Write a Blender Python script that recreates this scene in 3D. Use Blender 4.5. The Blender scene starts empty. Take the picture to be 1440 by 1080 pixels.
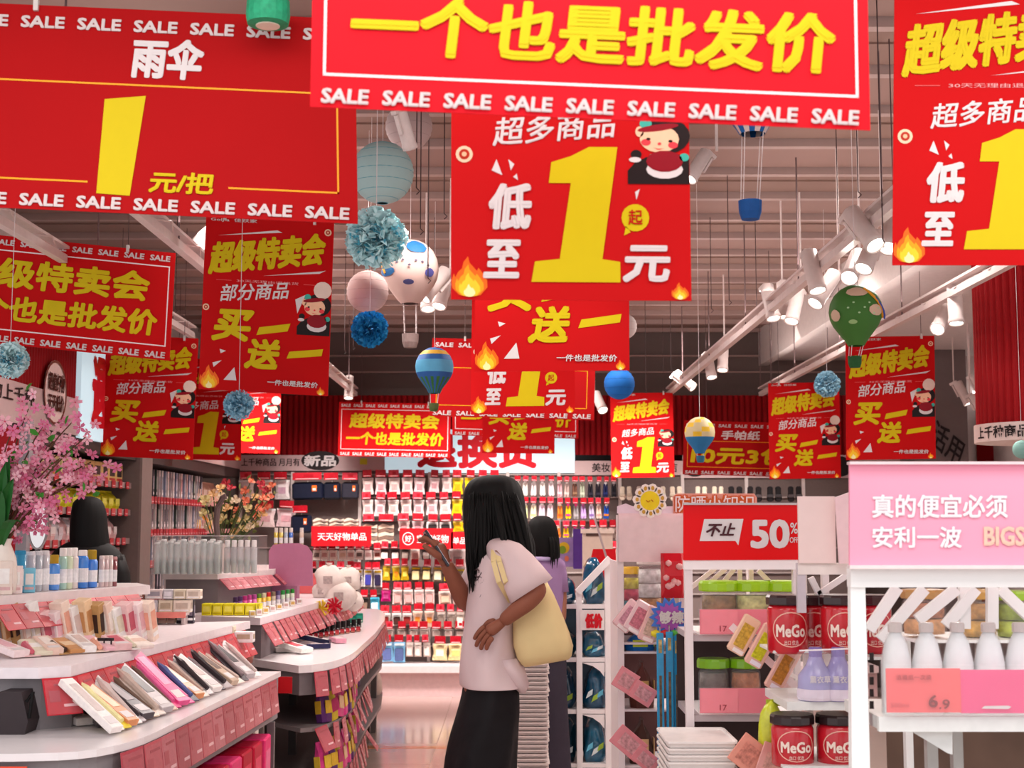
import bpy, bmesh, math, random
from mathutils import Vector, Matrix
random.seed(7)
R = random.random
def U(a, b): return a + (b - a) * random.random()
sc = bpy.context.scene
COL = bpy.context.collection
# ------------------------------------------------------------------ camera, world, exposure
F = 2000.0
TH = math.atan(198 / F)
CAMZ = 1.45
cd = bpy.data.cameras.new('camera'); cam = bpy.data.objects.new('camera', cd); COL.objects.link(cam)
cam.location = (0, 0, CAMZ); cam.rotation_euler = (math.pi / 2 + TH, 0, 0)
cd.sensor_fit = 'HORIZONTAL'; cd.sensor_width = 36; cd.lens = F / 1440 * 36; cd.clip_start = .05; cd.clip_end = 100
cd.dof.use_dof = True; cd.dof.focus_distance = 5.6; cd.dof.aperture_fstop = 6.3
sc.camera = cam
w = bpy.data.worlds.new('world'); sc.world = w; w.use_nodes = True
w.node_tree.nodes['Background'].inputs[0].default_value = (.93, .90, .92, 1)
w.node_tree.nodes['Background'].inputs[1].default_value = .8
sc.view_settings.view_transform = 'Standard'; sc.view_settings.look = 'None'
sc.view_settings.exposure = 0.42; sc.view_settings.gamma = 1; sc.view_settings.use_curve_mapping = False
def light(name, kind, loc, power, rot=(0, 0, 0), size=1, size_y=None, color=(1, 1, 1), angle=None, blend=.6):
    l = bpy.data.lights.new(name, kind); l.energy = power; l.color = color
    if kind == 'AREA':
        l.shape = 'RECTANGLE'; l.size = size; l.size_y = size_y or size
    if kind == 'SPOT':
        l.spot_size = math.radians(angle or 100); l.spot_blend = blend; l.shadow_soft_size = size
    o = bpy.data.objects.new(name, l); COL.objects.link(o); o.location = loc; o.rotation_euler = rot
    return o
light('foreground_fill', 'AREA', (0.3, 2.2, 3.12), 75, size=5, size_y=1.2, color=(1, .93, .9))  # unseen fill above the frame, added to brighten the foreground
light('atrium_light', 'AREA', (0, -2.5, 3.6), 32, rot=(math.radians(62), 0, 0), size=6, size_y=2, color=(1, .97, .97))
light('interior_fill', 'AREA', (-.2, 11.1, 2.95), 52, rot=(math.radians(34), 0, 0), size=5.5, size_y=.3, color=(1, .91, .86)).data.spread = math.radians(62)  # unseen fill facing away from the camera, added to brighten the back wall
light('interior_fill', 'AREA', (-1.35, 8.6, 2.9), 45, rot=(0, math.radians(-42), 0), size=.3, size_y=5.5, color=(1, .91, .86))  # second unseen fill, added over the left side of the shop
for _x in (-1.36, 1.36, 2.16): light('ceiling_fill', 'AREA', (_x, 8.0, 2.68), 13, rot=(math.pi, 0, 0), size=.08, size_y=8, color=(1, .9, .86))  # unseen upward fill over the tracks, added to brighten the ceiling

def at(px, py, Y):
    u = (px - 720) / F; v = (540 - py) / F
    d = Vector((u, math.cos(TH) - v * math.sin(TH), math.sin(TH) + v * math.cos(TH)))
    return Vector((0, 0, CAMZ)) + d * (Y / d.y)
def onz(px, py, z):
    a = at(px, py, 1.0); d = a - Vector((0, 0, CAMZ))
    return Vector((0, 0, CAMZ)) + d * ((z - CAMZ) / d.z)

# ------------------------------------------------------------------ materials
MATS = {}
def srgb(c):
    if isinstance(c, str):
        c = c.lstrip('#'); c = c if len(c) == 6 else ''.join(q * 2 for q in c); c = [int(c[i:i + 2], 16) / 255 for i in (0, 2, 4)]
    return tuple((x / 12.92 if x <= .04045 else ((x + .055) / 1.055) ** 2.4) for x in c)
def M(col, rough=.5, metal=0, emit=0, alpha=1, trans=0, noise=.06, scale=30, coat=0, bump=0):
    k = (col if isinstance(col, str) else tuple(col), rough, metal, emit, alpha, trans, noise, scale, coat, bump)
    if k in MATS: return MATS[k]
    m = bpy.data.materials.new('surface'); m.use_nodes = True; nt = m.node_tree; b = nt.nodes['Principled BSDF']
    c = srgb(col); b.inputs['Base Color'].default_value = (*c, 1)
    b.inputs['Roughness'].default_value = rough; b.inputs['Metallic'].default_value = metal
    b.inputs['Specular IOR Level'].default_value = .5 if (coat or metal or alpha < 1 or rough < .3) else .22
    if coat: b.inputs['Coat Weight'].default_value = coat; b.inputs['Coat Roughness'].default_value = .15
    if noise or bump:
        tc = nt.nodes.new('ShaderNodeTexCoord'); n = nt.nodes.new('ShaderNodeTexNoise'); n.inputs['Scale'].default_value = scale
        nt.links.new(tc.outputs['Object'], n.inputs['Vector'])
        if noise:
            r = nt.nodes.new('ShaderNodeMix'); r.data_type = 'RGBA'
            r.inputs[6].default_value = (*[x * (1 - noise * 1.6) for x in c], 1); r.inputs[7].default_value = (*[min(1, x * (1 + noise * 1.6)) for x in c], 1)
            nt.links.new(n.outputs['Fac'], r.inputs[0]); nt.links.new(r.outputs[2], b.inputs['Base Color'])
        if bump:
            bp = nt.nodes.new('ShaderNodeBump'); bp.inputs['Strength'].default_value = bump; bp.inputs['Distance'].default_value = .01
            nt.links.new(n.outputs['Fac'], bp.inputs['Height']); nt.links.new(bp.outputs[0], b.inputs['Normal'])
    if emit:
        b.inputs['Emission Color'].default_value = (*c, 1); b.inputs['Emission Strength'].default_value = emit
    if trans: b.inputs['Transmission Weight'].default_value = trans; b.inputs['IOR'].default_value = 1.15
    if alpha < 1: b.inputs['Alpha'].default_value = alpha
    MATS[k] = m; return m
RED = M('#be0005', .8, noise=.04, scale=3)
RED2 = M('#a80005', .8, noise=.05, scale=3)
YEL = M('#cfb900', .6, noise=.02); WHT = M('#d9d2d2', .45, noise=.02)
WHITE = M('#f8f4f2', .4, noise=.02); GREY = M('#8d8988', .45, noise=.03); DARK = M('#2a2524', .5)
BLACK = M('#0b0a0b', .6); METAL = M('#b8b4b2', .3, .8); PLAST = M('#ffffff', .08, alpha=.05, noise=0)
CLEAR = M('#f6fbff', .05, alpha=.1, noise=0)
TAGC = [M(c, .3, noise=.12, scale=60) for c in ('#c62f3c', '#cc3a44', '#b82632', '#ca444c', '#be3440')]
TAGP = [M(c, .3, noise=.15, scale=70) for c in ('#b84c58', '#c25862', '#c46670', '#b0424e')]
TAGD = [M(c, .4, noise=.12, scale=60) for c in ('#b01224', '#b91c2c', '#a00e1e', '#c03040')]

# ------------------------------------------------------------------ mesh builder
class MB:
    def __init__(s): s.v = []; s.f = []; s.mi = []; s.mats = []; s.T = None; s.sm = False
    def mat(s, m):
        if m not in s.mats: s.mats.append(m)
        return s.mats.index(m)
    def add(s, vs, fs, m):
        b = len(s.v); T = s.T
        s.v += [tuple(T @ Vector(p)) if T else tuple(p) for p in vs]
        i = s.mat(m)
        for f in fs: s.f.append(tuple(b + k for k in f)); s.mi.append(i)
        return s
    def box(s, c, d, m, T=None):
        x, y, z = c; a, b, e = d[0] / 2, d[1] / 2, d[2] / 2
        vs = [Vector((x + i * a, y + j * b, z + k * e)) for i in (-1, 1) for j in (-1, 1) for k in (-1, 1)]
        if T: vs = [T @ p for p in vs]
        return s.add(vs, [(0, 1, 3, 2), (4, 6, 7, 5), (0, 4, 5, 1), (2, 3, 7, 6), (0, 2, 6, 4), (1, 5, 7, 3)], m)
    def bx(s, x0, x1, y0, y1, z0, z1, m): return s.box(((x0 + x1) / 2, (y0 + y1) / 2, (z0 + z1) / 2), (x1 - x0, y1 - y0, z1 - z0), m)
    def bbox(s, c, d, m, bev=.1):          # chamfered box: octagonal plan, chamfered top and bottom
        x, y, z = c; a, b, e = d[0] / 2, d[1] / 2, d[2] / 2; r = min(a, b, e) * bev * 2
        rings = []
        for (zz, q) in ((-e, r), (-e + r, 0), (e - r, 0), (e, r)):
            A, B = a - q, b - q; h = r * .8 if q == 0 else r * .5
            rings.append([(x + u, y + v_, z + zz) for u, v_ in ((-A + h, -B), (A - h, -B), (A, -B + h), (A, B - h), (A - h, B), (-A + h, B), (-A, B - h), (-A, -B + h))])
        return s.rings(rings, m)
    def rings(s, rings, m, cap=True):
        n = len(rings[0]); vs = [p for r in rings for p in r]; fs = []
        for i in range(len(rings) - 1):
            for j in range(n): fs.append((i * n + j, i * n + (j + 1) % n, (i + 1) * n + (j + 1) % n, (i + 1) * n + j))
        if cap: fs.append(tuple(range(n))[::-1]); fs.append(tuple((len(rings) - 1) * n + j for j in range(n)))
        return s.add(vs, fs, m)
    def lathe(s, c, prof, m, n=16, cap=True, lobes=0, amp=0):
        rings = []
        for r, z in prof:
            ring = []
            for j in range(n):
                t = 2 * math.pi * j / n; q = r * (1 + amp * math.cos(lobes * t))
                ring.append((c[0] + q * math.cos(t), c[1] + q * math.sin(t), c[2] + z))
            rings.append(ring)
        return s.rings(rings, m, cap)
    def tube(s, pts, r, m, n=6, rr=None):
        pts = [Vector(p) for p in pts]; rings = []
        for i, p in enumerate(pts):
            d = (pts[min(i + 1, len(pts) - 1)] - pts[max(i - 1, 0)]).normalized()
            a = d.cross(Vector((0, 0, 1)) if abs(d.z) < .9 else Vector((0, 1, 0))).normalized(); b = d.cross(a)
            q = rr[i] if rr else r
            rings.append([tuple(p + a * q * math.cos(2 * math.pi * j / n) + b * q * math.sin(2 * math.pi * j / n)) for j in range(n)])
        return s.rings(rings, m)
    def prism(s, poly, y0, y1, m):         # polygon in x,z extruded along y
        n = len(poly); vs = [(p[0], y0, p[1]) for p in poly] + [(p[0], y1, p[1]) for p in poly]
        fs = [tuple(range(n)), tuple(range(n, 2 * n))[::-1]] + [(i, i + n, (i + 1) % n + n, (i + 1) % n) for i in range(n)]
        return s.add(vs, fs, m)
    def slab(s, poly, z0, z1, m):          # polygon in x,y extruded along z
        n = len(poly); vs = [(p[0], p[1], z0) for p in poly] + [(p[0], p[1], z1) for p in poly]
        fs = [tuple(range(n))[::-1], tuple(range(n, 2 * n))] + [(i, (i + 1) % n, (i + 1) % n + n, i + n) for i in range(n)]
        return s.add(vs, fs, m)
    def bar(s, a, b, wd, m, up=(0, 1, 0), th=None):   # rectangular bar from a to b
        a, b = Vector(a), Vector(b); d = (b - a).normalized(); u = Vector(up); q = d.cross(u).normalized(); p = q.cross(d).normalized()
        th = th or wd; q = q * wd / 2; p = p * th / 2
        vs = [a - q - p, a + q - p, a + q + p, a - q + p, b - q - p, b + q - p, b + q + p, b - q + p]
        return s.add(vs, [(0, 3, 2, 1), (4, 5, 6, 7), (0, 1, 5, 4), (1, 2, 6, 5), (2, 3, 7, 6), (3, 0, 4, 7)], m)
    def data(s, name, org=(0, 0, 0)):
        me = bpy.data.meshes.new(name); o = Vector(org)
        me.from_pydata([tuple(Vector(p) - o) for p in s.v], [], s.f)
        for m in s.mats: me.materials.append(m)
        me.polygons.foreach_set('material_index', s.mi)
        if s.sm: me.polygons.foreach_set('use_smooth', [True] * len(s.f))
        me.update(); return me
ORG = {}
ORD = ['leftmost', 'second', 'third', 'fourth', 'fifth', 'sixth', 'seventh', 'eighth', 'ninth', 'tenth', 'eleventh', 'twelfth', 'thirteenth', 'fourteenth', 'fifteenth', 'sixteenth', 'seventeenth', 'eighteenth', 'nineteenth', 'twentieth']
ORD = ORD[:20] + ['twenty first', 'twenty second', 'twenty third', 'twenty fourth', 'twenty fifth', 'twenty sixth', 'twenty seventh', 'twenty eighth', 'twenty ninth', 'thirtieth', 'thirty first', 'thirty second', 'thirty third', 'thirty fourth', 'thirty fifth', 'thirty sixth', 'thirty seventh', 'thirty eighth', 'thirty ninth', 'fortieth']
ORD[0] = 'leftmost'
def ordl(i, n, label, last='rightmost', first='leftmost', frm='from left'):
    if n < 2: return label
    if i == 0: return first + ' ' + label
    if i == n - 1: return last + ' ' + label
    return (ORD[i] if i < len(ORD) else 'farther') + ' ' + frm + ' ' + label
def link(name, me, parent=None, loc=None):
    o = bpy.data.objects.new(name, me); COL.objects.link(o)
    if parent: o.parent = parent
    if loc is not None: o.location = loc
    return o
def tag(o, label=None, cat=None, group=None, kind=None):
    if label: o['label'] = label
    if cat: o['category'] = cat
    if group: o['group'] = group
    if kind: o['kind'] = kind
    return o
def thing(name, loc, label, cat, group=None):
    o = link(name, None, None, loc); ORG[o] = Vector(loc); o.empty_display_size = .05
    return tag(o, label, cat, group)
def part(name, mb, parent, sm=None, label=None):
    """verts are in world coordinates; the part sits at its thing's origin"""
    if sm is not None: mb.sm = sm
    o = link(name, mb.data(name, ORG[parent]), parent); ORG[o] = ORG[parent]
    if label: o['label'] = label
    return o
def solo(name, mb, label=None, cat=None, group=None, kind=None, sm=None):
    if sm is not None: mb.sm = sm
    xs = [p[0] for p in mb.v]; ys = [p[1] for p in mb.v]; zs = [p[2] for p in mb.v]
    org = Vector(((min(xs) + max(xs)) / 2, (min(ys) + max(ys)) / 2, min(zs)))
    o = link(name, mb.data(name, org), None, org); ORG[o] = org
    return tag(o, label, cat, group, kind)
def dup(root, loc, rz=None, label=None, group=None, scale=None, rot=None):
    c = root.copy(); COL.objects.link(c); c.location = loc; ORG[c] = Vector(loc)
    if rz is not None: c.rotation_euler = (0, 0, rz)
    if rot is not None: c.rotation_euler = rot
    if scale is not None: c.scale = scale if hasattr(scale, '__len__') else (scale,) * 3
    if label: c['label'] = label
    if group: c['group'] = group
    for ch in list(root.children):
        if ch.name.startswith('suspension_rod'): continue
        d = ch.copy(); COL.objects.link(d); d.parent = c
        for g in list(ch.children):
            e = g.copy(); COL.objects.link(e); e.parent = d
    return c
class Pool:
    """first use moves the prototype itself, later uses copy it"""
    def __init__(s, root): s.root = root; s.used = False
    def put(s, loc, rot=(0, 0, 0), label=None, group=None, scale=None):
        if s.used: return dup(s.root, loc, label=label, group=group, scale=scale, rot=rot)
        s.used = True; o = s.root; o.location = loc; o.rotation_euler = rot; ORG[o] = Vector(loc)
        if scale is not None: o.scale = scale if hasattr(scale, '__len__') else (scale,) * 3
        if label: o['label'] = label
        if group: o['group'] = group
        return o

# ------------------------------------------------------------------ lettering
TXT = {}
def text2d(t, bold=0):
    k = (t, bold)
    if k in TXT: return TXT[k]
    c = bpy.data.curves.new('t', 'FONT'); c.body = t; c.offset = bold; c.resolution_u = 4 if t.isascii() and len(t) < 4 else 2
    o = bpy.data.objects.new('t', c); COL.objects.link(o); bpy.context.view_layer.update()
    me = bpy.data.meshes.new_from_object(o.evaluated_get(bpy.context.evaluated_depsgraph_get()))
    vs = [(v.co.x, v.co.y) for v in me.vertices]; fs = [tuple(p.vertices) for p in me.polygons]
    bpy.data.objects.remove(o); bpy.data.curves.remove(c); bpy.data.meshes.remove(me)
    x0 = min(v[0] for v in vs); x1 = max(v[0] for v in vs); y0 = min(v[1] for v in vs); y1 = max(v[1] for v in vs)
    if y1 - y0 < .25: y0 -= .0; y1 = y0 + (y1 - y0)
    TXT[k] = ([((a - x0) / (x1 - x0), (b - y0) / max(1e-6, y1 - y0)) for a, b in vs], fs); return TXT[k]
class Sheet:
    def __init__(s, TL, TR, BL, th=.003):
        s.TL, s.U, s.V = TL, TR - TL, BL - TL; s.th = th
        s.N = s.U.cross(s.V).normalized()
        if s.N.y > 0: s.N = -s.N
    def p(s, u, v, w=0): return s.TL + s.U * u + s.V * v + s.N * w
    def back(s, mb, m):
        q = [s.p(a, b, c) for c in (0, -s.th) for a, b in ((0, 0), (1, 0), (1, 1), (0, 1))]
        mb.add(q, [(3, 2, 1, 0), (4, 5, 6, 7), (0, 1, 5, 4), (1, 2, 6, 5), (2, 3, 7, 6), (3, 0, 4, 7)], m); return mb
    def poly(s, mb, pts, m, w=.0012):
        mb.add([s.p(a, b, w) for a, b in pts], [tuple(range(len(pts)))[::-1]], m)
    def rect(s, mb, u0, v0, u1, v1, m, w=.0012): s.poly(mb, [(u0, v0), (u1, v0), (u1, v1), (u0, v1)], m, w)
    def ell(s, mb, cu, cv, ru, rv, m, w=.0012, n=14, a0=0, a1=2 * math.pi, rot=0):
        pts = []
        for i in range(n if a1 - a0 > 6.2 else n + 1):
            t = a0 + (a1 - a0) * i / n; x, y = math.cos(t) * ru, math.sin(t) * rv
            pts.append((cu + x * math.cos(rot) - y * math.sin(rot), cv + x * math.sin(rot) + y * math.cos(rot)))
        s.poly(mb, pts, m, w)
    def ring(s, mb, cu, cv, ru, rv, t, m, w=.0012, n=18):
        o = [(cu + ru * math.cos(2 * math.pi * i / n), cv + rv * math.sin(2 * math.pi * i / n)) for i in range(n)]
        q = [(cu + ru * (1 - t) * math.cos(2 * math.pi * i / n), cv + rv * (1 - t) * math.sin(2 * math.pi * i / n)) for i in range(n)]
        vs = [s.p(a, b, w) for a, b in o + q]
        mb.add(vs, [(i, i + n, (i + 1) % n + n, (i + 1) % n) for i in range(n)], m)
    def text(s, mb, t, u0, v0, u1, v1, m, bold=.035, skew=0, slope=0, w=.0016):
        if isinstance(mb, tuple):
            q = MB(); s.text(q, t, u0, v0, u1, v1, m, bold, skew, slope, w); part(mb[1], q, mb[0]); return
        vs, fs = text2d(t); H = v1 - v0; kk = s.V.length / s.U.length
        d = bold * .9 * min(H, 1e9); du = min(d * kk, (u1 - u0) * .12)
        if bold >= .03: sh = [(x * du, y * d) for x, y in ((0, 0), (1, 0), (-1, 0), (0, 1), (0, -1), (.8, .8), (-.8, .8), (.8, -.8), (-.8, -.8))]
        elif bold > 0: sh = [(x * du, y * d) for x, y in ((.7, .7), (-.7, .7), (.7, -.7), (-.7, -.7))]
        else: sh = [(0, 0)]
        H2 = H - 2 * d; W2 = u1 - u0 - 2 * du
        for si, (sx, sy) in enumerate(sh):
            P = []
            for a, b in vs:
                u = u0 + du + sx + W2 * a + skew * (b - .5) * H * kk
                v = v1 - d + sy - H2 * b - slope * a
                P.append(s.p(u, v, w + si * .0003))
            mb.add(P, fs, m)
FL1 = M('#f2650e', .4); FL2 = M('#fb9d10', .4); FL3 = M('#fdc92a', .4); FL4 = M('#fff0a8', .4)
FLAME = [(.5, 1), (.22, .95), (.04, .78), (.02, .6), (.08, .42), (.12, .52), (.2, .38), (.3, .3), (.34, .14), (.46, 0), (.5, .16), (.62, .28), (.7, .36), (.74, .28), (.86, .42), (.97, .58), (.98, .76), (.8, .95)]
def flame(s, mb, u0, v0, u1, v1):
    for k, (m, sc_, dy) in enumerate(((FL1, 1, 0), (FL2, .8, .0), (FL3, .6, .0), (FL4, .32, .0))):
        s.poly(mb, [(u0 + (u1 - u0) * (.5 + (a - .5) * sc_), v0 + (v1 - v0) * (1 - (1 - b) * sc_ - .02)) for a, b in FLAME], m, .0012 + k * .0006)
SK = M('#f3c3a0', .5); HR = M('#1c1213', .5); CHK = M('#e2404a', .5); GRN = M('#1f8a78', .5); MAR = M('#8c0a1e', .5); TEAL = M('#3fae9d', .5)
def girl(s, mb, u0, v0, u1, v1):
    def L(a, b): return (u0 + (u1 - u0) * a, v0 + (v1 - v0) * b)
    du, dv = (u1 - u0), (v1 - v0)
    def E(a, b, ra, rb, m, k, **kw): c = L(a, b); s.ell(mb, c[0], c[1], ra * du, rb * dv, m, .0012 + k * .0005, **kw)
    s.poly(mb, [L(0, 1), L(0, .8), L(.12, .68), L(.3, .6), L(.8, .55), L(1, .6), L(1, 1)], HR, .0012)
    E(.62, .28, .4, .27, HR, 0, n=18); E(.3, .1, .1, .08, TEAL, 1)
    E(.2, .22, .07, .08, SK, 1); E(.52, .33, .32, .2, SK, 1, n=18); E(.5, .16, .34, .05, MAR, 2, rot=-.1)
    E(.3, .38, .08, .05, CHK, 2); E(.74, .42, .08, .05, CHK, 2)
    E(.34, .33, .035, .02, HR, 3); E(.7, .36, .035, .02, HR, 3); E(.52, .40, .03, .02, CHK, 3)
    s.poly(mb, [L(.42, .455), L(.5, .475), L(.6, .47), L(.5, .49)], CHK, .0026)
    s.poly(mb, [L(.36, .56), L(.48, .52), L(.68, .5), L(.74, .56), L(.6, .62), L(.4, .64)], GRN, .002)
    E(.6, .66, .3, .16, MAR, 2); E(.6, .78, .3, .14, WHT, 1); E(.6, .7, .24, .1, MAR, 3)
    E(.14, .56, .09, .07, HR, 1); E(.12, .64, .1, .04, WHT, 2); E(.92, .6, .08, .06, TEAL, 2)
def tri(s, mb, pts): s.poly(mb, pts, WHT, .0014)
def badge(s, mb, u, v, r):
    k = s.U.length / s.V.length
    s.ell(mb, u, v, r, r * k, M('#e8c8a8', .5), .0013, 14); s.ell(mb, u, v, r * .62, r * .62 * k, M('#b02a14', .5), .0019, 12); s.ell(mb, u, v, r * .3, r * .3 * k, M('#e9b58f', .5), .0025, 10)
CEIL = 3.2
def wires(root, s, us=(.15, .85)):
    for u in us:
        mb = MB(); a = s.p(u, .008); b = Vector((a.x, a.y, CEIL)); mb.tube([a, b], .0016, M('#5a4848', .5), 4); part('hanging_wire', mb, root)
        mb = MB(); mb.box(tuple(s.p(u, .004, .004)), (.012, .012, .03), M('#e8e4e0', .2, alpha=.7)); part('clip', mb, root)
def sheet_thing(name, TL, TR, BL, label, cat, group, mat=RED):
    s = Sheet(TL, TR, BL); c = s.p(.5, 1)
    root = thing(name, c, label, cat, group); mb = s.back(MB(), mat); part('backing_board', mb, root)
    return s, root
def common(s, root):
    s.text((root, 'title_lettering'), '超级特卖会', .045, .155, .94, .345, YEL, .045, .1, .09)
    for pts in ([(.1, .115), (.56, .068), (.6, .08)], [(.46, .335), (.92, .29), (.95, .285), (.9, .305)]):
        q = MB(); s.poly(q, pts, WHT); part('printed_stroke', q, root)
    s.text((root, 'shop_lettering'), 'GolJia  佳跃家', .04, .012, .4, .036, WHT, .01)
    q = MB(); s.text(q, '30天无理由退换货', .26, .362, .74, .378, M('#e7a0a0', .5), .0)
    s.rect(q, .1, .369, .22, .3715, M('#e06060', .5)); s.rect(q, .78, .371, .9, .3735, M('#e06060', .5)); part('small_print', q, root)
def tris(s, root, lst):
    for p in lst: q = MB(); tri(s, q, p); part('printed_triangle', q, root)
def extras(s, root, badges, flames, g):
    for b in badges: q = MB(); badge(s, q, *b); part('printed_badge', q, root)
    for f in flames: q = MB(); flame(s, q, *f); part('printed_flame', q, root)
    q = MB(); girl(s, q, *g); part('printed_figure', q, root)
    wires(root, s)
def poster_b(TL, TR, BL, label):
    s, root = sheet_thing('sale_poster', TL, TR, BL, label, 'poster', 'buy one get one posters')
    common(s, root)
    s.text((root, 'subtitle_lettering'), '部分商品', .14, .395, .67, .495, WHT, .022, .15, .035)
    my = MB(); s.text(my, '买', .1, .535, .39, .72, YEL, .05, .18, .0); s.poly(my, [(.45, .63), (.69, .6), (.67, .645), (.43, .675)], YEL, .0016); part('main_lettering', my, root)
    my = MB(); s.text(my, '送', .36, .695, .62, .87, YEL, .05, .18, .0); s.poly(my, [(.69, .76), (.95, .735), (.94, .775), (.67, .8)], YEL, .0016); part('main_lettering', my, root)
    s.text((root, 'bottom_lettering'), '一件也是批发价', .53, .922, .92, .955, WHT, .03, .1, -.004)
    tris(s, root, ([(.27, .865), (.29, .94), (.19, .94)], [(.1, .845), (.17, .83), (.11, .87)], [(.15, .765), (.2, .775), (.16, .79)], [(.72, .46), (.8, .43), (.74, .54)]))
    q = MB(); s.ell(q, .93, .4, .07, .05, M('#e9d5c8', .5), .0013); part('printed_cloud', q, root)
    extras(s, root, ((.955, .065, .028), (.03, .53, .026)), ((.0, .86, .16, .995), (.91, .95, .975, .998)), (.74, .42, .995, .66)); return s
ONE = [(.98, 1), (.66, 1), (.45, .93), (.23, .885), (.2, .73), (.45, .73), (.32, .17), (.04, .15), (0, 0), (1.0, 0), (1.0, .15), (.8, .17)]
def poster_a(TL, TR, BL, label):
    s, root = sheet_thing('price_poster', TL, TR, BL, label, 'poster', 'one yuan price posters')
    common(s, root)
    s.text((root, 'subtitle_lettering'), '超多商品', .18, .435, .69, .525, WHT, .022, .12, .03)
    s.text((root, 'side_lettering'), '低', .155, .64, .34, .785, WHT, .05, .08); s.text((root, 'side_lettering'), '至', .14, .815, .29, .935, WHT, .05, .08)
    my = MB(); s.poly(my, [(.335 + .37 * a, .945 - .42 * b) for a, b in ONE], YEL, .0016); part('price_numeral', my, root)
    s.text((root, 'currency_lettering'), '元', .72, .83, .915, .945, WHT, .05, .1)
    my = MB(); k = s.U.length / s.V.length; s.ell(my, .77, .745, .058, .058 * k, YEL, .0014, 18); s.poly(my, [(.73, .77), (.75, .79), (.722, .8)], YEL, .0014)
    bub = part('printed_bubble', my, root); my = MB(); s.text(my, '起', .74, .72, .8, .768, RED, .02, 0, 0, .0022); part('bubble_lettering', my, bub)
    tris(s, root, ([(.17, .60), (.19, .565), (.215, .615)], [(.24, .565), (.265, .58), (.25, .6)], [(.77, .665), (.79, .655), (.775, .69)], [(.26, .62), (.275, .61), (.28, .63)]))
    extras(s, root, ((.055, .55, .036),), ((.0, .87, .155, .995), (.915, .945, .99, .998)), (.74, .43, .998, .64)); return s
def sale_row(s, root, n, v0, v1, u0=.02, ww=.085):
    for i in range(n):
        u = u0 + (1 - 2 * u0 - ww) * i / (n - 1); s.text((root, 'sale_lettering'), 'SALE', u, v0, u + ww, v1, M('#d3c6c5', .5), .055, .08)
def frame(s, root, u0, v0, u1, v1, t, m, gap=None):
    k = s.U.length / s.V.length; mb = MB()
    s.rect(mb, u0, v0, u1, v0 + t * k, m); s.rect(mb, u0, v0, u0 + t, v1, m); s.rect(mb, u1 - t, v0, u1, v1, m)
    if gap: s.rect(mb, u0, v1 - t * k, gap[0], v1, m); s.rect(mb, gap[1], v1 - t * k, u1, v1, m)
    else: s.rect(mb, u0, v1 - t * k, u1, v1, m)
    part('printed_frame', mb, root)
def banner_c(TL, TR, BL, label, mat=RED):
    s, root = sheet_thing('sale_banner', TL, TR, BL, label, 'banner', 'super sale banners', mat)
    sale_row(s, root, 9, .035, .09); sale_row(s, root, 9, .925, .985)
    frame(s, root, .022, .13, .98, .875, .005, M('#f0e0e0', .5))
    s.text((root, 'upper_lettering'), '超级特卖会', .1, .2, .9, .48, YEL, .045, .1); s.text((root, 'lower_lettering'), '一个也是批发价', .07, .545, .94, .79, YEL, .045, .1)
    wires(root, s, (.2, .8)); return s
def banner_d(TL, TR, BL, label, title, main, n=7):
    s, root = sheet_thing('price_banner', TL, TR, BL, label, 'banner', 'price banners', RED2)
    YF = M('#f2a21c', .45)
    sale_row(s, root, n, .055, .115, .02, .11); sale_row(s, root, n, .925, .985, .02, .11)
    if title: s.text((root, 'title_lettering'), title[0], *title[1:], WHT, .04, .12)
    frame(s, root, .035, .37, .955, .86, .0045, YF, (.33, .68) if main == 'one' else None)
    if main == 'one':
        my = MB(); s.poly(my, [(.372, .45), (.475, .425), (.435, .915), (.352, .91)], YEL, .0016); part('price_numeral', my, root); s.text((root, 'unit_lettering'), '元/把', .485, .79, .645, .895, YEL, .04, .15)
    elif main: s.text((root, 'price_lettering'), *main, YEL, .05, .12)
    wires(root, s, (.2, .78)); return s

# ------------------------------------------------------------------ the setting
XL, XR, YB = -2.85, 4.25, 12.95
def structure(name, mb, label=None, sm=None): return solo(name, mb, kind='structure', sm=sm)
mb = MB().bx(XL - .1, XR + .1, -1.5, YB + .1, -.1, -.004, M('#b9a79f', .25, noise=.05, scale=2)); fl = structure('floor', mb)
ntile = 0
TILEM = [M(c, .12, noise=.07, scale=3, coat=.6) for c in ('#bfa79e', '#b8a097', '#c6aea4')]
for i in range(4):
    for j in range(11):
        mb = MB(); x0 = -1.3 + i * .8; y0 = 4.05 + j * .8
        mb.bx(x0 + .002, x0 + .798, y0 + .002, y0 + .798, -.004, .001, random.choice(TILEM)); part('floor_tile', mb, fl)
for yy, c in ((12.52, '#d08040'), (9.45, '#c8742e')):
    mb = MB().bx(-1.3, 1.9, yy, yy + .09, .001, .0022, M(c, .15, coat=.5)); part('floor_stripe', mb, fl)
TAUPE = M('#8c7068', .75, noise=.03, scale=4); TAUPE2 = M('#84695f', .75, noise=.03, scale=4); RAIL = M('#a08882', .6, noise=.02)
mb = MB().bx(XL - .1, 2.35, 1.6, YB + .1, CEIL + .12, CEIL + .2, M('#6a5c59', .8)); ce = structure('ceiling', mb)
k = 0; y = 1.7
while y < YB - .1:
    mb = MB().bx(XL, 2.3, y + .035, y + .5, CEIL + .03, CEIL + .06, TAUPE if k % 2 else TAUPE2); part('ceiling_panel', mb, ce)
    mb = MB().bx(XL, 2.3, y - .02, y + .03, CEIL - .005, CEIL + .04, RAIL); part('ceiling_rail', mb, ce)
    if k % 2 == 0:
        mb = MB().bx(XL, 2.3, y + .24, y + .248, CEIL + .022, CEIL + .03, TAUPE2); part('ceiling_seam', mb, ce)
    y += .53; k += 1
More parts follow.
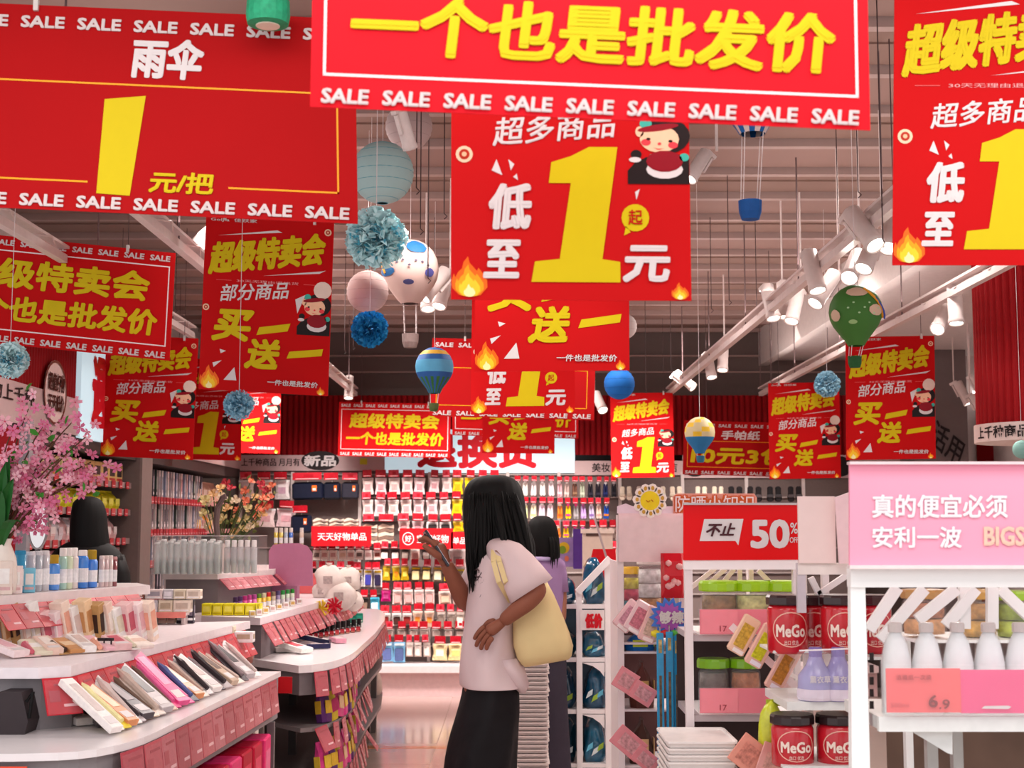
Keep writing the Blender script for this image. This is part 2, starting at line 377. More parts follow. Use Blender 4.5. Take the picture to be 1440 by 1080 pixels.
# white lowered soffit over the right side
mb = MB().bx(2.3, XR + .1, 1.6, YB + .1, 2.95, 3.05, M('#d6cbc8', .6)); mb.bx(2.26, 2.34, 1.6, YB, 2.9, 3.3, M('#cfc4c0', .6)); structure('soffit', mb)
structure('wall_left', MB().bx(XL - .1, XL, 5.8, YB, 0, 3.3, M('#cfc2be', .7)))
structure('wall_right', MB().bx(XR, XR + .1, 5.0, YB, 0, 3.3, M('#d9cfcc', .7)))
structure('wall_back', MB().bx(XL - .1, XR + .1, YB, YB + .1, 0, 3.35, M('#6c5e5a', .8, noise=.03)))
mb = MB()
for zz in (2.83, 2.98): mb.bx(XL, 3.2, YB - .04, YB, zz, zz + .015, RAIL)
structure('trim_1', mb)
mb = MB().bx(-1.42, 3.1, YB - .14, YB, 2.6, 2.68, M('#6a5c58', .6)); structure('trim_2', mb)
# fluted red panelling over the fascia at the back
FLUTE = M('#8c0610', .8, noise=.05, scale=4)
def flutes(mb, p0, p1, z0, z1, n, m=FLUTE, r=.5):
    p0, p1 = Vector(p0), Vector(p1); d = (p1 - p0) / n; nn = Vector((d.y, -d.x, 0)).normalized(); w_ = d.length
    if nn.y > 0 and abs(d.x) > abs(d.y): nn = -nn
    pts = []
    for i in range(n):
        for a, b in ((0, 0), (.12, .55), (.35, .95), (.65, .95), (.88, .55)): pts.append(p0 + d * (i + a) + nn * b * w_ * r)
    pts.append(p1.copy()); k = len(pts)
    vs = [(q.x, q.y, z0) for q in pts] + [(q.x, q.y, z1) for q in pts]
    mb.add(vs, [(i, i + 1, i + 1 + k, i + k) for i in range(k - 1)], m); return mb
WY = 12.66
mb = flutes(MB(), (at(335, 0, WY).x, WY, 0), (3.1, WY, 0), at(0, 640, WY).z, 2.6, 110, r=.45); structure('trim_3', mb)
# ------------------------------------------------------------------ fascia boards and light boxes
FAS = M('#c2a8a8', .5, noise=.02); BOX = M('#bcd8e2', .5, emit=.5, noise=0); INK = M('#231a1c', .5, noise=0); LRED = M('#d8192a', .5, noise=0)
def board(name, px0, py0, px1, py1, Y, mat, label, cat, th=.05):
    s = Sheet(at(px0, py0, Y), at(px1, py0, Y), at(px0, py1, Y), th); root = thing(name, s.p(.5, 1), label, cat)
    part('panel', s.back(MB(), mat), root); return s, root
s, r = board('fascia_board', 335, 640, 541, 662, 12.6, FAS, 'pale pink fascia strip with black lettering above the left end of the back wall', 'sign')
mw = MB(); s.text(mw, '上千种商品 月月有', .02, .2, .42, .7, INK, .02); part('lettering', mw, r)
mw = MB(); s.ell(mw, .56, .35, .13, .62, INK, .004, 20); em = part('emblem', mw, r); mw = MB(); s.text(mw, '新品', .45, .0, .67, .72, WHT, .05, .1, 0, .006); part('emblem_lettering', mw, em)
mw = MB(); s.rect(mw, .83, .2, .88, .6, M('#c9c838', .5)); part('sticker', mw, r)
s, r = board('light_box', 541, 604, 808, 665, 12.6, BOX, 'glowing pale blue light box with large red characters over the back wall', 'sign', .08)
mw = MB(); s.text(mw, '退换货', .17, .06, .8, .9, LRED, .05); part('lettering', mw, r)
s, r = board('fascia_board', 808, 648, 960, 668, 12.6, FAS, 'pale fascia strip right of the glowing light box', 'sign')
mw = MB(); s.text(mw, '美妆百货', .16, .15, .5, .8, INK, .02); s.text(mw, '个护清洁', .6, .15, .95, .8, INK, .02); part('lettering', mw, r)
s, r = board('fascia_board', 960, 640, 1300, 672, 12.6, FAS, 'pale fascia strip behind the hanging posters at the right end', 'sign')
mw = MB()
for i in range(3): mw = MB(); s.ell(mw, .05 + .3 * i, .5, .05, .45, INK, .003, 18); part('emblem', mw, r)
# left wall: fluted red panel, band with lettering, light box, all running along the aisle
def lw(px, py, x=-2.45):                      # point on the vertical plane x = const seen through that pixel
    a = at(px, py, 1.0); d = a - Vector((0, 0, CAMZ)); return Vector((0, 0, CAMZ)) + d * (x / d.x)
XF = -2.45
ya, yb, yc, yd = lw(0, 600).y - .8, lw(97, 600).y, lw(142, 600).y + .45, 12.6
zt = 2.42; zb = 2.02
mb = flutes(MB(), (XF + .02, ya, 0), (XF + .02, yb, 0), zb + .08, 2.62, 46, r=.4); structure('trim_4', mb)
mb = flutes(MB(), (XF + .02, yc, 0), (XF + .02, yd, 0), zb + .1, 2.62, 90, r=.4); structure('trim_5', mb)
def side_board(y0, y1, z0, z1, x=XF, th=.05):
    return Sheet(Vector((x, y0, z1)), Vector((x, y1, z1)), Vector((x, y0, z0)), th)
s = side_board(ya, yb, 1.94, 2.14, XF + .05); s.N = Vector((1, 0, 0)); r = thing('fascia_board', s.p(.5, 1), 'pink fascia band with black lettering and round seal high on the left wall', 'sign')
part('panel', s.back(MB(), FAS), r)
mw = MB(); s.text(mw, '生活好物上千种', .04, .1, .6, .5, INK, .02, 0, 0, .004); part('lettering', mw, r)
mw = MB(); s.ell(mw, .77, .0, .1, .85, M('#e8d0cc', .5), .006, 22); s.ring(mw, .77, .0, .1, .85, .08, M('#7a4038', .5), .009, 26); seal = part('seal', mw, r)
mw = MB(); s.text(mw, '超值好物', .7, -.5, .84, -.02, M('#4a1c18', .5), .03, 0, 0, .012); s.text(mw, '天天低价', .7, .05, .84, .5, M('#4a1c18', .5), .03, 0, 0, .012); part('seal_lettering', mw, seal)
s = side_board(yb, yc, 1.93, 2.55, XF + .06); s.N = Vector((1, 0, 0)); r = thing('light_box', s.p(.5, 1), 'glowing pale light box with tall red characters on the left wall', 'sign')
part('panel', s.back(MB(), BOX), r); mw = MB(); s.text(mw, '退换货', .18, .18, .95, .9, LRED, .05, 0, 0, .004); part('lettering', mw, r)
s = side_board(yc, yd, 1.94, 2.12, XF + .05); s.N = Vector((1, 0, 0)); r = thing('fascia_board', s.p(.5, 1), 'pink fascia band along the far half of the left wall', 'sign'); part('panel', s.back(MB(), FAS), r)
# dark canopy under the left fascia
structure('trim_6', MB().bx(XL, XF + .04, ya, yd, 1.86, 1.94, M('#4a3f3e', .6)))

# ------------------------------------------------------------------ back wall fixture
BY = 12.62
def rx(px, Y=BY): return at(px, 738, Y).x
def rz(py, Y=BY): return at(720, py, Y).z
r = thing('slat_wall', (0, BY, 0), 'perforated display wall with white plinth across the back of the shop', 'display wall')
PEG = M('#6d5f5c', .55, noise=.08, scale=60)
mb = MB().bx(rx(330), 3.1, BY, BY + .04, .14, rz(664), PEG); part('back_panel', mb, r)
mb = MB().bx(rx(330), 3.1, BY - .42, BY, rz(946, BY - .4), rz(940, BY - .4) + .02, M('#f0dcdc', .4)); part('ledge', mb, r)
mb = MB().bx(rx(330), 3.1, BY - .36, BY, .0, rz(946, BY - .4), M('#dcbcbc', .45)); part('plinth', mb, r)
for p in (338, 411, 506, 604, 714, 786, 872, 960, 1050, 1130):
    mb = MB().bx(rx(p) - .014, rx(p) + .014, BY - .03, BY + .0, .14, rz(664), M('#c9bdba', .5)); part('upright', mb, r)
for py in (667, 699, 732, 770, 805, 835, 870, 908):
    mb = MB().bx(rx(338), 3.1, BY - .02, BY, rz(py) - .008, rz(py) + .004, M('#9c8f8c', .5)); part('hook_rail', mb, r)
COLS = {}
def bagmesh(w_, h, t, cols, kind):
    """one hanging pack: origin at the hook, hanging down"""
    k = (round(w_, 3), round(h, 3), round(t, 3), tuple(cols), kind)
    if k in COLS: return COLS[k]
    mb = MB(); mb.sm = False; c = [M(x, .4, noise=.15, scale=40) if isinstance(x, str) else x for x in cols]
    if kind == 'bag':
        n = 5; rings = []
        for i in range(n + 1):
            q = i / n; ww = w_ / 2 * (1 if i in (0, n) else .9 + .08 * math.sin(q * 9)); tt = t / 2 * (.12 if i in (0, n) else math.sin(math.pi * q) ** .5)
            z = -h * q; rings.append([(-ww, 0, z), (-ww * .6, -tt, z), (ww * .6, -tt, z), (ww, 0, z), (ww * .6, tt * .4, z), (-ww * .6, tt * .4, z)])
        mb.rings(rings, c[0]); mb.box((0, -t / 2 - .001, -h * .55), (w_ * .5, .002, h * .34), c[1]); mb.box((0, -.004, -h * .06), (w_, .006, h * .1), c[-1])
    elif kind == 'card':
        mb.box((0, 0, -h / 2), (w_, .004, h), c[0]); mb.bbox((0, -t / 2, -h * .6), (w_ * .72, t, h * .62), c[1], .2); mb.box((0, -.004, -h * .12), (w_ * .8, .003, h * .12), c[-1])
    elif kind == 'sock':
        mb.box((0, -.004, -h * .13), (w_ * .42, .006, h * .26), c[-1])
        for sx in (-1, 1):
            x = sx * w_ * .2
            mb.rings([[(x + a * ww, b * t / 2, -h * z) for a, b in ((-1, 0), (-.6, -1), (.6, -1), (1, 0), (.6, .6), (-.6, .6))] for z, ww in ((.12, w_ * .16), (.45, w_ * .2), (.72, w_ * .24), (.93, w_ * .26), (1, w_ * .12))], c[0])
        mb.box((0, -t / 2 - .002, -h * .75), (w_ * .7, .003, h * .14), c[1])
    elif kind == 'cloth':
        mb.bbox((0, 0, -h * .52), (w_, t, h * .9), c[0], .3); mb.box((w_ * .22, -t / 2 - .002, -h * .4), (w_ * .16, .003, h * .3), c[1]); mb.box((w_ * .22, -t / 2 - .004, -h * .45), (w_ * .1, .003, h * .12), WHT)
        mb.tube([(0, 0, -h * .07), (.0, 0, 0)], .004, METAL, 5)
    elif kind == 'towel':
        for i in range(5):
            z = -h * (.1 + .2 * i); ww = w_ / 2
            mb.rings([[(-ww, y_, z - .02), (-ww * .5, y_, z), (0, y_, z - .006), (ww * .5, y_, z - .018), (ww, y_, z - .008), (ww, y_, z - .008 - h * .19), (0, y_, z - h * .2), (-ww, y_, z - .02 - h * .19)] for y_ in (-t / 2 + i * .002, t / 2)], c[i % 2])
    elif kind == 'box':
        mb.bbox((0, 0, -h / 2), (w_, t, h), c[0], .04); mb.box((0, -t / 2 - .001, -h * .45), (w_ * .7, .002, h * .4), c[1]); mb.box((0, -t / 2 - .001, -h * .9), (w_ * .9, .002, h * .1), c[-1])
    elif kind == 'slip':
        for sx in (-1, 1):
            x = sx * w_ * .26
            for z0, z1, m in ((-h, 0, c[0]),):
                mb.rings([[(x + a * w_ * .22 * q, yy, -h * z) for a, yy in ((-1, 0), (-.7, -t * .3), (.7, -t * .3), (1, 0), (.7, t * .3), (-.7, t * .3))] for z, q in ((0, .5), (.1, .85), (.4, .8), (.75, 1.05), (.93, .9), (1, .4))], m)
            mb.bbox((x, -t * .45, -h * .62), (w_ * .42, t * .5, h * .2), c[1], .3)
    me = mb.data('pack'); COLS[k] = me; return me
TAGM = {}
def tagmesh(w_, h, i):
    k = (round(w_, 3), round(h, 3), i)
    if k not in TAGM:
        mb = MB(); mb.box((0, 0, -h / 2), (w_, .004, h), TAGD[i]); mb.box((w_ * .05, -.003, -h * .45), (w_ * .34, .002, h * .4), M('#a80f20', .4)); mb.box((0, -.003, -h * .86), (w_ * .8, .002, h * .1), M('#f3b8bc', .4))
        mb.tube([(0, 0, -.004), (0, .05, .004)], .0025, METAL, 4); TAGM[k] = mb.data('price_ticket')
    return TAGM[k]
NPK = {'n': 0}
def packs(px0, px1, py0, py1, n, kind, colsets, label, group, name='hanging_pack', cat='pack', Y=BY - .16, fill=.86, tagh=10, dep=.03, jit=.004, tagon=True):
    X0, X1, z1, z0 = at(px0, py0, Y).x, at(px1, py0, Y).x, at(720, py0, Y).z, at(720, py1, Y).z
    pitch = (X1 - X0) / n; w_ = pitch * fill; h = z1 - z0
    for i in range(n):
        cs = colsets[i % len(colsets)] if not callable(colsets) else colsets(i)
        root = thing(name, (X0 + pitch * (i + .5) + U(-jit, jit), Y + U(-.02, .02), z1), ordl(i, n, label), cat, group)
        root.rotation_euler = (0, U(-.05, .05), U(-.12, .12))
        me = bagmesh(w_, h * U(.94, 1.0), dep, cs, kind); link({'bag': 'pouch', 'card': 'blister_card', 'sock': 'sock_pair', 'cloth': 'folded_garment', 'towel': 'folded_towel', 'box': 'carton', 'slip': 'slipper_pair'}[kind], me, root, (0, 0, 0))
        if tagon:
            th = tagh * Y / F; link('price_ticket', tagmesh(w_ * U(.7, .95), th, random.randrange(4)), root, (U(-.003, .003), -.06, th * 1.1))
        NPK['n'] += 1
PK = [['#ecd2cc', '#c79496', '#f3e6e2'], ['#e9cfd0', '#b98a90', '#f5eaea'], ['#f0dcd6', '#cfa3a0', '#ffffff']]
G1 = 'packs hanging on the back display wall'
packs(508, 600, 672, 696, 5, 'bag', PK, 'white pink puff pouch in the top row left of the yellow packs', 'top row of white pouches on the back wall')
packs(603, 636, 672, 693, 2, 'bag', PK[1:], 'pink pouch in the top row directly left of the yellow packs', 'pair of pink pouches beside the yellow packs')
packs(508, 598, 703, 726, 5, 'bag', PK, 'white puff pouch in the second row of the back wall', 'second row of white pouches on the back wall')
packs(598, 636, 703, 724, 2, 'bag', PK[1:], 'pink pouch in the second row beside the yellow packs', 'second row pair of pink pouches')
packs(559, 598, 733, 747, 2, 'bag', PK, 'white pouch in the third row above the red shelf sign', 'third row white pouches')
packs(598, 636, 734, 746, 2, 'card', [['#f3efea', '#2c2626', '#ffffff']], 'white card with dark item above the red shelf sign', 'third row dark item cards')
YP = [['#f0c81a', '#e6a010', '#f6e070'], ['#f4d21c', '#f7ea80', '#e8b010']]
for nm_, a, b in (('top', 672, 696), ('second', 702, 725), ('third', 733, 748)): packs(635, 705, a, b, 4, 'bag', YP, 'bright yellow pouch, %s row beside the woman\'s head' % nm_, 'yellow pouches on the back wall')
packs(455, 505, 676, 704, 2, 'cloth', [['#141827', '#e0661c'], ['#262530', '#e0661c']], 'dark folded garment with an orange label hanging top left on the back wall', 'dark garments on the back wall', 'hanging_garment', 'garment', fill=.97, dep=.06)
packs(410, 455, 676, 704, 1, 'cloth', [['#10162a', '#e0661c']], 'navy folded garment with orange label left of the grey one', 'navy garments on the back wall', 'hanging_garment', 'garment', fill=.97, dep=.06)
packs(410, 440, 722, 752, 1, 'cloth', [['#15192c', '#e0661c']], 'navy folded garment hanging below the top garment row', 'navy garments on the back wall', 'hanging_garment', 'garment', fill=.97, dep=.06)
TW = [['#e2cdb8', '#8a6e60'], ['#d9c4b0', '#7c6256']]
packs(440, 505, 727, 741, 3, 'towel', TW, 'cream wavy folded towel above the left red shelf sign', 'folded towels on the back wall', 'hanging_towel', 'towel', fill=.95, tagon=False)
packs(508, 556, 734, 762, 2, 'towel', TW, 'cream wavy folded towel stack between the two red shelf signs', 'folded towels on the back wall', 'hanging_towel', 'towel', fill=.9)
packs(335, 410, 675, 702, 3, 'bag', [['#d9cccc', '#a99', '#eee'], ['#e6c2ae', '#c07a5a', '#eee'], ['#dcd2d2', '#b9a', '#eee']], 'pale pouch hanging behind the rose bouquet at the back left', 'pouches behind the rose bouquet')
packs(360, 418, 715, 742, 2, 'bag', [['#ead4d2', '#d9a8ac', '#fff'], ['#e6c8cc', '#d09aa2', '#fff']], 'large pink pouch behind the rose bouquet, lower row', 'lower pouches behind the rose bouquet', fill=.92)
S1 = [['#eae2da', '#efe8e2', '#f5f0ec'], ['#efe4dc', '#f3ece6', '#f5f0ec'], ['#dccfd0', '#e6dcdc', '#f5f0ec'], ['#f0e6de', '#e6dccf', '#f5f0ec'], ['#e6d6da', '#efe2e4', '#f5f0ec']]
S1b = [['#c99aa2', '#e0c0c4', '#e9d0d2'], ['#b59a94', '#d0bcb6', '#d9ccc8'], ['#6a4436', '#8a6a50', '#d9c8b8'], ['#9aa08c', '#b4b8a4', '#b4b8a4'], ['#171420', '#2a2634', '#e0dce0'], ['#171420', '#2a2634', '#e0dce0'], ['#18204a', '#222c60', '#e0dce0'], ['#14141c', '#28242c', '#e0dce0']]
packs(722, 780, 677, 698, 5, 'sock', S1, 'white sock pair in the top row right of the woman\'s head', 'white socks on the back wall', 'sock_pack', 'socks', fill=.8, tagh=7)
packs(781, 868, 678, 700, 8, 'sock', S1b, 'coloured or dark sock pair in the top row of the sock display', 'top row of coloured socks', 'sock_pack', 'socks', fill=.8, tagh=7)
S2 = [['#e6e6b0', '#c0d890', '#f0e4e4'], ['#efe2c0', '#d8d088', '#f0e4e4'], ['#e6c8dc', '#ead6e0', '#f0e4e4'], ['#ecd0da', '#f0dce4', '#f0e4e4']]
S2b = [['#e07a28', '#c8501c', '#f0d8b8'], ['#f0c010', '#e02a80', '#e83a90'], ['#8a8484', '#a09a9c', '#d02a70'], ['#b894cc', '#c8a8d8', '#e060a8'], ['#c0b4d0', '#8060a0', '#e8e0f0'], ['#e8c8b8', '#c89890', '#f0e4e0'], ['#1c50b0', '#e08028', '#e8e4d8']]
packs(733, 780, 708, 730, 4, 'sock', S2, 'pastel sock pair in the second row, just right of the woman\'s head', 'pastel socks second row', 'sock_pack', 'socks', fill=.86, tagh=8)
packs(782, 858, 709, 730, 7, 'sock', S2b, 'brightly coloured sock pair in the second row of the sock display', 'second row of coloured socks', 'sock_pack', 'socks', fill=.84, tagh=8)
packs(778, 826, 741, 756, 4, 'sock', S2b, 'sock pair partly hidden in the third row of the sock display', 'third row of coloured socks', 'sock_pack', 'socks', fill=.8, tagh=8)
packs(868, 962, 684, 704, 4, 'slip', [['#e0d2be', '#c8b8a4'], ['#d2c8bc', '#a89888'], ['#d8ccb8', '#bba']], 'pair of cream slippers hanging at the back right', 'cream slippers on the back wall', 'slipper_pack', 'slippers', fill=.8, tagon=False)
packs(975, 1020, 684, 704, 2, 'slip', [['#e0d2be', '#c8b8a4'], ['#d6cab6', '#c8b8a4']], 'pair of cream slippers right of the sun shaped sign', 'cream slippers above the sun sign', 'slipper_pack', 'slippers', fill=.8, tagon=False)
packs(1020, 1130, 684, 706, 4, 'slip', [['#1c1a1c', '#3c383a'], ['#201c1e', '#50484a']], 'pair of black slippers hanging above the red discount sign', 'black slippers on the back wall', 'slipper_pack', 'slippers', fill=.8, tagon=False)
rnd = lambda pal: (lambda i: random.choice(pal))
GEN = [['#e6d0c6', '#c08f88', '#f2e4de'], ['#ead6d0', '#d2a6a2', '#fff0ee'], ['#d8c0b8', '#8a4438', '#f0e0da'], ['#e2ccc0', '#d4b49c', '#f6e8e0'], ['#c8b0a8', '#6a5650', '#e8d8d0']]
DK = [['#3c2e2c', '#e0d6d0', '#201818'], ['#5a4840', '#c9b9ae', '#2c2220'], ['#48342e', '#e9e2da', '#1c1412']]
YG = [['#d8b41c', '#f0d860', '#8a6a20'], ['#e0c020', '#e88a20', '#f4e490']]
MIX = GEN + DK
row = 'row of packs on the back wall'
packs(440, 536, 774, 788, 8, 'box', rnd(GEN), 'small pale carton on the first shelf below the left red shelf sign', 'cartons under the left shelf sign')
packs(534, 606, 772, 788, 5, 'card', rnd(DK + GEN[:1]), 'small dark card just below the right red shelf sign', 'dark cards under the right shelf sign')
packs(630, 658, 772, 800, 1, 'bag', [['#c9b6b4', '#8d7d7c', '#e6dada']], 'grey pouch beside the raised phone hand', 'grey pouches beside the phone')
packs(497, 538, 801, 826, 3, 'card', [['#e9e2e0', '#2c2440', '#d8b020'], ['#e8e0d8', '#3a3a90', '#d8b020']], 'white card with dark round print, third row of the back wall', 'white cards with dark prints')
packs(538, 576, 796, 817, 3, 'bag', YG, 'yellow pouch in the row below the red shelf sign', 'lower yellow pouches on the back wall')
packs(577, 655, 797, 818, 5, 'card', rnd([['#6a5a40', '#e8d8a0', '#d8b020'], ['#d8b828', '#4a3c30', '#efe2c0'], ['#8a7a68', '#e6d8b8', '#c89c28']]), 'clear card with yellow and white tool right of the yellow pouches', 'tool cards on the back wall')
packs(505, 534, 840, 866, 2, 'card', [['#4a4440', '#8a7060', '#2a2424'], ['#58c0dc', '#d8ecf0', '#38a0c0']], 'dark or turquoise card low on the left of the back wall', 'turquoise cards upper')
packs(535, 551, 830, 846, 1, 'bag', [['#d01f84', '#e860b0', '#a01060']], 'magenta pouch on the back wall', 'magenta pouches')
packs(551, 612, 829, 850, 4, 'card', rnd([['#ecd8d2', '#d8a09c', '#f4e8e4'], ['#e8ccc8', '#7a3c38', '#f4e8e4']]), 'pale pink card in the middle row left of the woman\'s arm', 'pink cards middle row')
packs(615, 655, 831, 850, 2, 'card', rnd(GEN), 'speckled beige card in the middle row beside the woman', 'beige cards middle row')
packs(521, 536, 878, 896, 1, 'card', [['#52bcd8', '#e0f0f4', '#3898b8']], 'turquoise card in the lower row of the back wall', 'turquoise cards lower')
packs(535, 580, 862, 880, 3, 'card', [['#eee2dc', '#8c2c28', '#fff'], ['#efe6e0', '#4a2c28', '#fff']], 'white card with dark red print in the lower row', 'white cards lower row')
packs(580, 612, 859, 882, 2, 'bag', [['#e8c8b0', '#e8903c', '#f0dcd0']], 'peach pouch with orange print in the lower row', 'peach pouches')
packs(614, 655, 860, 886, 3, 'card', rnd([['#a8988c', '#e0d6cc', '#c8bab0'], ['#b8a89c', '#8a7a70', '#d8ccc4']]), 'clear card of small hooks in the lower row beside the shirt', 'clear hook cards')
packs(540, 655, 884, 896, 7, 'card', rnd([['#8a7a74', '#c9bab2', '#a89890'], ['#776a66', '#d8c8c0', '#988880']]), 'small grey card above the lowest price tickets', 'grey cards near the bottom')
packs(571, 606, 903, 924, 3, 'card', rnd([['#c4b4ac', '#e4d8d0', '#d8ccc4']]), 'narrow clear pack in the bottom row of the back wall', 'clear packs bottom row')
packs(608, 652, 905, 930, 2, 'bag', [['#ecd8a8', '#f0e4c8', '#efe0d8'], ['#ecd49a', '#e8c878', '#efe0d8']], 'bag of pale yellow sponges in the bottom row beside the shirt', 'sponge bags', fill=.98, dep=.08)
packs(535, 571, 903, 932, 2, 'card', [['#78b4d8', '#5c6a9c', '#d8ecf4'], ['#80bce0', '#50608c', '#d8ecf4']], 'light blue card pack tilted in the bottom row of the back wall', 'blue packs bottom row', fill=.92)
# more of the wall seen between the racks and beyond the gondola
for nm_, a, b in (('upper', 800, 822), ('middle', 836, 860), ('lower', 872, 896)): packs(420, 500, a, b, 6, 'card', rnd(MIX + YG), 'assorted card seen over the second counter, %s row' % nm_, 'assorted cards over the second gondola')
for nm_, a, b in (('upper', 742, 760), ('middle', 772, 792), ('lower', 806, 826)): packs(828, 868, a, b, 3, 'card', rnd(GEN), 'pale card glimpsed between the racks at the back, %s row' % nm_, 'pale cards between the racks')
for nm_, a, b in (('upper', 797, 820), ('second', 829, 850), ('third', 860, 884), ('lowest', 903, 927)): packs(660, 780, a, b, 8, 'card', rnd(MIX), 'assorted card behind the woman, %s row' % nm_, 'assorted cards behind the woman')
# red shelf signs
for (x0, x1, y0, y1, t, lab) in ((438, 522, 740, 768, '天天好物单品', 'small red shelf sign with white characters at the left of the back wall'), (562, 637, 743, 772, '宝藏好物', 'red shelf sign with round emblem behind the raised phone'), (634, 658, 748, 772, '单品', 'narrow red shelf sign at the woman\'s face')):
    s, r = board('shelf_sign', x0, y0, x1, y1, BY - .34, M('#c8121c', .4), lab, 'sign', .006)
    mw = MB()
    if t == '宝藏好物':
        s.text(mw, t, .32, .3, .92, .72, WHT, .02); s.ring(mw, .16, .5, .11, .32, .14, WHT); s.text(mw, '好', .1, .34, .22, .66, WHT, .03)
    elif t == '单品': s.text(mw, t, .12, .3, .88, .72, WHT, .02)
    else: s.text(mw, t, .1, .32, .92, .72, WHT, .02)
    part('lettering', mw, r)
    mb = MB(); mb.bar(s.p(.5, .5, -.006), s.p(.5, .5, -.33), .01, METAL); part('bracket', mb, r)
# ------------------------------------------------------------------ hanging banners and posters
def A3(tl, tr, bl, Y, Yr=None): return at(*tl, Y), at(*tr, Yr or Y), at(*bl, Y)
banner_c(*A3((443, -200), (1217, -168), (436, 150), 2.6), 'huge red banner in front at the top with yellow characters, nearest of all', M('#d20018', .7, noise=.03, scale=3))
banner_d(*A3((-60, 2), (499, 27), (-64, 289), 3.6), 'large dark red banner at top left with a tall yellow numeral one', ('雨伞', .44, .14, .62, .34), 'one')
banner_c(*A3((-86, 322), (247, 356), (-97, 473), 6.1), 'red banner on the left below the large one, two lines of yellow characters')
banner_c(*A3((477, 565), (634, 568), (475, 641), 12.2), 'small far banner above the pale fascia, left of the light box')
banner_c(*A3((636, 540), (813, 545), (636, 612), 11), 'far banner mostly hidden behind the two for one poster above the light box')
banner_d(*A3((608, 475), (838, 481), (604, 585), 8.8), 'dark red banner behind the middle posters, thin yellow frame', None, None, 7)
banner_d(*A3((962, 591), (1122, 595), (960, 667), 11), 'red banner with white title and yellow price 10 at the back right', ('手帕纸', .33, .17, .67, .34), ('10元3包', .07, .47, .93, .8), 7)
poster_b(*A3((290, 302), (470, 312), (279, 547), 5.7), 'large bright red poster hanging left of centre below the big left banner')
poster_b(*A3((150, 470), (279, 476), (141, 641), 8.3), 'red poster half behind the left banner, right of the pink blossoms')
poster_b(*A3((303, 512), (396, 514), (300, 636), 11.8), 'small far poster peeking out right of the narrow price poster on the left')
poster_b(*A3((669, 226), (884, 224), (667, 523), 4.8), 'red poster directly below the large central price poster')
poster_b(*A3((680, 496), (781, 497), (678, 637), 10), 'small poster in front of the light box lettering, above the woman\'s head')
poster_b(*A3((1080, 539), (1180, 537), (1082, 674), 10.4), 'poster on the right in front of the banner with price 10')
poster_b(*A3((1189, 474), (1314, 472), (1190, 647), 8.25), 'poster under the green balloon, just above the pink header board')
poster_a(*A3((635, -27), (966, -25), (634, 421), 3.15), 'large central poster with a tall yellow one and a flame in each corner')
poster_a(*A3((1258, -25), (1551, -25), (1255, 373), 3.4), 'large poster at the top right edge of the picture, cut off on its right')
poster_a(*A3((858, 553), (946, 552), (860, 672), 12), 'small far poster with yellow one left of the banner with price 10')
poster_a(*A3((664, 388), (809, 386), (662, 583), 7.3), 'middle poster with yellow one just under the two for one poster in the centre')
poster_a(*A3((236, 503), (341, 506), (233, 645), 10.1), 'narrow visible poster with yellow one between two posters on the left')

# ------------------------------------------------------------------ paper lanterns, pompoms and balloons
STR = M('#d8cccc', .6)
def hang(root, c, top, px=None): mb = MB(); mb.tube([Vector(c) + Vector((0, 0, top)), Vector((c[0], c[1], CEIL))], .0012, STR, 4); part('hanging_string', mb, root)
def lantern(px, py, rp, Y, col, label, ribs=14, rib=None, alpha=1, noemit=0):
    c = at(px, py, Y); r = rp * Y / F; root = thing('paper_lantern', c, label, 'lantern', 'hanging paper decorations')
    prof = []; n = ribs * 2
    for i in range(n + 1):
        t = math.pi * (.06 + .88 * i / n); k = 1.0 if i % 2 else .975
        prof.append((r * math.sin(t) * k, -r * math.cos(t)))
    mb = MB().lathe(c, prof, M(col, .7, noise=.05, scale=12, alpha=alpha), 28, False); part('shade', mb, root, True)
    mb = MB()
    for i in range(0, n + 1, 4): mb.tube([c + Vector((prof[i][0] * 1.004 * math.cos(2 * math.pi * j / 20), prof[i][0] * 1.004 * math.sin(2 * math.pi * j / 20), prof[i][1])) for j in range(21)], r * .012, M(rib or col, .6), 4)
    part('wire_rib', mb, root); hang(root, c, r); return root
lantern(538, 243, 45, 4.9, '#a5c2c2', 'large pale blue ribbed paper lantern right of the left banner', 16, '#6aa4b0')
lantern(575, 178, 34, 5.6, '#bca6a4', 'pale grey paper lantern tucked under the huge banner', 12, '#a89492')
lantern(517, 410, 30, 6.2, '#c3a8a4', 'pinkish white round lantern above the deep blue pompom', 12, '#b39a96')
lantern(871, 540, 22, 8.5, '#1e6fc4', 'small bright blue lantern right of the central posters', 10, '#14509a')
lantern(878, 459, 18, 5.6, '#c6b6b2', 'cream lantern half hidden behind the two for one poster at its right edge', 10, '#a89a98')
lantern(1437, 632, 13, 6.5, '#86b4ac', 'small teal lantern at the right edge above the pink header', 8, '#6a9890')
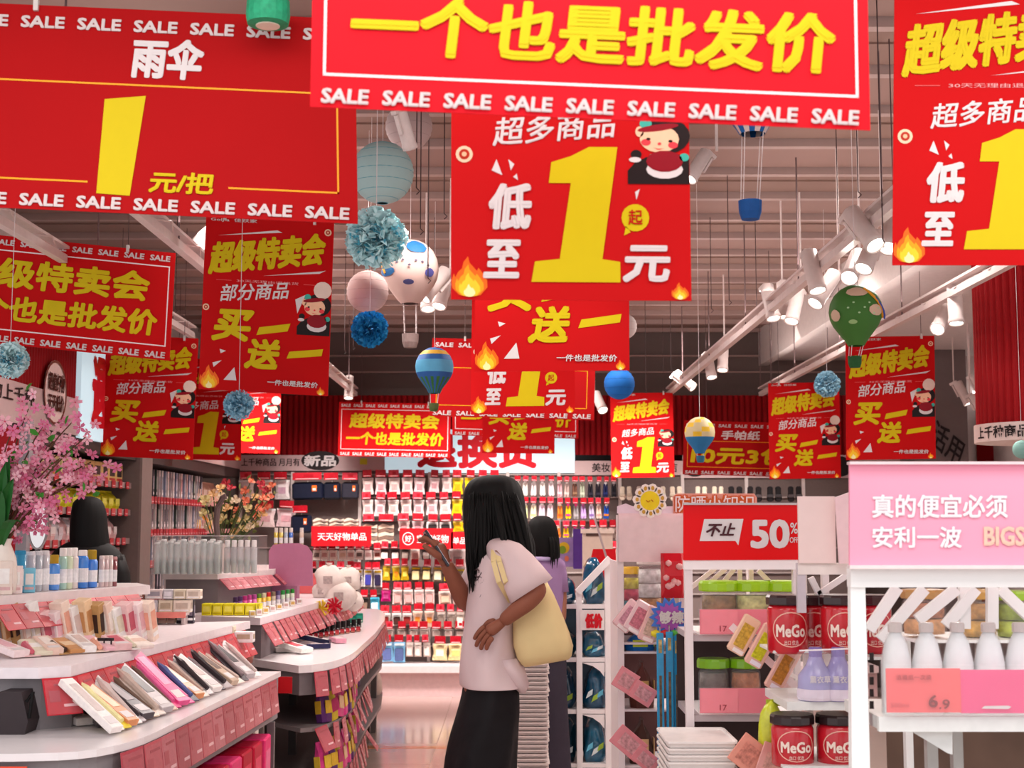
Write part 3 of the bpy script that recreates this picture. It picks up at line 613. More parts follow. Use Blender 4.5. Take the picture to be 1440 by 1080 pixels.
def pompom(px, py, rp, Y, col, col2, label, n=150, sq=1):
    c = at(px, py, Y); r = rp * Y / F; root = thing('paper_pompom', c, label, 'pompom', 'hanging paper decorations')
    mb = MB(); ms = [M(col, .75, noise=.15), M(col2, .75, noise=.15), M(col, .6, noise=.2, scale=80)]
    for i in range(n):
        t = math.acos(1 - 2 * (i + .5) / n); a = i * 2.39996 + U(-.2, .2)
        d = Vector((math.sin(t) * math.cos(a), math.sin(t) * math.sin(a), math.cos(t))); e = d.cross(Vector((U(-1, 1), U(-1, 1), U(-1, 1)))).normalized(); f_ = d.cross(e)
        L = r * U(.86, 1.04); wq = r * U(.26, .36)
        pts = [d * r * .25]; k = 5
        for j in range(k + 1):
            q = j / k * 2 - 1; pts.append(d * L * (1 - .12 * q * q) + e * wq * q + f_ * wq * .35 * math.sin(j * 2.4 + i))
        pts = [c + Vector((p.x, p.y, p.z * sq)) for p in pts]
        mb.add(pts, [(0, j, j + 1) for j in range(1, k + 1)], ms[i % 3 if math.cos(t) < .4 else 0])
        for s_ in (-1, 1):
            q = [c + d * L * .7 + e * wq * .8 * s_, c + d * L * 1.02 + e * wq * .5 * s_ + f_ * wq * .3, c + d * L * .98 + f_ * wq * .5 * s_]
            mb.add(q, [(0, 1, 2)], ms[0])
    part('tissue_petals', mb, root); hang(root, c, r * .8)
pompom(529, 335, 45, 4.4, '#c4f0fa', '#74d4ee', 'pale blue ruffled tissue pompom under the pale blue lantern', 220, .78)
pompom(520, 463, 27, 6.0, '#2a9cd8', '#1a80c0', 'deep blue tissue pompom below the pinkish lantern', 150)
pompom(1163, 540, 19, 7.8, '#a4cfe0', '#78b0cc', 'light blue tissue pompom above the right hand posters')
pompom(336, 570, 22, 5.5, '#9ccbdf', '#74b0cc', 'blue tissue pompom in front of the lower edge of the large left poster', 130, .8)
pompom(14, 506, 27, 5.2, '#c8e8f0', '#78c8e0', 'pale blue tissue pompom at the left edge under the left banner', 150, .8)
def balloon(px, py, rp, Y, base, patch, label, kind, bpx, bpy_, brp, neck=1.35):
    c = at(px, py, Y); r = rp * Y / F; root = thing('paper_balloon', c, label, 'balloon', 'hanging paper balloons')
    prof = [(r * .05, r)] + [(r * math.sin(t), r * math.cos(t)) for t in [math.pi * .1 * i for i in range(1, 7)]]
    prof += [(r * .84, -r * .55), (r * .62, -r * .85), (r * .42, -r * 1.1), (r * .3, -r * neck)]
    n = 32; mats = {k: M(v, .6, noise=.05) for k, v in patch.items()}; B = M(base, .6, noise=.06, scale=10)
    mb = MB(); V = []; L_ = len(prof)
    for q, z in prof:
        for j in range(n):
            t = 2 * math.pi * j / n; qq = q * (1 - .035 * abs(math.cos(4 * t)))
            V.append((c.x + qq * math.cos(t), c.y + qq * math.sin(t), c.z + z))
    groups = {}
    for i in range(L_ - 1):
        for j in range(n):
            if kind == 'stripe': m = mats['a'] if (j // 2) % 2 else B
            elif kind == 'band': m = mats['a'] if i in (4, 5) else (mats['b'] if i >= 7 and j % 2 else B) if i != 2 else mats['c']
            elif kind == 'half': m = mats['a'] if i >= 6 else (mats['b'] if (i + j // 3) % 3 == 0 else B)
            else: m = B
            groups.setdefault(m, []).append((i * n + j, i * n + (j + 1) % n, (i + 1) * n + (j + 1) % n, (i + 1) * n + j))
    for m, fs in groups.items():
        b = len(mb.v)
        mb.add(V, fs, m)
    env = part('envelope', mb, root, True)
    if kind == 'cloud':
        mp = MB()                       # printed clouds and stars, following the sphere
        def spot(a, e, ra, re, m, nn=12, off=1.012):
            pts = []
            for i in range(nn):
                t = 2 * math.pi * i / nn; A = a + ra * math.cos(t) * (1 + .12 * math.sin(3 * t)); E_ = e + re * math.sin(t) * (1 if math.sin(t) > 0 else .5)
                pts.append(c + Vector((math.cos(E_) * math.sin(A), -math.cos(E_) * math.cos(A), math.sin(E_))) * r * off)
            V = []; cA = sum(0 for _ in pts); C0 = c + Vector((math.cos(e) * math.sin(a), -math.cos(e) * math.cos(a), math.sin(e))) * r
            for kq in (1, .66, .33):
                for p in pts: q = C0 + (p - C0) * kq; V.append(c + (q - c).normalized() * r * off)
            V.append(c + (C0 - c).normalized() * r * off); F_ = [(l * nn + i, l * nn + (i + 1) % nn, (l + 1) * nn + (i + 1) % nn, (l + 1) * nn + i) for l in (0, 1) for i in range(nn)] + [(2 * nn + i, 2 * nn + (i + 1) % nn, 3 * nn) for i in range(nn)]
            q = MB().add(V, F_, m); part('printed_patch', q, env)
        for a, e, ra, re, k in patch['spots']: spot(a, e, ra, re, mats[k] if k in mats else M(k, .6))
        arc = [(c + Vector((math.cos(e) * math.sin(a), -math.cos(e) * math.cos(a), math.sin(e))) * r * 1.012) for a, e in patch['arc']]
        mp.tube(arc, r * .05, M('#d89428', .6), 5); mp.tube([p + Vector((r * .07, 0, -r * .05)) for p in arc], r * .035, M('#3a4a9c', .6), 5)
        part('printed_rainbow', mp, env)
    hang(root, c, r)
    bc = at(bpx, bpy_, Y); br = brp * Y / F; mb = MB()
    mb.lathe(bc, [(br * .75, -br * .9), (br * .95, -br * .3), (br, br * .7), (br * .9, br * .7), (br * .8, -br * .7)], M(patch.get('basket', base), .7, noise=.15), 14); part('basket', mb, root, False)
    for a in range(4):
        t = math.pi / 4 + a * math.pi / 2
        mb = MB(); mb.tube([c + Vector((prof[-1][0] * math.cos(t), prof[-1][0] * math.sin(t), prof[-1][1])), bc + Vector((br * .95 * math.cos(t), br * .95 * math.sin(t), br * .6))], .0012, STR, 4); part('rope', mb, root)
CL = lambda: 0
P1 = {'b': '#235f94', 'w': '#cdb8b2', 'basket': '#8a7a74'}
def MM(d): return {k: v for k, v in d.items()}
class PD(dict):
    def items(s): return [(k, v) for k, v in dict.items(s) if isinstance(v, str)]
balloon(577, 378, 42, 6.8, '#c9aea6', PD(b='#235f94', basket='#8c7a76', spots=[(-.5, .75, .3, .28, 'b'), (.35, .62, .45, .42, 'b'), (-.9, -.25, .4, .22, 'b'), (0, -.65, .22, .14, '#4a4a78'), (.8, -.3, .2, .2, '#4a4a88')] + [(-.4 + .22 * i, .1 * math.sin(i * 2.3) + .05, .05, .05, '#5a5060') for i in range(6)], arc=[(-1.35 + .08 * i, .55 - .16 * i) for i in range(6)]), 'white paper balloon printed with blue clouds and stars', 'cloud', 577, 478, 12, 1.2)
balloon(1203, 438, 38, 4.9, '#3c6b2c', PD(w='#c8a890', basket='#24522a', spots=[(-.15, .62, .5, .32, 'w'), (.62, -.12, .34, .28, 'w'), (-.35, -.55, .18, .12, '#8fae74'), (-1.1, -.3, .25, .3, 'w')] + [(-.5 + .2 * i, .22 * math.sin(i * 2.1), .045, .045, '#9fbf90') for i in range(7)], arc=[(.25 + .12 * i, .85 - .14 * i) for i in range(9)]), 'green paper balloon with cream clouds and a rainbow hanging on the right', 'cloud', 1202, 508, 10, 1.3)
balloon(611, 516, 28, 7.6, '#2a5c9c', PD(a='#4f9ac0', b='#2f6a34', c='#c8a030', basket='#4a5a30'), 'small blue and green banded balloon beside the dark framed banner', 'band', 610, 572, 7)
balloon(984, 608, 22, 7.2, '#c8b890', PD(a='#2c74a8', b='#d8b030', basket='#2c607c'), 'small cream and blue balloon in front of the banner with price 10', 'half', 985, 645, 6)
balloon(1057, 112, 62, 4.0, '#d0bcb6', PD(a='#1d5a98', basket='#1a4f90'), 'blue and white striped balloon half hidden by the huge banner', 'stripe', 1055, 294, 17, 1.3)
# green basket of a balloon above the frame
c = at(377, 18, 3.5); r = thing('paper_balloon', c, 'green paper balloon basket hanging at the top left over the banner', 'balloon', 'hanging paper balloons')
mb = MB().lathe(c, [(.03, -.034), (.052, -.03), (.056, -.01), (.054, .03), (.05, .03), (.048, -.02)], M('#2aa074', .5, noise=.25, scale=60), 18); part('basket', mb, r)
mb = MB().lathe(c, [(.0, -.037), (.03, -.036), (.031, -.034)], M('#e8e4d0', .5), 14); part('basket_floor', mb, r)
mb = MB().lathe(c + Vector((0, 0, .42)), [(.05, -.2), (.09, -.12), (.14, 0), (.13, .1), (.07, .16), (.01, .175)], M('#2aa074', .5, noise=.2), 20); part('envelope', mb, r, True)
for a in range(4):
    t = .6 + a * math.pi / 2; mb = MB().tube([c + Vector((.05 * math.cos(t), .05 * math.sin(t), .03)), c + Vector((.05 * math.cos(t), .05 * math.sin(t), .22))], .0015, STR, 4); part('rope', mb, r)

# ------------------------------------------------------------------ tracks and spotlights
TRK = M('#d9c9c6', .4); HOUS = M('#dccdc9', .4); LENS = M('#fff6e8', .3, emit=9, noise=0)
def track(p0, p1, label, truss=False):
    p0, p1 = Vector(p0), Vector(p1); r = thing('light_track', (p0 + p1) / 2, label, 'light track')
    mb = MB().bar(p0, p1, .035, TRK, (0, 0, 1)); part('rail', mb, r)
    mb = MB().bar(p0 + Vector((0, 0, .05)), p1 + Vector((0, 0, .05)), .05, TRK, (0, 0, 1), .012); part('cable_tray', mb, r)
    n = int((p1 - p0).length / .5); zz = MB()
    for i in range(n + 1):
        q = p0.lerp(p1, i / n)
        if i % 3 == 0: mb = MB().tube([q, Vector((q.x, q.y, CEIL))], .004, M('#6a5656', .5), 5); part('suspension_rod', mb, r)
        if i < n:
            q2 = p0.lerp(p1, (i + .5) / n); q3 = p0.lerp(p1, (i + 1) / n)
            zz.tube([q + Vector((-.02, 0, .01)), q2 + Vector((.03, 0, .05)), q3 + Vector((-.02, 0, .01))], .004, TRK, 4)
    part('cable', zz, r); return r
track((1.36, 3.6, 2.58), (1.36, 12.3, 2.58), 'long white light track receding left of the green balloon')
track((2.16, 4.8, 2.58), (2.16, 12.3, 2.58), 'long white light track at the edge of the right soffit')
track((-1.36, 4.2, 2.58), (-1.36, 12.3, 2.58), 'white light track receding behind the large left poster')
track((-1.95, 3.6, 2.60), (-1.95, 8.6, 2.60), 'white light track above the left banner')
def spot_proto():
    r = thing('track_spotlight', (0, 0, 0), 'white cylinder spotlight', 'spotlight')
    mb = MB().lathe((0, 0, -.09), [(.030, .17), (.037, .165), (.037, -.0), (.04, -.01), (.04, -.03), (.034, -.03), (.034, -.012)], HOUS, 16, False); mb.lathe((0, 0, -.09), [(.0, .172), (.03, .17)], HOUS, 16, False); part('housing', mb, r, True)
    mb = MB().lathe((0, 0, -.114), [(.0, -.004), (.02, -.002), (.0335, .004)], LENS, 16, False); part('lamp_lens', mb, r)
    mb = MB(); mb.box((0, .045, .02), (.02, .012, .1), HOUS); mb.box((0, .03, .085), (.03, .06, .02), HOUS); part('mounting_arm', mb, r); return r
SP = Pool(spot_proto())
def spot(px, py, x=None, Y=None, tilt=25, yaw=0, label='', on=26, sc_=1):
    if Y is None: Y = lw(px, py, x).y if abs(x) > .01 else 6
    lens = at(px, py, Y); T = Matrix.Rotation(math.radians(yaw), 3, 'Z') @ Matrix.Rotation(math.radians(-tilt), 3, 'X')
    o = lens + T @ Vector((0, 0, .118 * sc_)); e = T.to_euler()
    so = SP.put(o, tuple(e), label, None, sc_)
    if min(abs(o.x - q) for q in (1.36, 2.16, -1.36)) > .08 or not 3.6 < o.y < 12.3:
        q = T @ Vector((0, .03, .08)) + o; rod = MB().tube([q, (q.x, q.y, CEIL)], .005, HOUS, 6); me = rod.data('suspension_rod')
        x = link('suspension_rod', me, so); x.matrix_parent_inverse = (Matrix.Translation(o) @ T.to_4x4() @ Matrix.Scale(sc_, 4)).inverted()
    if on: light('spotlight_lamp', 'SPOT', lens + T @ Vector((0, 0, -.02)), on, tuple(e), .03, color=(1, .9, .84), angle=115, blend=.8)
SL = [(970, 252, 4.55, 35, -60, 'spotlight right of the central price poster\'s figure'), (577, 209, 4.4, 30, 150, 'spotlight beside the pale blue lantern'),
      (1231, 345, 5.2, 40, 30, 'spotlight pair on the right track below the top right poster, left one'), (1249, 349, 5.3, 35, -35, 'spotlight next to the top right poster\'s lower left edge'),
      (1214, 378, 5.8, 35, -50, 'spotlight facing right, above the green balloon'), (1194, 391, 6.0, 50, -30, 'tilted spotlight just above the green balloon'),
      (1150, 409, 6.1, 20, 20, 'bright spotlight left of the green balloon, upper one'), (1146, 427, 6.4, 40, -60, 'spotlight left of the green balloon, lower one'),
      (1088, 448, 7.4, 20, 20, 'leftmost lamp of the cluster of three mid track'), (1104, 446, 7.5, 10, 0, 'middle lamp of the cluster of three mid track'), (1113, 452, 7.3, 25, -40, 'rightmost lamp of the cluster of three mid track'),
      (1001, 531, 10.2, 20, 20, 'far spotlight on the right track, left of a pair'), (1016, 521, 9.8, 15, -20, 'far spotlight on the right track, right of a pair'),
      (975, 545, 11.3, 50, 60, 'farthest spotlight of the right track'), (1345, 455, 6.9, 12, -10, 'bright spotlight under the right soffit'), (1318, 463, 7.2, 50, -40, 'tilted spotlight under the right soffit'),
      (596, 419, 7.0, 40, -60, 'spotlight below the white balloon, upper left of three'), (602, 435, 7.3, 20, 10, 'spotlight below the white balloon, lower left of three'), (617, 431, 7.2, 25, -30, 'spotlight below the white balloon, right of three'),
      (490, 560, 11.8, 15, 0, 'far left spotlight near the red fluted panel'), (270, 353, 6.5, 40, -60, 'spotlight seen left of the large left poster'), (848, 577, 10.8, 45, 20, 'unlit spotlight tube right of the central banners')]
for px, py, Y, ti, ya_, lab in SL: spot(px, py, Y=Y, tilt=ti, yaw=ya_, label='white cylinder ' + lab, on=0 if 'unlit' in lab else 14, sc_=.62 if Y < 4.8 else 1)
for (px, py, Y, lab) in ((1386, 588, 10.5, 'white tube spotlight left of the red column, lower'), (1386, 560, 11, 'white tube spotlight left of the red column, upper'), (1362, 568, 11.3, 'tilted white spotlight in the room beyond the grey pillar')): spot(px, py, Y=Y, tilt=25, yaw=60, label=lab, on=6)
for k, (x, Y) in enumerate(((-.9, 8), (.5, 8.2), (-1.6, 10.3), (1.9, 9), (0, 10.8), (-.3, 6.3), (1.7, 6.6), (2.8, 10))):   # bare spots without fixtures, added under the ceiling as fill light
    light('overhead_fill', 'SPOT', (x, Y, 3.12), 48, (0, 0, 0), .12, color=(1, .90, .85), angle=150, blend=.6)
# loose wires
WL = ['left one right of the pale blue lantern', 'second one right of the pale blue lantern', 'third one right of the pale blue lantern', 'nearest the left edge of the central price poster', 'above the upper left of the green balloon', 'directly above the green balloon', 'left of the top right poster', 'touching the edge of the top right poster', 'at the striped balloon', 'left of the striped balloon basket', 'right of the striped balloon basket', 'between central poster and striped balloon', 'behind the white balloon', 'left one above the deep blue pompom', 'right one above the deep blue pompom', 'above the small price poster on the right', 'right of the central two for one poster', 'left of the large left poster']
for k, (px, Y) in enumerate([(586, 5), (592, 5.4), (603, 6), (625, 5.6), (1176, 6), (1205, 5.2), (1238, 4.6), (1254, 5), (1060, 8), (1022, 7), (1078, 9), (997, 8), (612, 8), (488, 9), (500, 9.4), (940, 9), (905, 9.6), (252, 8)]):
    a = at(px, 200, Y); z0 = U(2.35, 2.7)
    mb = MB().tube([(a.x, a.y, z0), (a.x, a.y, CEIL)], .0022, M('#4a3838', .5), 4); mb.tube([(a.x, a.y, z0), (a.x + .012, a.y, z0 - .012), (a.x, a.y, z0 - .024)], .002, M('#4a3838', .5), 4)
    solo('hanging_wire', mb, 'thin dark wire with an empty hook, ' + WL[k], 'wire', 'bare wires under the ceiling')

# ------------------------------------------------------------------ right background: pillar, column, far room
p = at(1318, 600, 12.4); w0, w1 = at(1310, 600, 12.3).x, at(1353, 600, 12.3).x
r = thing('pillar', (w0 + .13, 12.4, 0), 'square grey pillar with black slanted lettering at the back right', 'pillar')
mb = MB().bx(w0 - .2, w1, 12.15, 12.6, 0, 2.95, M('#756968', .6, noise=.03)); part('shaft', mb, r)
s = Sheet(at(1300, 575, 12.14), at(1356, 620, 12.14), at(1288, 610, 12.14)); mw = MB(); s.text(mw, '生活用', -.1, 0, 1.05, 1, INK, .02); part('lettering', mw, r)
structure('wall_back_right', MB().bx(w1, XR, 12.6, 12.7, 0, 2.95, M('#e2d6d3', .6)))
mb = flutes(MB(), (at(1375, 600, 12.5).x, 12.55, 0), (XR, 12.55, 0), 0, at(1375, 578, 12.5).z, 20); structure('trim_7', mb)
structure('trim_8', MB().bx(w1, XR, 11.0, 11.25, 2.55, 2.95, M('#d8ccc9', .6)))
mb = MB().bx(at(1353, 0, 12.5).x, XR, 12.5, 12.56, at(0, 553, 12.5).z, at(0, 549, 12.5).z, M('#fff4ee', .4, emit=3)); structure('trim_9', mb)
c = Vector((2.98, 8.0, 0)); r = thing('round_column', c, 'round column clad in red fluted panels with a white lettered band at its foot', 'column')
zt_, zb_ = 2.95, at(1420, 592, 7.7).z; n = 48; rad = .34
V = []; 
for z in (zb_, zt_):
    for j in range(n * 4):
        t = 2 * math.pi * j / (n * 4); q = rad + .012 * (1, 1.9, 2.2, 1.9)[j % 4] - .02; V.append((c.x + q * math.cos(t), c.y + q * math.sin(t), z))
N_ = n * 4; mb = MB().add(V, [(j, (j + 1) % N_, (j + 1) % N_ + N_, j + N_) for j in range(N_)], M('#9c0a14', .7, noise=.04)); part('fluted_cladding', mb, r)
mb = MB().lathe(c, [(rad + .02, zb_), (rad + .02, zb_ - .1), (rad - .04, zb_ - .1), (.12, zb_ - .09)], M('#ead9d4', .5), 40); lb = part('lettered_band', mb, r)
mw = MB(); vs, fs = text2d('上千种商品月月有新品上千种商品', .02); P = []
for a, b in vs:
    t = math.pi * (1.02 + .96 * a); P.append((c.x + (rad + .024) * math.cos(t), c.y + (rad + .024) * math.sin(t), zb_ - .085 + .07 * b))
mw.add(P, fs, INK); part('lettering', mw, lb)
mb = MB().lathe(c, [(.1, 0), (.1, zb_ - .09)], M('#b8aaa6', .5), 20); part('core', mb, r)
# ------------------------------------------------------------------ shelving along the left wall
def LY(px, x=XF): return lw(px, 600, x).y
Y0, Y1, Y2 = 6.2, LY(184, XF), 12.4
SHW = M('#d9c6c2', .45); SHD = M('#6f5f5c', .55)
r = thing('wall_shelving', (XF - .15, 7.6, 0), 'near bay of wall shelving behind the dark haired person', 'shelving')
part('back_panel', MB().bx(XL + .01, XL + .04, Y0, Y1, 0, 1.86, M('#8a7672', .6)), r)
ZS = (.3, .62, .92, 1.16, 1.36, 1.54, 1.71)
for z in ZS:
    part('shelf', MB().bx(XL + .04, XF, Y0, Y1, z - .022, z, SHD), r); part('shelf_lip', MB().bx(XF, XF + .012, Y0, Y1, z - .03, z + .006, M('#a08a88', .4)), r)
r2 = thing('wall_shelving', (XF - .15, 10.8, 0), 'far bay of wall shelving packed with thin upright packs beside the grey post', 'shelving')
part('back_panel', MB().bx(XL + .01, XL + .04, Y1 + .3, Y2, 0, 1.86, M('#8a7672', .6)), r2)
ZS2 = (.34, .66, .96, 1.2, 1.41, 1.63)
for z in ZS2:
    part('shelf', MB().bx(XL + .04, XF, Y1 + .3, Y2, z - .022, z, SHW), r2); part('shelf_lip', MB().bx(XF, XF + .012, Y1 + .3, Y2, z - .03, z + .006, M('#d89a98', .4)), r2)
r = thing('shelf_post', (XF + .02, Y1 + .15, 0), 'wide grey brown upright post between the two bays of wall shelving', 'post')
part('shaft', MB().bx(XL + .05, XF + .06, Y1 + .02, Y1 + .28, 0, 1.93, M('#7d6e69', .55)), r); part('front_edge', MB().bx(XF + .06, XF + .075, Y1 + .02, Y1 + .28, 0, 1.93, M('#8d7e79', .5)), r)
BXC = {}
def boxmesh(d, cols, kind='carton'):
    k = (d, tuple(cols), kind)
    if k in BXC: return BXC[k]
    c = [M(x, .4, noise=.12, scale=40) for x in cols]; mb = MB(); a, b, h = d
    if kind == 'carton':
        mb.bbox((0, 0, h / 2), (a, b, h), c[0], .04)
        for q in (-1, 1): mb.box((q * (a / 2 + .0006), 0, h * .55), (.001, b * .7, h * .45), c[1]); mb.box((0, q * (b / 2 + .0006), h * .55), (a * .7, .001, h * .45), c[1])
        mb.box((a / 2 + .001, 0, h * .18), (.001, b * .8, h * .1), c[-1]); mb.box((0, -b / 2 - .001, h * .18), (a * .8, .001, h * .1), c[-1])
    elif kind == 'pouch':
        R_ = []
        for z, q, t in ((0, .9, .9), (.3, 1, 1), (.7, .92, .6), (.92, .95, .12), (1, .98, .1)):
            R_.append([(x * a / 2 * t, y * b / 2 * q, z * h) for x, y in ((-1, -.5), (-.5, -1), (.5, -1), (1, -.5), (1, .5), (.5, 1), (-.5, 1), (-1, .5))])
        mb.rings(R_, c[0]); mb.box((a * .48, 0, h * .42), (.004, b * .6, h * .36), c[1]); mb.box((a * .0, -b * .49, h * .42), (a * .5, .004, h * .36), c[1])
    BXC[k] = mb.data(kind); return BXC[k]
def item(kind, d, cols, loc, rz, label, cat, group=None, pn=None, rot=None):
    r = thing(kind, loc, label, cat, group); r.rotation_euler = rot or (0, 0, rz)
    link(pn or 'body', boxmesh(d, cols, 'pouch' if kind in ('pouch', 'snack_pouch') else 'carton'), r, (0, 0, 0)); return r
SHT = {}
def shelf_ticket(root, x, y, z, w_=.055, h=.04, pal=TAGC, tilt=0):
    i = random.randrange(len(pal)); k = (id(pal), i, w_, h)
    if k not in SHT: SHT[k] = MB().box((0, 0, -h / 2), (.004, w_, h), pal[i]).box((.0026, 0, -h * .7), (.001, w_ * .7, h * .12), M('#f4c8cc', .4)).data('price_ticket')
    o = link('price_ticket', SHT[k], root, Vector((x, y, z)) - ORG[root]); o.rotation_euler = (0, -tilt, U(-.06, .06)); return o
PKC = [['#e8a8ac', '#f2d0d0', '#c86a78'], ['#e6b8b8', '#f6e4e0', '#d88890'], ['#e0909c', '#f4c8c8', '#b85868']]
rows = {1: ([['#d8ccd0', '#8898b0', '#fff']], .13, .11, 'carton'), 2: ([['#9cb8d0', '#dfe8ec', '#c07888'], ['#e8e0d8', '#90b0c0', '#c07888'], ['#c8d890', '#f0f0e0', '#c07888']], .13, .15, 'carton'), 3: (PKC, .11, .15, 'carton'),
        4: (PKC[:2] + [['#e9e0e4', '#d8c8cc', '#fff']], .12, .13, 'pouch'), 5: ([['#e8e0e4', '#d8b8c0', '#fff'], ['#d9d021', '#e8e45c', '#a8a018'], ['#d9d021', '#eae660', '#a8a018']], .13, .12, 'pouch'), 6: ([['#d8d0d8', '#b0a8b8', '#fff'], ['#e8d898', '#403830', '#e08030'], ['#e6c07c', '#3a3030', '#c03038']], .14, .12, 'carton')}
near = [o for o in COL.objects if o.name == 'wall_shelving'][0]; far_ = [o for o in COL.objects if o.name == 'wall_shelving.001'][0]
SN = ['lowest', 'second', 'third', 'fourth', 'fifth', 'sixth', 'top']
for k, (cs, w_, h, kind) in rows.items():
    y = 6.75; z = ZS[k]; n = 0
    seq = []
    while y < Y1 - w_: seq.append(y); y += w_ * 1.12
    for i, y in enumerate(seq):
        c = cs[min(len(cs) - 1, int(len(cs) * i / len(seq)))] if k in (5, 6) else random.choice(cs)
        item('carton' if kind == 'carton' else 'pouch', (.13, w_, h), c, (XF - .1, y + w_ / 2, z + .001), U(-.05, .05), ordl(i, len(seq), {'carton': 'carton', 'pouch': 'soft pouch'}[kind] + ' on the %s shelf of the near left wall bay' % SN[k], 'farthest', 'nearest', 'from near end'), 'carton' if kind == 'carton' else 'pouch', 'goods on the %s shelf of the near left bay' % SN[k])
        shelf_ticket(near, XF + .018, y + w_ / 2, z + .01, .07, .045)
THC = [['#e6dcda', '#c8b0ac', '#fff'], ['#5a5660', '#c8c4cc', '#fff'], ['#cfc4c4', '#8890a0', '#fff'], ['#b8b0b4', '#484450', '#fff'], ['#e0c4c0', '#b87878', '#fff'], ['#3c4a48', '#a8b8b0', '#fff'], ['#8890a8', '#d8d8e0', '#fff']]
for k, z in enumerate(ZS2):
    if k == 0: continue
    y = Y1 + .36; i = 0; seq = []
    while y < Y2 - .6:
        seq.append(y); y += .085
    for i, y in enumerate(seq):
        if y > 11.4: continue
        item('thin_pack', (.16, .03, .19 if k < 5 else .2), random.choice(THC), (XF - .1, y, z + .001), U(-.12, .12), ordl(i, len(seq), 'upright thin pack, %s shelf of far left bay' % SN[k], 'farthest', 'nearest', 'behind the post'), 'pack', 'thin packs on the %s shelf of the far left bay' % SN[k])
        if i % 1 == 0: shelf_ticket(far_, XF + .018, y, z + .012, .06, .05)
for i in range(5):
    item('pouch', (.16, .2, .17), ['#e8b8a0', '#f0d4c4', '#d07060'], (XF - .1, 11.3 + i * .0 + .2 * (i % 5), ZS2[5] + .001), U(-.1, .1), ordl(i, 5, 'peach pouch at the far end of the top left shelf', 'farthest', 'nearest', 'from near end'), 'pouch', 'peach pouches at the far end of the top left shelf')
    item('pouch', (.16, .2, .13), [['#f0a030', '#f8d080', '#48a060'], ['#e8d8d0', '#c89890', '#fff']][i % 2], (XF - .1, 11.3 + .2 * (i % 5), ZS2[4] + .001), U(-.1, .1), ordl(i, 5, 'orange or pale pouch at the far end of the fifth left shelf', 'farthest', 'nearest', 'along'), 'pouch', 'pouches at the far end of the fourth left shelf')

# ------------------------------------------------------------------ round ended display gondolas
TRAY = M('#f4f0f2', .25, noise=.02, coat=.3); APR = M('#8f8b8e', .4, noise=.02)
def inset(poly, d):
    cx = sum(p[0] for p in poly) / len(poly); cy = sum(p[1] for p in poly) / len(poly)
    return [(p[0] + (cx - p[0]) / max(.01, math.hypot(cx - p[0], cy - p[1])) * d, p[1] + (cy - p[1]) / max(.01, math.hypot(cx - p[0], cy - p[1])) * d) for p in poly]
def P2(px, py, z): v = onz(px, py, z); return (v.x, v.y)
def arcpts(a, b, c, n=6): return [((1 - t) ** 2 * a[0] + 2 * t * (1 - t) * b[0] + t * t * c[0], (1 - t) ** 2 * a[1] + 2 * t * (1 - t) * b[1] + t * t * c[1]) for t in [i / n for i in range(n + 1)]]
def tickets(root, path, z, h, w_, pal, tilt=.3, gap=.004, j=0):
    pts = [Vector((p[0], p[1], 0)) for p in path]; L = [0]
    for a, b in zip(pts, pts[1:]): L.append(L[-1] + (b - a).length)
    s_ = .01; i = 0; meshes = {}
    while s_ + w_ < L[-1]:
        m = s_ + w_ / 2; k = max(q for q in range(len(L) - 1) if L[q] <= m); d = (pts[k + 1] - pts[k]).normalized(); p = pts[k] + d * (m - L[k])
        nn = Vector((d.y, -d.x, 0))
        key = (i % len(pal), round(h, 3), round(w_, 3), id(pal))
        if key not in TAGM:
            c = pal[i % len(pal)]
            q = MB().box((0, 0, -h / 2), (w_, .003, h), c); q.box((0, -.0022, -h * .52), (w_ * .92, .0015, h * .92), M('#e8d8da', .06, alpha=.1, noise=0))
            q.box((-w_ * .22, -.0021, -h * .5), (w_ * .3, .001, h * .3), M('#b84a56', .4)); q.box((w_ * .2, -.0021, -h * .76), (w_ * .4, .001, h * .07), M('#f0c4c8', .4)); q.box((w_ * .1, -.0021, -h * .2), (w_ * .6, .001, h * .06), M('#a83a46', .4)); TAGM[key] = q.data('price_ticket')
        o = link('price_ticket', TAGM[key], root, Vector((p.x, p.y, z)) + nn * .006 - ORG[root])
        o.rotation_euler = (-tilt + U(-j, j), U(-j, j) * .5, math.atan2(d.y, d.x)); s_ += w_ + gap + (U(0, .03) if j else 0); i += 1
# ---- gondola A (front left)
lowA = [(-2.1, 4.12)] + [(-1.42, 4.14)] + arcpts((-1.30, 4.16), (-1.14, 4.2), (-1.122, 4.58)) + [P2(395, 944, .8), (-1.6, 6.42), (-1.62, 6.2), (-2.1, 6.2)]
upA = [(-2.1, 4.57), (-1.5, 4.57), P2(100, 936, 1.0), P2(301, 886, 1.0), P2(352, 873, 1.0), (-1.6, 6.62), (-1.62, 6.2), (-2.1, 6.2)]
topA = [(-2.12, 5.0), (-1.92, 4.98), (-1.82, 5.02), (-1.5, 5.95), (-1.62, 6.2), (-2.12, 6.2)]
gA = thing('display_gondola', (-1.7, 5.3, 0), 'front left grey and white display counter with two stepped tiers and red tickets', 'display counter')
part('base', MB().slab([(-2.08, 4.45), (-1.5, 4.45), (-1.42, 4.7), (-1.35, 6.2), (-2.08, 6.2)], 0, .74, M('#57494a', .5)), gA)
part('lower_tray', MB().slab(lowA, .778, .80, TRAY), gA); part('tray_apron', MB().slab(inset(lowA, .03), .60, .778, APR), gA)
part('upper_riser', MB().slab(inset(upA, .05), .80, .965, M('#8a8588', .45)), gA); part('upper_tray', MB().slab(upA, .965, 1.0, M('#ece4e8', .3)), gA)
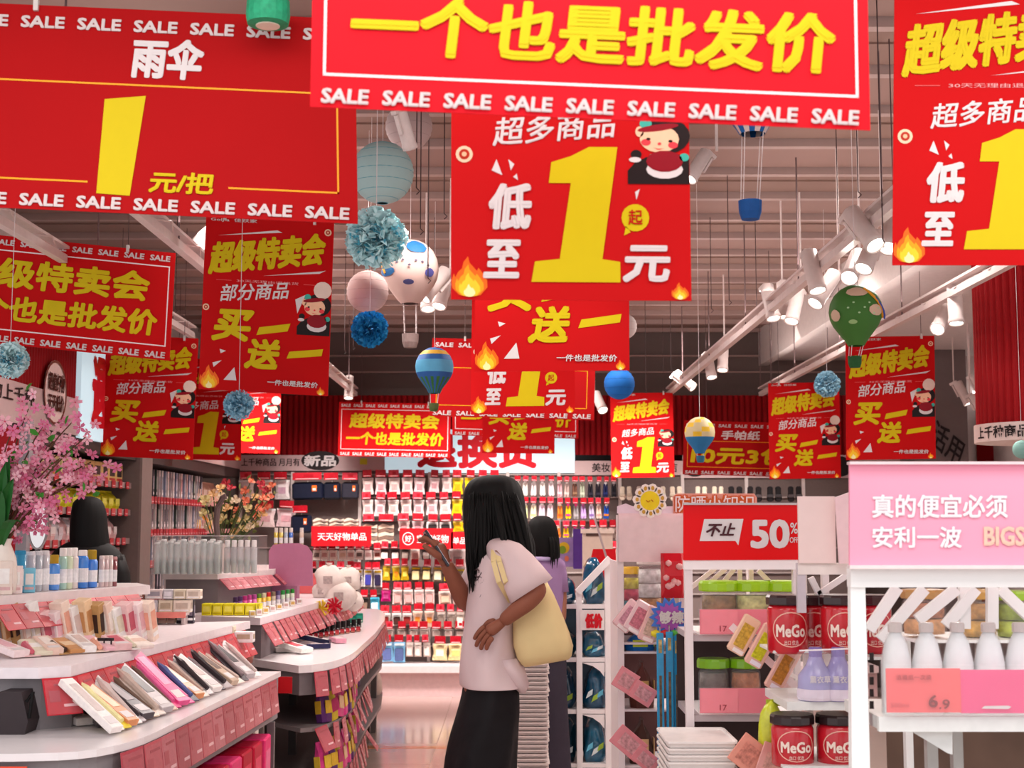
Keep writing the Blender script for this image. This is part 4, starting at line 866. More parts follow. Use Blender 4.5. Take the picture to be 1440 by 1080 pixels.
part('top_riser', MB().slab(inset(topA, .05), 1.0, 1.165, M('#8f878a', .45)), gA); part('top_shelf', MB().slab(topA, 1.165, 1.2, M('#e8dede', .3)), gA)
tickets(gA, lowA[5:10], .778, .14, .15, TAGP, .12, .006)
tickets(gA, [upA[1], upA[2], upA[3], upA[4]], .965, .125, .115, TAGC, .5, .004)
tickets(gA, topA[1:4], 1.168, .11, .095, TAGC, .7, .004)
mb = MB().bx(P2(14, 1064, .75)[0], P2(80, 1064, .75)[0], 4.135, 4.14, .66, .765, M('#f0563c', .4, noise=.04)); mb.box((-1.38, 4.133, .745), (.1, .002, .006), M('#8a3020', .4)); part('price_card', mb, gA)
q = thing('black_basket', onz(12, 1035, .8), 'dark fabric basket on the lower tray at the left edge of the picture', 'basket')
p0 = onz(5, 1036, .8); mb = MB().rings([[(p0.x + a * w_, p0.y + .14 + b * .1, .8 + z) for a, b in ((-1, -1), (1, -1), (1, 1), (-1, 1))] for z, w_ in ((.0, .05), (.04, .06), (.1, .045), (.13, .035))], M('#3a3235', .6)); part('body', mb, q)
mb = MB().tube([(p0.x + .05, p0.y + .05, .9), (p0.x + .07, p0.y + .05, .93), (p0.x + .06, p0.y + .05, .85)], .006, BLACK, 6); part('handle', mb, q)
# slim packs leaning on the lower tray
FP = [('#4a4248', '#8a7c80'), ('#d8387c', '#e86aa0'), ('#e04a8c', '#f090b8'), ('#2c2c48', '#5868a0'), ('#e8dcd2', '#c8b4a8'), ('#f0e8e4', '#d0c0bc'), ('#c8b09a', '#6a5448'), ('#b8aeb0', '#3c3438'), ('#e6d23c', '#f0eab0'), ('#d89060', '#f0d0b0'), ('#d0d0d8', '#8890a8')]
FPM = {}
def flatpack(w_, L, cols, kind):
    k = (w_, L, cols, kind)
    if k in FPM: return FPM[k]
    mb = MB(); a, b = M(cols[0], .3, noise=.1, scale=60), M(cols[1], .3, noise=.1, scale=60); cl = M('#f4f0f2', .1, alpha=.35, noise=0)
    if kind == 0:      # carton with tool behind a window
        mb.bbox((0, 0, .012), (w_, L, .024), a, .08); mb.box((0, L * .1, .0246), (w_ * .6, L * .55, .001), b); mb.box((0, -L * .36, .0246), (w_ * .7, L * .14, .001), WHT)
    elif kind == 1:    # card with a long tube (pen, brush)
        mb.box((0, 0, .002), (w_, L, .004), a); mb.tube([(0, -L * .42, .014), (0, L * .1, .014), (0, L * .22, .014), (0, L * .4, .014)], .01, b, 8, [w_ * .16, w_ * .2, w_ * .26, w_ * .08]); mb.box((0, L * .42, .0046), (w_ * .8, L * .1, .001), WHT)
    else:
        mb.bbox((0, 0, .008), (w_, L, .016), b, .2); mb.box((0, 0, .0166), (w_ * .8, L * .3, .001), a)
    FPM[k] = mb.data('pack'); return FPM[k]
COLN = {'#4a4248': 'dark grey', '#d8387c': 'magenta', '#e04a8c': 'hot pink', '#2c2c48': 'navy', '#e8dcd2': 'cream', '#f0e8e4': 'white', '#c8b09a': 'tan', '#b8aeb0': 'grey', '#e6d23c': 'yellow', '#d89060': 'orange', '#d0d0d8': 'silver'}
def lean(loc, rz, tilt, w_, L, cols, kind, label, group):
    r = thing('slim_pack', loc, label, 'pack', group); me = flatpack(w_, L, cols, kind)
    T = Matrix.Rotation(rz, 3, 'Z') @ Matrix.Rotation(tilt, 3, 'X'); off = T @ Vector((0, L / 2, 0))
    r.rotation_euler = T.to_euler(); r.location = Vector(loc) + off; link('card_and_tool', me, r, (0, 0, 0)); return r
order = [5, 4, 8, 9, 5, 7, 0, 6, 4, 7, 6, 1, 2, 2, 3, 9, 4, 7, 5, 0, 7, 6, 4, 0, 7, 5]
n = len(order)
for i, ci in enumerate(order):
    q = i / (n - 1); px = 160 + 200 * q + U(-2, 2); py = 1032 - 80 * q
    b = onz(px, py, .806); Lp = U(.25, .31)
    lean((b.x, b.y, .808 + .0 * q), math.radians(60 + U(-6, 6)), U(.42, .6), U(.045, .065), Lp, FP[ci], 1 if i % 3 else 0, ordl(i, n, '%s slim pack leaning on the lower tray' % COLN[FP[ci][0]], 'farthest', 'nearest', 'from the front'), 'slim packs leaning on the lower tray')
for k, (px, py, ci) in enumerate(((120, 1020, 5), (150, 1022, 0), (182, 1016, 5), (215, 998, 5))):
    b = onz(px, py, .803); lean((b.x, b.y, .803), math.radians(40 - k * 12), .05, .06, .2, FP[ci], 0, ['white', 'dark grey', 'second white', 'third white'][k] + ' flat box lying at the front of the lower tray', 'flat boxes at the front of the lower tray')
# products on the upper tray, leaning back against the riser
UPC = [('#e8c8a0', '#c8905c'), ('#f2dcdc', '#e8b8c0'), ('#e6c8b8', '#f0e4da'), ('#f4ece8', '#d8c4bc'), ('#e8c0c0', '#c86070'), ('#b8905c', '#3c2820'), ('#f0d8c8', '#e8a890'), ('#f4f0ea', '#e0d8c0')]
n = 15
for i in range(n):
    q = i / (n - 1); px = 6 + 205 * q; py = 907 - 14 * q
    b = onz(px, py + 8, 1.002); c = UPC[(i * 5) % len(UPC)]; h = U(.13, .18)
    item('standing_pack', (.05, .055, h), [c[0], c[1], '#f6eeea'], (b.x, b.y, 1.004), .2, ordl(i, n, 'pale beauty pack standing on the upper tray below the ticket row', 'rightmost', 'leftmost', 'from left'), 'pack', 'beauty packs on the upper tray', rot=(U(-.04, .04), -.3, 1.25 + U(-.15, .15)))
n = 12
for i in range(n):
    q = i / (n - 1); b = onz(30 + 175 * q, 925 - 12 * q, 1.003)
    lean((b.x, b.y, 1.004), math.radians(48 + U(-14, 14)), .22, U(.045, .07), U(.11, .16), UPC[(i * 3 + 1) % len(UPC)], i % 3, ordl(i, n, 'small cosmetic card lying along the front of the upper tray', 'rightmost', 'leftmost', 'from left'), 'cosmetic cards on the upper tray')
for i, px in enumerate((143, 153)):
    b = onz(px, 915, 1.003); q = item('eyeshadow_box', (.016, .03, .045), ['#2a2024', '#e8dcd8', '#c8a888'], (b.x, b.y, 1.003), 1.3, ['left', 'right'][i] + ' one of two tiny black boxes on the upper tray edge', 'box', 'tiny black boxes')
# bottles on the top shelf
def bottle_proto(name, r_, h, body, cap, capf, kind, n=14):
    R0 = thing(name, (0, 0, 0), 'bottle', 'bottle'); b = M(body, .2, noise=.05, coat=.3) if not name.startswith('clear') else M(body, .08, alpha=.4, noise=0); c = M(cap, .3)
    if kind == 'round':
        prof = [(r_ * .6, 0), (r_, h * .02), (r_, h * (1 - capf) * .92), (r_ * .75, h * (1 - capf))]
    elif kind == 'can': prof = [(r_ * .9, 0), (r_, h * .02), (r_, h * (1 - capf)), (r_ * .9, h * (1 - capf))]
    else: prof = [(r_ * .6, 0), (r_, h * .03), (r_, h * (1 - capf) * .8), (r_ * .35, h * (1 - capf))]
    m = MB().lathe((0, 0, 0), prof, b, n); part('bottle_body', m, R0, True)
    r2_ = prof[-1][0]; m = MB().lathe((0, 0, 0), [(r2_ * 1.02, h * (1 - capf)), (r2_ * 1.02, h * .985), (r2_ * .8, h)], c, n); part('cap', m, R0, False)
    if not name.startswith('clear'): m = MB().lathe((0, 0, 0), [(r_ * 1.012, h * .16), (r_ * 1.012, h * (1 - capf) * .62)], M('#eef0f4', .4, noise=.2, scale=70), n, False); part('label_band', m, R0)
    else: m = MB().lathe((0, 0, 0), [(r_ * .8, .004), (r_ * .85, h * .3), (r_ * .8, h * .42)], M('#9cb0ac', .4, noise=.3), 10); part('contents', m, R0)
    return R0
BP = {}
def bot(name, r_, h, body, cap, capf, kind, loc, label, group=None, rot=(0, 0, 0)):
    k = (name, r_, h, body, cap, capf, kind)
    if k not in BP: BP[k] = Pool(bottle_proto(name, r_, h, body, cap, capf, kind))
    return BP[k].put(loc, (rot[0], rot[1], U(0, 6) if rot == (0, 0, 0) else rot[2]), label, group)
def row_y(px): q = px / 190; return 5.13 + .78 * q
TB = [(28, .022, .155, '#3a9cc8', '#2c8cb8', .1, 'can', 'teal blue'), (42, .02, .15, '#b8b8c0', '#d8d8dc', .1, 'can', 'silver striped'), (52, .02, .15, '#a8b0b8', '#d0d0d4', .1, 'can', 'grey striped'), (62, .02, .152, '#c0c0c4', '#e0dcdc', .1, 'can', 'pale grey'),
      (76, .022, .135, '#4c90e0', '#b08c20', .25, 'round', 'blue and gold capped'), (88, .017, .16, '#a8d0c0', '#eee8e4', .2, 'round', 'mint green'), (96, .017, .16, '#d0e0c0', '#f0ece8', .2, 'round', 'pale green'), (104, .017, .16, '#e6dcd8', '#f4f0ec', .2, 'round', 'white'),
      (116, .023, .15, '#3c84dc', '#efe8e4', .15, 'round', 'bright blue'), (129, .023, .15, '#4488e0', '#b09024', .25, 'round', 'blue with gold collar'), (143, .011, .125, '#d0bab8', '#e0d0cc', .1, 'can', 'slim pinkish'), (149, .011, .125, '#c8b0b0', '#d8c8c4', .1, 'can', 'slim rose'), (155, .011, .125, '#d8c8c4', '#e0d4d0', .1, 'can', 'slim cream'), (161, .011, .12, '#8a4a50', '#c09090', .1, 'can', 'slim dark red')]
for px, r_, h, b_, c_, cf, kd, nm in TB:
    Y = row_y(px) + .05; a = at(px, 800, Y); bot('cosmetic_bottle', r_, h, b_, c_, cf, kd, (a.x, Y, 1.201), nm + ' bottle on the top shelf before the dark haired person', 'bottles on the top shelf of the front counter')
for i, (px, w_, h, c) in enumerate(((8, .07, .12, '#e8d8cc'), (24, .06, .1, '#ecdcd8'), (46, .04, .09, '#7cc4dc'))):
    Y = row_y(px) + .02; a = at(px, 800, Y); item('carton', (w_, .04, h), [c, '#f4ece8', '#d8b0b0'], (a.x, Y - .03, 1.201), .3, ['cream', 'pinkish white', 'light blue'][i] + ' box standing at the left end of the top shelf', 'box', 'boxes at the left end of the top shelf')
# tall white vase with blossoms behind the bottles
vb = at(-6, 830, 5.15); c0 = Vector((vb.x, 5.2, 1.2))
r = thing('blossom_vase', c0, 'white vase with a tall spray of pink cherry blossoms at the left edge', 'vase')
part('vase', MB().lathe(c0, [(.03, 0), (.055, .01), (.06, .06), (.05, .13), (.03, .18), (.036, .2), (.03, .2), (.02, .17)], M('#efe6dc', .3), 20), r, True)
tw = MB(); leafm = M('#3f8a30', .5, noise=.2); ends = []; rnd_ = random.Random(11)
pxs = [(60, 600), (105, 590), (90, 640), (128, 650), (40, 575), (120, 615), (70, 690), (20, 600), (15, 640), (60, 660), (100, 665), (25, 690), (45, 720), (80, 640), (35, 650), (112, 680), (55, 740), (10, 665), (86, 610), (135, 665)]
for px, py in pxs:
    e = at(px, py, 5.2 + rnd_.uniform(-.12, .12)); st = c0 + Vector((rnd_.uniform(-.01, .01), 0, .17)); mid = (st + e) / 2 + Vector((-.05, rnd_.uniform(-.04, .04), .06))
    pts = [st * (1 - t) ** 2 + mid * 2 * t * (1 - t) + e * t * t for t in [i / 6 for i in range(7)]]
    tw.tube(pts, .004, M('#5a3c28', .7), 5, [.005, .0045, .004, .0035, .003, .0025, .002])
    ends += [(p, e) for p in pts[3:]] + [(e, e)]
part('branches', tw, r)
pk = [M(c, .6, noise=.12) for c in ('#e08aa4', '#e8a0b4', '#d8749a', '#ecb4c0')]
FLM = []
for k in range(4):
    mb = MB()
    for j in range(5):
        t = j * 2 * math.pi / 5; ca, sa = math.cos(t), math.sin(t); w_ = .52
        mb.add([(0, 0, 0), (math.cos(t - w_) * .55, math.sin(t - w_) * .55, .22), (math.cos(t - .18) * 1.0, math.sin(t - .18) * 1.0, .3), (ca * .88, sa * .88, .24), (math.cos(t + .18) * 1.0, math.sin(t + .18) * 1.0, .3), (math.cos(t + w_) * .55, math.sin(t + w_) * .55, .22)], [(0, 1, 2, 3, 4, 5)], pk[k])
    mb.lathe((0, 0, 0), [(.05, .02), (.12, .2), (.0, .26)], M('#c83c5c', .5), 5); FLM.append(mb.data('blossom'))
for i in range(290):
    p, e = rnd_.choice(ends); q = p + Vector((rnd_.gauss(0, .036), rnd_.gauss(0, .03), rnd_.gauss(0, .034)))
    o = link('blossom', FLM[i % 4], r, q - c0); s_ = rnd_.uniform(.018, .028); o.scale = (s_, s_, s_); o.rotation_euler = (rnd_.uniform(.6, 2.2), rnd_.uniform(-.7, .7), rnd_.uniform(-.6, .6))
LFM = MB().add([(0, 0, 0), (.25, .3, .06), (.2, .7, .08), (0, 1, 0), (-.2, .7, .08), (-.25, .3, .06)], [(0, 1, 2, 3), (0, 3, 4, 5)], leafm).data('leaf')
for i in range(46):
    p, e = rnd_.choice(ends); o = link('leaf', LFM, r, p + Vector((rnd_.gauss(0, .025), rnd_.gauss(0, .02), rnd_.gauss(0, .025))) - c0); s_ = rnd_.uniform(.03, .045); o.scale = (s_,) * 3; o.rotation_euler = (rnd_.uniform(0, 6), rnd_.uniform(0, 6), rnd_.uniform(0, 6))
for i, (px, py) in enumerate(((8, 650), (20, 672), (2, 690), (30, 735), (14, 640))):
    e = at(px, py, 5.05); st = c0 + Vector((0, -.02, .16)); m = MB(); d = e - st
    pts = []; W_ = .022
    for j in range(7):
        t = j / 6; cpt = st + d * t + Vector((0, -.02 * math.sin(t * 3), .05 * math.sin(math.pi * t))); ww = W_ * math.sin(math.pi * min(1, t * .9 + .1)); pts.append((cpt + Vector((-ww, 0, 0)), cpt, cpt + Vector((ww, 0, 0))))
    V = [p for a in pts for p in (a[0], a[1] + Vector((0, .006, 0)), a[2])]; m.add(V, [(k * 3 + a, k * 3 + a + 1, k * 3 + a + 4, k * 3 + a + 3) for k in range(6) for a in (0, 1)], M('#1f5a22', .4, noise=.15)); part('long_leaf', m, r)
# oval mirror on a stand
c = at(54, 738, 5.6); r = thing('oval_mirror', (c.x, c.y, 1.2), 'oval standing mirror between the blossoms and the dark haired person', 'mirror')
def oval(cx, y, cz, a, b, n=28): return [(cx + a * math.cos(2 * math.pi * i / n), y, cz + b * math.sin(2 * math.pi * i / n)) for i in range(n)]
part('frame', MB().rings([oval(c.x, c.y, c.z, .042, .098), oval(c.x, c.y - .012, c.z, .04, .096), oval(c.x, c.y - .012, c.z, .035, .09), oval(c.x, c.y, c.z, .034, .089)], M('#8c8484', .3, .5), False), r)
part('mirror_glass', MB().add(oval(c.x, c.y - .006, c.z, .036, .091), [tuple(range(28))], M('#e8e4e4', .03, 1, noise=0)), r)
part('stand', MB().bar((c.x, c.y + .01, 1.2), (c.x, c.y + .01, c.z - .05), .02, M('#7a7474', .4)).bx(c.x - .04, c.x + .04, c.y - .03, c.y + .05, 1.2, 1.212, M('#7a7474', .4)), r)
mb = MB().box((0, 0, 0), (0, 0, 0), GREY)
q = thing('dresser_frame', (at(30, 800, 6.3).x, 6.3, 0), 'grey display frame with red backing behind the pink blossoms', 'display frame')
a0, a1 = at(26, 700, 6.3).x, at(41, 700, 6.3).x
part('post', MB().bx(a0, a1, 6.28, 6.33, 0, at(0, 590, 6.3).z, M('#8a8286', .5)), q); part('red_backing', MB().bx(at(-10, 0, 6.35).x, a0, 6.33, 6.35, 1.2, at(0, 600, 6.3).z, M('#b0101c', .5)), q); part('foot', MB().bx(a0 - .02, a1 + .02, 6.2, 6.4, 0, .03, M('#8a8286', .5)), q)
# small boxes behind the ticket row, px 185-285
k = 0
for zi, (py0, py1) in enumerate(((828, 842), (843, 861))):
    px = 190; cnt_ = -1
    while px < 283:
        cnt_ += 1
        w_ = [17, 20, 24, 14][k % 4]; Y = 6.55; x0, x1 = at(px, 0, Y).x, at(px + w_ - 1, 0, Y).x; z0, z1 = at(0, py1, Y).z, at(0, py0, Y).z
        item('carton', (x1 - x0, .05, z1 - z0 - .002), [['#e8dccc', '#c8b8a8', '#fff'], ['#8a5448', '#e8dcd0', '#fff'], ['#e0d0cc', '#a8a0a8', '#fff'], ['#c8c4c8', '#e8e4e8', '#fff'], ['#dcd0b8', '#b8a890', '#fff']][k % 5], ((x0 + x1) / 2, Y, z0), 0, ordl(cnt_, 99, 'small pale carton in the %s row before the grey riser' % ['upper', 'lower'][zi]), 'box', 'small cartons before the grey riser'); px += w_; k += 1
q = thing('box_ledge', (at(235, 860, 6.55).x, 6.55, 1.0), 'short ledge with a salmon strip carrying small cartons', 'shelf')
zl = at(0, 861, 6.55).z; part('board', MB().bx(at(182, 0, 6.55).x, at(284, 0, 6.55).x, 6.5, 6.62, zl - .012, zl - .001, M('#e8d8d4', .4)), q); part('strip', MB().bx(at(182, 0, 6.55).x, at(284, 0, 6.55).x, 6.49, 6.5, zl - .022, zl + .004, M('#e8887c', .4)), q)
for j in range(3): xx = at((190, 240, 280)[j], 0, 6.55).x; part('leg', MB().bx(xx - .006, xx + .006, 6.5, 6.6, 1.0, zl - .012, M('#b8aaa8', .4)), q)
for i in range(6):
    px = 204 + i * 13; Y = 6.62; a = at(px, 900, Y); item('carton', (.036, .03, .105), [['#e8c4b4', '#f0dcd0', '#d89888'], ['#3a3440', '#787080', '#fff']][i > 3], (a.x, Y - .03, 1.002), 0, ordl(i, 6, ['peach slim box standing beneath the small carton ledge', 'dark slim box standing beneath the small carton ledge'][i > 3]), 'box', 'slim boxes beneath the carton ledge')
# ------------------------------------------------------------------ second gondola
pB = [P2(345, 925, .8), P2(385, 931, .8)] + arcpts(P2(420, 936, .8), P2(486, 934, .8), P2(506, 910, .8), 7) + [P2(528, 890, .8), P2(541, 872, .8)] + arcpts(P2(541, 866, .8), P2(545, 862, .8), P2(530, 856, .8), 3)
yB = [p[1] for p in pB]
lowB = [(-1.75, pB[0][1])] + pB + [(-1.75, pB[-1][1])]
upB = [(-1.62, P2(283, 866, 1.0)[1]), P2(283, 866, 1.0), P2(366, 869, 1.0), P2(430, 852, 1.0), P2(480, 838, 1.0), P2(500, 826, 1.0), (-1.62, P2(500, 826, 1.0)[1])]
topB = [P2(229, 806.5, 1.2), P2(306, 806.5, 1.2), P2(385, 801, 1.2), P2(400, 794, 1.2), (-1.75, P2(400, 794, 1.2)[1])]
gB = thing('display_gondola', (-1.3, 8.0, 0), 'second round ended counter in the middle of the left side, grey with white trays', 'display counter')
inB = inset(lowB, .12)
part('lower_tray', MB().slab(lowB, .765, .80, TRAY), gB); part('tray_apron', MB().slab(inset(lowB, .03), .66, .765, M('#7c7679', .4)), gB)
part('upper_riser', MB().slab(inset(upB, .06), .80, .965, M('#857c7f', .45)), gB); part('upper_tray', MB().slab(upB, .965, 1.0, M('#ece0e4', .3)), gB)
part('top_riser', MB().slab(inset(topB, .03), 1.0, 1.17, M('#7f7679', .45)), gB); part('top_shelf', MB().slab(topB, 1.17, 1.2, M('#e8dcdc', .3)), gB)
part('back_panel', MB().bx(-1.75, -1.7, 6.95, 9.9, 0, 1.0, M('#6a5e60', .5)), gB)
for (px, py, z) in ((408, 940, 0), (482, 930, 0), (524, 890, 0)):
    q = onz(px, py, .7); part('upright', MB().bx(q.x - .02, q.x + .02, q.y + .1, q.y + .15, 0, .68, M('#6c6664', .4)), gB)
for z in (.24, .5): part('lower_shelf', MB().slab(inset(lowB, .1), z - .02, z, M('#8a8283', .4)), gB)
tickets(gB, pB[3:13], .765, .115, .095, TAGP, .18, .006, .06)
tickets(gB, upB[2:6], .965, .12, .095, TAGP, .55, .012, .06)
tickets(gB, topB[1:4], 1.172, .08, .085, TAGP, .8, .004)
tickets(gB, inset(lowB, .08)[4:12], .5, .12, .09, TAGP, .35, .05, .3); tickets(gB, inset(lowB, .08)[5:12], .24, .12, .09, TAGP, .35, .05, .3)
a, b = at(384, 0, 6.35), at(412, 0, 6.35); mb = MB().bx(a.x, b.x, pB[2][1] - .06, pB[2][1] - .055, .68, .755, M('#c8101c', .4)); part('red_card', mb, gB)
# yellow cartons in a row at the front of the upper tray
for i, (x0, x1) in enumerate(((283, 297), (298, 312), (313, 328), (329, 343), (344, 358), (359, 362), (363, 366))):
    p0 = onz(x0, 865.5, 1.001); p1 = onz(x1, 865.5, 1.001); item('carton', (p1.x - p0.x - .002, .07, .058), ['#e0d420', '#ece460', '#b8a818'], ((p0.x + p1.x) / 2, p0.y + .036, 1.001), 0, ordl(i, 7, 'yellow carton in the row at the front of the second counter'), 'box', 'yellow cartons on the second counter')
TBc = [('#5a3870', '#3c2450', 'purple'), ('#6a3c80', '#4a2c58', 'purple'), ('#c84a90', '#a83070', 'pink'), ('#d05a9c', '#b03c7c', 'pink'), ('#c85a98', '#a04080', 'pink'), ('#d8c030', '#5a8030', 'yellow'), ('#d8a830', '#c8c0a0', 'amber'), ('#e0c040', '#c83030', 'yellow'), ('#b8a890', '#887860', 'beige'), ('#8a7ca0', '#5c5078', 'lilac'), ('#c8dcc0', '#3ca050', 'green topped'), ('#d0e0c8', '#3ca050', 'green topped'), ('#d8e0c8', '#38983c', 'green topped'), ('#ccd8c0', '#3ca050', 'green topped')]
n = len(TBc)
for i, (b_, c_, nm) in enumerate(TBc):
    px = 347 + i * 6.4; p = onz(px, 864 - i * 1.2, 1.001); p.y += .02 + .02 * (i % 2); p.x = at(px, 0, p.y).x
    bot('squeeze_tube', .0125, .085, b_, c_, .28, 'can', (p.x, p.y, 1.001), ordl(i, n, '%s tube in the row on the second counter' % nm), 'tubes on the second counter')
for i in range(8):
    px = 370 + i * 9; p = onz(px, 868 - i * 2.6, 1.001); p.y += .0; p.x = at(px, 0, p.y).x
    item('jar_box', (.028, .03, .032), [['#f0e6d8', '#d8b060', '#fff'], ['#f4f0ea', '#c8a8a0', '#fff']][i % 2], (p.x, p.y, 1.001), .3, ordl(i, 8, 'tiny cream box at the lip of the second counter'), 'box', 'tiny boxes at the lip of the second counter')
# pink arched card
Yc = 8.2; pts = [(378, 824), (378, 775), (384, 766), (400, 764), (420, 764), (432, 768), (439, 778), (440, 824)]
q = thing('header_card', at(409, 824, Yc), 'mauve pink arched card standing behind the tubes on the second counter', 'card')
part('card', MB().prism([(at(a, b, Yc).x, at(a, b, Yc).z) for a, b in pts], Yc, Yc + .01, M('#c07c9c', .5, noise=.04)), q); part('foot', MB().bx(at(390, 0, Yc).x, at(430, 0, Yc).x, Yc, Yc + .1, 1.0, at(0, 824, Yc).z, M('#b07090', .5)), q)
q = thing('red_tray', onz(416, 838, 1.0) + Vector((0, .3, 0)), 'coral red display box behind the green topped tubes', 'box'); q0 = ORG[q]
part('box', MB().bx(q0.x - .14, q0.x + .16, q0.y, q0.y + .08, 1.001, 1.12, M('#e06a6c', .4)), q); part('rim', MB().bx(q0.x - .145, q0.x + .165, q0.y - .005, q0.y + .085, 1.12, 1.13, M('#e88888', .4)), q)
# clear cups packed in rows in a clear case
Yk = 7.25; k = 0
for px in range(240, 322, 9):
    for j in range(2):
        Y = Yk + .09 * j; p = at(px + 3 * j, 0, Y); 
        bot('clear_cup', .016, .16 + .008 * (k % 3), '#dfe8e6', '#eef0ee', .06, 'can', (p.x, Y, 1.202), ordl(k // 2, 10, 'tall clear cup in the %s row on the second counter top' % ['front', 'back'][j]), 'clear cups on the second counter top'); k += 1
k = 0
for px in range(335, 376, 9):
    Y = Yk + .1; p = at(px, 0, Y); bot('clear_bottle', .017, .17, '#e6e6ea', '#f2eeee', .2, 'round', (p.x, Y, 1.202), ordl(k, 5, 'clear bottle with pale cap on the right of the counter top'), 'clear bottles right on the counter top'); k += 1
for (x0, x1, lab) in ((232, 322, 'wide clear plastic case around the tall cups'), (326, 378, 'narrow clear plastic case around the pale capped bottles')):
    a, b = at(x0, 0, Yk - .06), at(x1, 0, Yk - .06); q = thing('clear_case', ((a.x + b.x) / 2, Yk, 1.2), lab, 'case'); T_ = .003
    part('front_panel', MB().bx(a.x, b.x, Yk - .06, Yk - .057, 1.201, 1.39, PLAST), q); part('side_panel', MB().bx(a.x, a.x + T_, Yk - .057, Yk + .17, 1.201, 1.39, PLAST), q); part('side_panel', MB().bx(b.x - T_, b.x, Yk - .057, Yk + .17, 1.201, 1.39, PLAST), q)
    part('top_panel', MB().bx(a.x, b.x, Yk - .06, Yk + .17, 1.392, 1.396, M('#f4f0ee', .15, alpha=.35, noise=0)), q)
# white plush packs piled at the far right end
WP = M('#f1e6de', .7, noise=.06, bump=.3)
def blob(c, rx_, ry_, rz_, seed, m, n=14, k=8, amp=.12):
    rr = random.Random(seed); ph = [rr.uniform(0, 6) for _ in range(6)]; rings = []
    for i in range(k + 1):
        t = math.pi * (.02 + .96 * i / k); ring = []
        for j in range(n):
            a = 2 * math.pi * j / n; q = 1 + amp * (math.sin(3 * a + ph[0] + t * 2) * .5 + math.sin(5 * a + ph[1] - 3 * t) * .35 + math.sin(2 * t * 2 + ph[2] + a) * .4)
            ring.append((c[0] + rx_ * q * math.sin(t) * math.cos(a), c[1] + ry_ * q * math.sin(t) * math.sin(a), c[2] - rz_ * math.cos(t) * (1 + amp * .3 * math.sin(2 * a + ph[3]))))
        rings.append(ring)
    return MB().rings(rings, m)
for i, (px, py, rp, lab) in enumerate(((463, 815, 21, 'white fluffy pack at the back left of the pile on the second counter'), (490, 815, 18, 'white fluffy pack at the right of the pile'), (478, 838, 22, 'large white fluffy pack at the front of the pile with grey print'), (497, 845, 15, 'small white fluffy pack hanging at the far corner'), (452, 832, 13, 'small white ruffled pack at the left of the pile'))):
    Y = 8.9 + .1 * (i % 2); c = at(px, py, Y); rr = rp * Y / F; q = thing('plush_pack', (c.x, c.y, c.z - rr), lab, 'pack', 'white fluffy packs on the second counter')
    part('soft_body', blob(c, rr, rr * .7, rr * .95, i, WP, amp=.2), q, True); part('printed_label', MB().box((c.x, c.y - rr * .72, c.z), (rr * .6, .004, rr * .5), M('#b8a8a4', .5, noise=.3, scale=60)), q)
    part('tied_top', MB().lathe((c.x, c.y, c.z + rr * .85), [(rr * .1, 0), (rr * .08, rr * .1), (rr * .22, rr * .25)], WP, 8), q)
for i, (px, py, c_, lab) in enumerate(((452, 856, '#e0c030', 'yellow ribbon rosette before the white fluffy packs'), (470, 852, '#c81830', 'red ribbon rosette before the white fluffy packs'))):
    c = at(px, py, 8.4); q = thing('ribbon_bow', c - Vector((0, 0, .04)), lab, 'ribbon'); m = M(c_, .4, noise=.1); mb = MB()
    for j in range(7):
        t = j * .9; mb.tube([c, c + Vector((.04 * math.cos(t), -.02, .045 * math.sin(t))), c + Vector((.05 * math.cos(t + .5), -.01, .05 * math.sin(t + .5))), c + Vector((.01, 0, 0))], .007, m, 5)
    part('loops', mb, q); part('tail', MB().bar(c, c - Vector((0, 0, .04)), .02, m, (0, 1, 0), .004), q)
# lower tray goods of the second counter
n = 11
for i in range(n):
    px = 425 + i * 7.6; py = 902 - i * 1.2; p = onz(px, py, .801); bot('brush_pot', .014 + .002 * (i % 2), .075, '#2a1c1e', '#1a1416', .5, 'can', (p.x, p.y + .15, .802), ordl(i, n, 'dark brown brush pot on the lower tray of the second counter'), 'brush pots on the second counter')
    bb = item('pot_box', (.024, .024, .028), ['#b01828', '#d04850', '#e8c0a0'], (p.x, p.y + .1, .802), 0, ordl(i, n, 'small dark red box before the brush pots'), 'box', 'small red boxes before the brush pots')
for i, (px, py, w_, L, c, lab) in enumerate(((392, 915, .1, .2, '#f0e6e2', 'white flat pack with red stripe on the left of the lower tray'), (415, 918, .09, .16, '#f4efe8', 'cream flat pack on the lower tray of the second counter'), (436, 907, .05, .22, '#1c1c38', 'navy long box on the lower tray of the second counter'), (448, 912, .04, .12, '#26264a', 'second navy box on the lower tray'), (400, 897, .07, .18, '#ece0da', 'white slanted pack behind the flat packs'), (420, 892, .07, .16, '#e8dcd8', 'pale slanted pack next to the brush pots'), (475, 903, .06, .16, '#e6a0b4', 'pink flat pack at the lip of the second counter'))):
    p = onz(px, py, .803); r = thing('flat_pack', p + Vector((0, 0, .001 + .0 * i)), lab, 'pack', 'flat packs on the second counter'); r.rotation_euler = (.18 * (i % 3 > 0), 0, .5 + i * .5)
    if i % 3: r.location.z += L * .1
    link('card', flatpack(w_, L, (c, '#d8ccc8' if i > 1 else '#c03040'), 0), r, (0, 0, 0))
for i, (px, py) in enumerate(((490, 882), (500, 878))):
    p = onz(px, py, .802); item('carton', (.05, .05, .06), ['#1c8068', '#2ca088', '#e8e8e0'], (p.x, p.y + .2, .802), .2, ['left', 'right'][i] + ' green carton near the far end of the second counter', 'box', 'green cartons')
